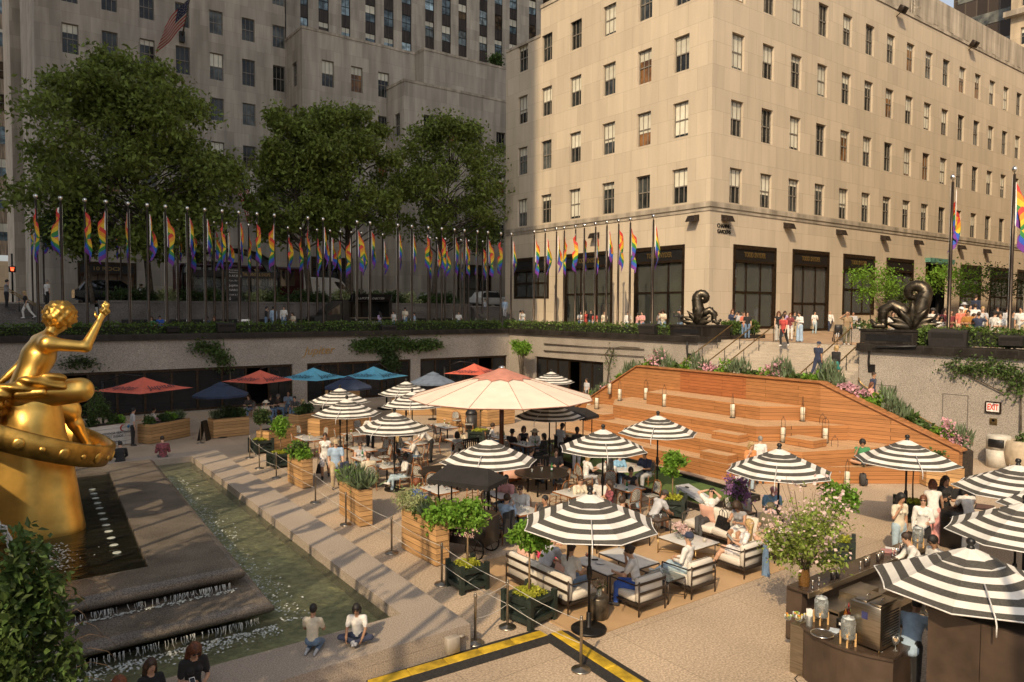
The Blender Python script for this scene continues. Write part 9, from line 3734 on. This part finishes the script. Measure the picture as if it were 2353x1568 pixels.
stp('bartender person with black quiff and glasses in profile',2153,1247,300,'phone',hz=1.6,top='white',bottom='black',skin='olive',hairc='black',hair='short',glasses=True)
p=G(2078,1445,1.15)
psn('bartender person in pale blue shirt bending behind the steel machine',(p.x,p.y-.1,0),75,'bend','lblue','black','olive','black','crop')
p=G(1980,1068,levels[0])
psn('person in green tee drinking cross legged on the timber steps',(p.x,p.y,levels[0]),235,'floor_drink','green','black','tan','black','curly',glasses=True,build='big',legs='short')
stp('person in white shirt standing with back to the viewer by the timber steps',1748,1012,30,'stand',top='white',bottom='grey',hairc='grey',hair='crop',sleeves='long')
stp('blonde person in orange top beside the white shirted one',1724,1030,200,'mouth',hz=1.55,top='orange',bottom='ldenim',hairc='blond',hair='bob',sex='f')
def onstair(px,py,**k):
 for i in range(NS+1):
  z=LZ+(PZ-LZ)*i/NS
  p=G(px,py,z)
  if p.x<XB+(XT-XB)*i/NS+.05 or i==NS:
   return p
 return p
def stair(label,px,py,face,pose='stand',**k):
 p=onstair(px,py)
 return psn(label,(p.x,p.y,p.z),face,pose,vox=.028,**k)
stair('person in navy tee and cap walking up the stairs by the rail',1878,868,95,'walk',top='navy',bottom='navy',skin='tan',hairc='grey',hair='crop',hat=('cap','navy'))
stair('person in black jacket and green shorts walking up with bags',1919,878,88,'walk',top='black',bottom='teal',skin='light',hairc='blond',hair='bob',sex='f',sleeves='long',legs='mini',shoes='white')
stair('person in red polo and black trousers coming down the stairs',1800,797,265,'walk',top='red',bottom='black',skin='light',hair='curly',shoes='white')
PG=dict(z0=PZ,hz=1.62,vox=.03)
for(lab,px,py,fc,ps,kw)in(('person in black top and striped trousers at the head of the stairs',1788,785,230,'carry',dict(top='black',bottom=STRP,hairc='auburn',hair='long',sex='f',sleeves='none',legs='wide',glasses=True)),('person in lilac top behind the striped trousers',1802,775,220,'stand',dict(top='lilac',bottom='denim',hair='bob',sex='f',glasses=True)),('person in white trousers and maroon top behind the red polo',1815,783,240,'carry',dict(top='maroon',bottom='white',hairc='auburn',hair='long',sex='f',h=.94)),('person in dark tee with folded arms before the shop door',1825,776,220,'folded',dict(top='char',bottom='khaki',hair='short',glasses=True)),('person in white blouse and long pale blue skirt',1837,786,275,'phone',dict(top='white',bottom='lblue',hair='bun',sex='f',sleeves='long',legs='wide')),('person in white tee with jacket tied at the waist',1871,769,215,'carry',dict(top='white',bottom='ldenim',hairc='black',hair='bun',sex='f')),('bald person in white shirt and dark jeans walking forward',1906,765,216,'walk',dict(top='white',bottom='navy',hair='bald',sleeves='long',build='big',shoes='white')),('person in tan striped tee shading the eyes by the rail',1938,793,220,'shade',dict(top=STRT,bottom='olive',skin='tan',hair='bald',glasses=True,shoes='white')),('person in olive tee and pale shorts behind the striped tee',1948,786,225,'stand',dict(top='olive',bottom='lgrey',skin='tan',hair='crop',legs='short')),('person in purple headscarf near the young tree',1959,780,230,'carry',dict(top='lgrey',bottom='black',hairc='black',hair='crop',skin='tan')),('person in dark cap behind the striped tee',1946,776,220,'stand',dict(top='char',bottom='black',hair='crop',skin='tan',glasses=True)),('person, a child in white top beside the planter bed',1974,774,90,'stand',dict(top='white',bottom='ldenim',hairc='black',hair='long',sex='f',h=.75))):
 zb=PZ
 kw=dict(kw)
 hh=kw.pop('h',1.0)
 p=G(px,py,zb)
 psn(lab,(max(p.x,XT+.1),p.y,zb),fc,ps,h=hh,vox=.028,**kw)
p=G(1925,786,PZ)
t=th_('baby_stroller','black stroller with a child in pale blue at the head of the stairs','stroller',(p.x,p.y,PZ),2.2)
b=MB()
for sx in(-.22,.22):
 b.tube([(sx,-.45,.12),(sx,.1,.55),(sx,.45,1.0)],.018,5)
 b.tube([(sx,.4,.12),(sx,0,.5),(sx,-.35,.6)],.018,5)
b.tube([(-.22,.45,1.0),(.22,.45,1.0)],.02,5)
b.build('frame',DKMET,t)
b=MB()
b.obox((0,-.05,.48),.40,.5,.06,bev=.02)
b.obox((0,.2,.72),.40,.06,.5,bev=.02)
b.build('seat',BLACK,t)
for sx in(-.24,.24):
 for y in(-.42,.4):
  b=MB()
  b.tube([(sx-.02,y,.12),(sx+.02,y,.12)],.12,12)
  b.build('wheel',TYRE,t)
psn('person, a small child in pale blue sitting in the stroller',(p.x,p.y,PZ+.28),245,'sit','lblue','lgrey','light','brown','short',build='kid',h=.52,vox=.034)
psn('person in dark tee and cap on the landing left of the stairs',(33.0,G(1741,843,LZ+1.63).y,LZ-.15),300,'stand','black','char','tan','black','crop',hat=('cap','pink'),vox=.03)
q=onX(2006,862,33.4)
psn('person in dark blue tee descending beside the granite wall',(33.4,q.y,q.z-1.64),175,'stand','navy','char','tan','brown','crop',vox=.03)
q=onX(2001,885,32.7)
psn('person with wavy hair and rust top descending beside the wall',(32.7,q.y,q.z-1.56),180,'stand','pink','khaki','tan','auburn','long','f',vox=.03,sleeves='none',h=.95)
EG='onlookers behind the sunlit hedge'
for(px,py,fc,ps,lab,kw)in((1334,718,215,'folded','person in white vest smiling behind the sunlit hedge',dict(top='white',hair='long',sex='f',hairc='black')),(1345,716,200,'stand','person in red dress beside the white vest behind the hedge',dict(top='red',bottom='red',hair='long',sex='f')),(1358,714,220,'stand','person in black jacket and sunglasses behind the hedge',dict(top='black',hair='short',glasses=True,sleeves='long')),(1367,720,220,'stand','person in red top with long dark hair behind the hedge',dict(top='red',hair='long',sex='f',hairc='black')),(1389,722,230,'carry','person in cream top with handbag behind the hedge',dict(top='cream',hair='bun',sex='f')),(1443,710,215,'carry','person in white shirt and sunglasses between two flagpoles',dict(top='white',hair='crop',glasses=True,sleeves='long')),(1464,722,120,'phone','person in pink tank top behind the hedge',dict(top='pink',hair='bun',sex='f',hairc='black')),(1476,712,260,'folded','person in pink polo with backpack behind the hedge',dict(top='pink',hair='crop',hairc='black')),(1517,712,260,'mouth','person in grey waistcoat left of the bronze scroll',dict(top='grey',hair='bob',sex='f')),(1524,714,250,'phone','person in cream shirt left of the bronze scroll',dict(top='cream',hair='long',sex='f',glasses=True)),(1563,716,270,'photo','person in dark suit photographing beside the bronze scroll',dict(top='char',hair='crop',hairc='black',sleeves='long')),(1683,716,225,'stand','person in navy vest by the short hedge block',dict(top='navy',hair='long',sex='f',hairc='auburn')),(1697,719,225,'photo','person in grey tee taking a photo by the short hedge block',dict(top='lgrey',hair='crop',hat=('cap','black'))),(1711,713,250,'folded','person in coral tee by the short hedge block',dict(top='coral',hair='short')),(1718,710,230,'stand','person in dark jacket behind the coral tee',dict(top='black',hair='short')),(1195,716,120,'carry','person in white tee carrying a child near the shaded corner',dict(top='white',hair='short',hairc='black')),(1202,720,250,'mouth','person in striped top facing the one with a child',dict(top=STRW,hair='long',sex='f',hairc='black'))):
 kw=dict(kw)
 p=onX(px,py,38.0 if px<1600 else 39.6)
 psn(lab,(p.x,p.y,PZ-.02 if px<1600 else PZ),fc,ps,vox=.03,h=(p.z-PZ)/1.66 if .9<(p.z-PZ)/1.66<1.08 else .97,bottom=kw.pop('bottom','denim'),**kw)
for(px,py,X,fc,ps,lab,kw)in((2142,715,38.6,200,'stand','person in dark cap right behind the larger bronze scroll',dict(top='white',hat=('cap','char'))),(2153,728,38.0,210,'stand','person in black top with long dark hair right of the scroll',dict(top='black',hair='long',sex='f',hairc='black')),(2162,733,37.9,220,'phone','person in white blouse with long dark hair, low in the crowd',dict(top='white',hair='long',sex='f',hairc='black',h=.93)),(2170,716,38.4,225,'stand','person with wavy hair and sunglasses in the right crowd',dict(top='maroon',hair='long',sex='f',glasses=True)),(2184,719,37.8,215,'folded','person in maroon patterned shirt beside the near flagpole',dict(top='maroon',hair='crop',skin='tan',hairc='black')),(2208,713,37.9,215,'stand','person in coral polo and white cap right of the near flagpole',dict(top='coral',hat=('cap','white'),hairc='grey',hair='crop')),(2225,720,37.9,250,'folded','person in rust tee in the right crowd',dict(top='rust',hair='short',hairc='black',skin='tan')),(2237,728,38.4,210,'carry','person in teal dress behind the rust tee',dict(top='teal',bottom='teal',hair='bob',sex='f')),(2249,724,37.7,80,'photo','person in navy tee holding up a phone in the right crowd',dict(top='navy',hair='crop',skin='tan')),(2258,712,38.3,240,'stand','short haired person in grey top in the right crowd',dict(top='lgrey',hair='short',hairc='blond',sex='f')),(2285,722,37.8,110,'mouth','person in white tee and black cap in the right crowd',dict(top='white',hat=('cap','black'))),(2300,726,37.8,260,'folded','person in white top with blue bag in the right crowd',dict(top='white',hair='bun',sex='f')),(2315,712,39.5,220,'stand','person in pale shirt at the back of the right crowd',dict(top='lgrey',hair='short')),(2347,712,37.4,270,'carry','person in white tee at the right edge above the wall',dict(top='white',hair='short',hairc='black',skin='tan')),(2242,684,44.0,100,'stand','person in navy suit standing on the steps behind the crowd',dict(top='navy',bottom='navy',hair='crop',sleeves='long')),(2242,705,41.0,40,'stand','person in white tee with back turned behind the crowd',dict(top='white',hair='short')),(2215,702,42.0,230,'stand','person in grey hat at the back of the crowd near the shade',dict(top='cream',hat=('sunhat','lgrey'))),(2229,706,42.0,230,'stand','person in yellow printed tee at the back of the crowd',dict(top='orange',hairc='black')),(2292,708,42.0,230,'stand','person in black with cap in the shaded back crowd',dict(top='black',hat=('cap','black'))),(2328,722,38.6,230,'stand','person in dark top near the right edge of the crowd',dict(top='char',hairc='black')),(2130,722,39.0,225,'stand','person in green and white top seen past the scroll',dict(top='green',hair='short')),(2100,724,40.0,225,'stand','person in coral top partly hidden by the larger scroll',dict(top='coral',hair='short')),(2052,722,40.5,225,'stand','person in white partly hidden by the coil of the larger scroll',dict(top='white',hair='short'))):
 p=onX(px,py,X)
 kw=dict(kw)
 hh=kw.pop('h',1.0)
 z=p.z-1.63*hh
 psn(lab,(p.x,p.y,max(PZ-.15,min(z,PZ+1.2))if px!=2242 else z),fc,ps,vox=.031,h=hh,bottom=kw.pop('bottom','khaki'),**kw)
for(px,py,Y,fc,ps,lab,kw)in((611,709,54,120,'mouth','person in dark suit talking left of the food truck',dict(top='black',sleeves='long',hairc='black')),(628,709,54,20,'stand','person in pale blue shirt with back turned near the food truck',dict(top='lblue',sleeves='long',hairc='black')),(652,708,54,200,'carry','smiling person in white shirt near the food truck',dict(top='white',sleeves='long',hairc='black')),(674,722,54,250,'phone','person in cream top with long hair near the food truck',dict(top='cream',hair='long',sex='f')),(873,720,53.6,330,'carry','person in lilac tee ordering at the food truck',dict(top='lilac',hair='long',sex='f',hairc='black',skin='brown')),(905,718,53.4,250,'mouth','person in white tee right of the food truck',dict(top='white',hair='bun',sex='f',hairc='black')),(931,711,53.0,230,'carry','person in cream tee with teal backpack looking up',dict(top='cream',hat=('cap','black'))),(953,722,53,300,'stand','person in pale blue shirt beside the backpacker',dict(top='lblue')),(1062,719,53,210,'stand','person in white shirt sitting low among the flagpoles',dict(top='white',hairc='black')),(1160,690,54.5,30,'walk','grey haired person in blue shirt walking to the street steps',dict(top='lblue',bottom='lgrey',hairc='grey',hair='crop',sleeves='long')),(352,732,55.6,200,'stand','person in green top sitting on the bench left of a pair',dict(top='green',hair='bob',sex='f')),(372,729,55.6,200,'phone','person in blue shirt sitting on the bench right of a pair',dict(top='blue')),(480,731,55.6,200,'stand','person with dark curls on the bench by the kiosk',dict(top='navy',hair='curly',hairc='black')),(497,732,55.6,210,'stand','person with auburn hair on the bench by the kiosk',dict(top='black',hair='bob',sex='f',hairc='auburn')),(323,657,60.5,90,'stand','person in white shirt walking past the big tree trunk',dict(top='white')),(107,648,58.5,60,'stand','person in white tee at the top of the left steps',dict(top='white',bottom='black',hairc='grey',hair='crop')),(14,648,56.5,100,'shade','person in grey tee with shoulder bag at the far left',dict(top='grey',bottom='black',build='big',hairc='black')),(60,674,55.6,265,'stride','person in black top and white jeans coming down the left steps',dict(top='black',bottom='white',hairc='blond',hair='long',sex='f',shoes='white')),(848,690,61,90,'stand','person in dark clothes on the street by the van',dict(top='char')),(978,690,62,90,'stand','person in pink shirt on the street behind the shrubs',dict(top='pink')),(1039,683,60.5,100,'stand','person in black beside the ruffled pink dress stall',dict(top='black',hairc='black')),(1215-100,690,63,230,'stand','person in pale top on the far pavement by the SUV',dict(top='lgrey'))):
 p=onY(px,py,Y)
 kw=dict(kw)
 if 'bench' in lab or 'sitting' in lab:
  psn(lab,(p.x,Y+.55,p.z-1.19),fc,'sit_phone' if ps=='phone' else 'sit',vox=.033,bottom='denim',**kw)
 else:
  psn(lab,(p.x,Y,p.z-1.63),fc,ps,vox=.033,bottom=kw.pop('bottom','denim'),**kw)
for(lab,hand,bl,sc,col)in(('person walking in white sleeveless',1,'large black textured tote held by the walking woman in white',1.2,'black'),('person in black jacket and green',-1,'black square bag carried up the stairs',1.0,'black'),('person in white tee with jacket tied',1,'tan handbag carried by the woman in white tee at the promenade',.8,'khaki')):
 who=[x for x in COL.objects if x.get('label','').startswith(lab)][0]
 hp_=hand_pos(who,hand)
 handbag(bl,hp_-V3((0,0,.42*sc)),1.0,sc,col)
who=[x for x in COL.objects if x.get('label','').startswith('person strolling')][0]
drape('navy jacket carried over the arm of the man in khaki','navy_jacket','jacket',hand_pos(who,-1)+V3((0,0,.15)),.3,.4,.75,cmat('navy'),6)
for(px,py,fc,w)in((684,1018,100,'left of the far left table'),(690,1000,170,'behind the far left table, left one'),(738,1004,260,'right of the far left table'),(739,1026,330,'in front of the far left table'),(782,1005,100,'left of the table under the sagging parasol'),(800,1018,20,'in front of the table under the sagging parasol, left one'),(826,987,180,'behind the table under the sagging parasol'),(845,992,200,'right behind the table under the sagging parasol'),(868,992,110,'left of the curly blonde guest table'),(895,1021,10,'in front of the curly blonde guest table'),(876,1035,260,'right of the grey vest table'),(882,1050,280,'right end between two joined tables'),(852,1083,60,'by the cream shirt with empty seat'),(970,1046,300,'behind the reader in white tee'),(999,1020,300,'beside the bending waiter, dark one'),(1009,996,100,'left of the empty pair of tables'),(1049,966,200,'behind the empty table by the weathered planter'),(1078,975,215,'right of the empty table by the weathered planter'),(978,1075,120,'left of the left dark round table'),(967,1094,60,'lower left of the left dark round table'),(989,1112,20,'close in front of the left dark round table'),(1025,1108,350,'front right of the left dark round table'),(987,1135,290,'right of the guest in cobalt jacket'),(1290,1108,300,'front of the right dark round table, facing it'),(1310,1095,290,'seen side on by the right dark round table'),(1283,1135,340,'close behind the near parasol, left'),(1449,1152,5,'in front of the table with the green bottle'),(1495,1138,280,'right of the table with the green bottle'),(1130,1160,80,'left of the shirted men'),(1092,1120,60,'beside the mahogany umbrella base')):
 p=G(px,py,.46)
 chair(p.x,p.y,-R_(fc),'empty bistro chair '+w)
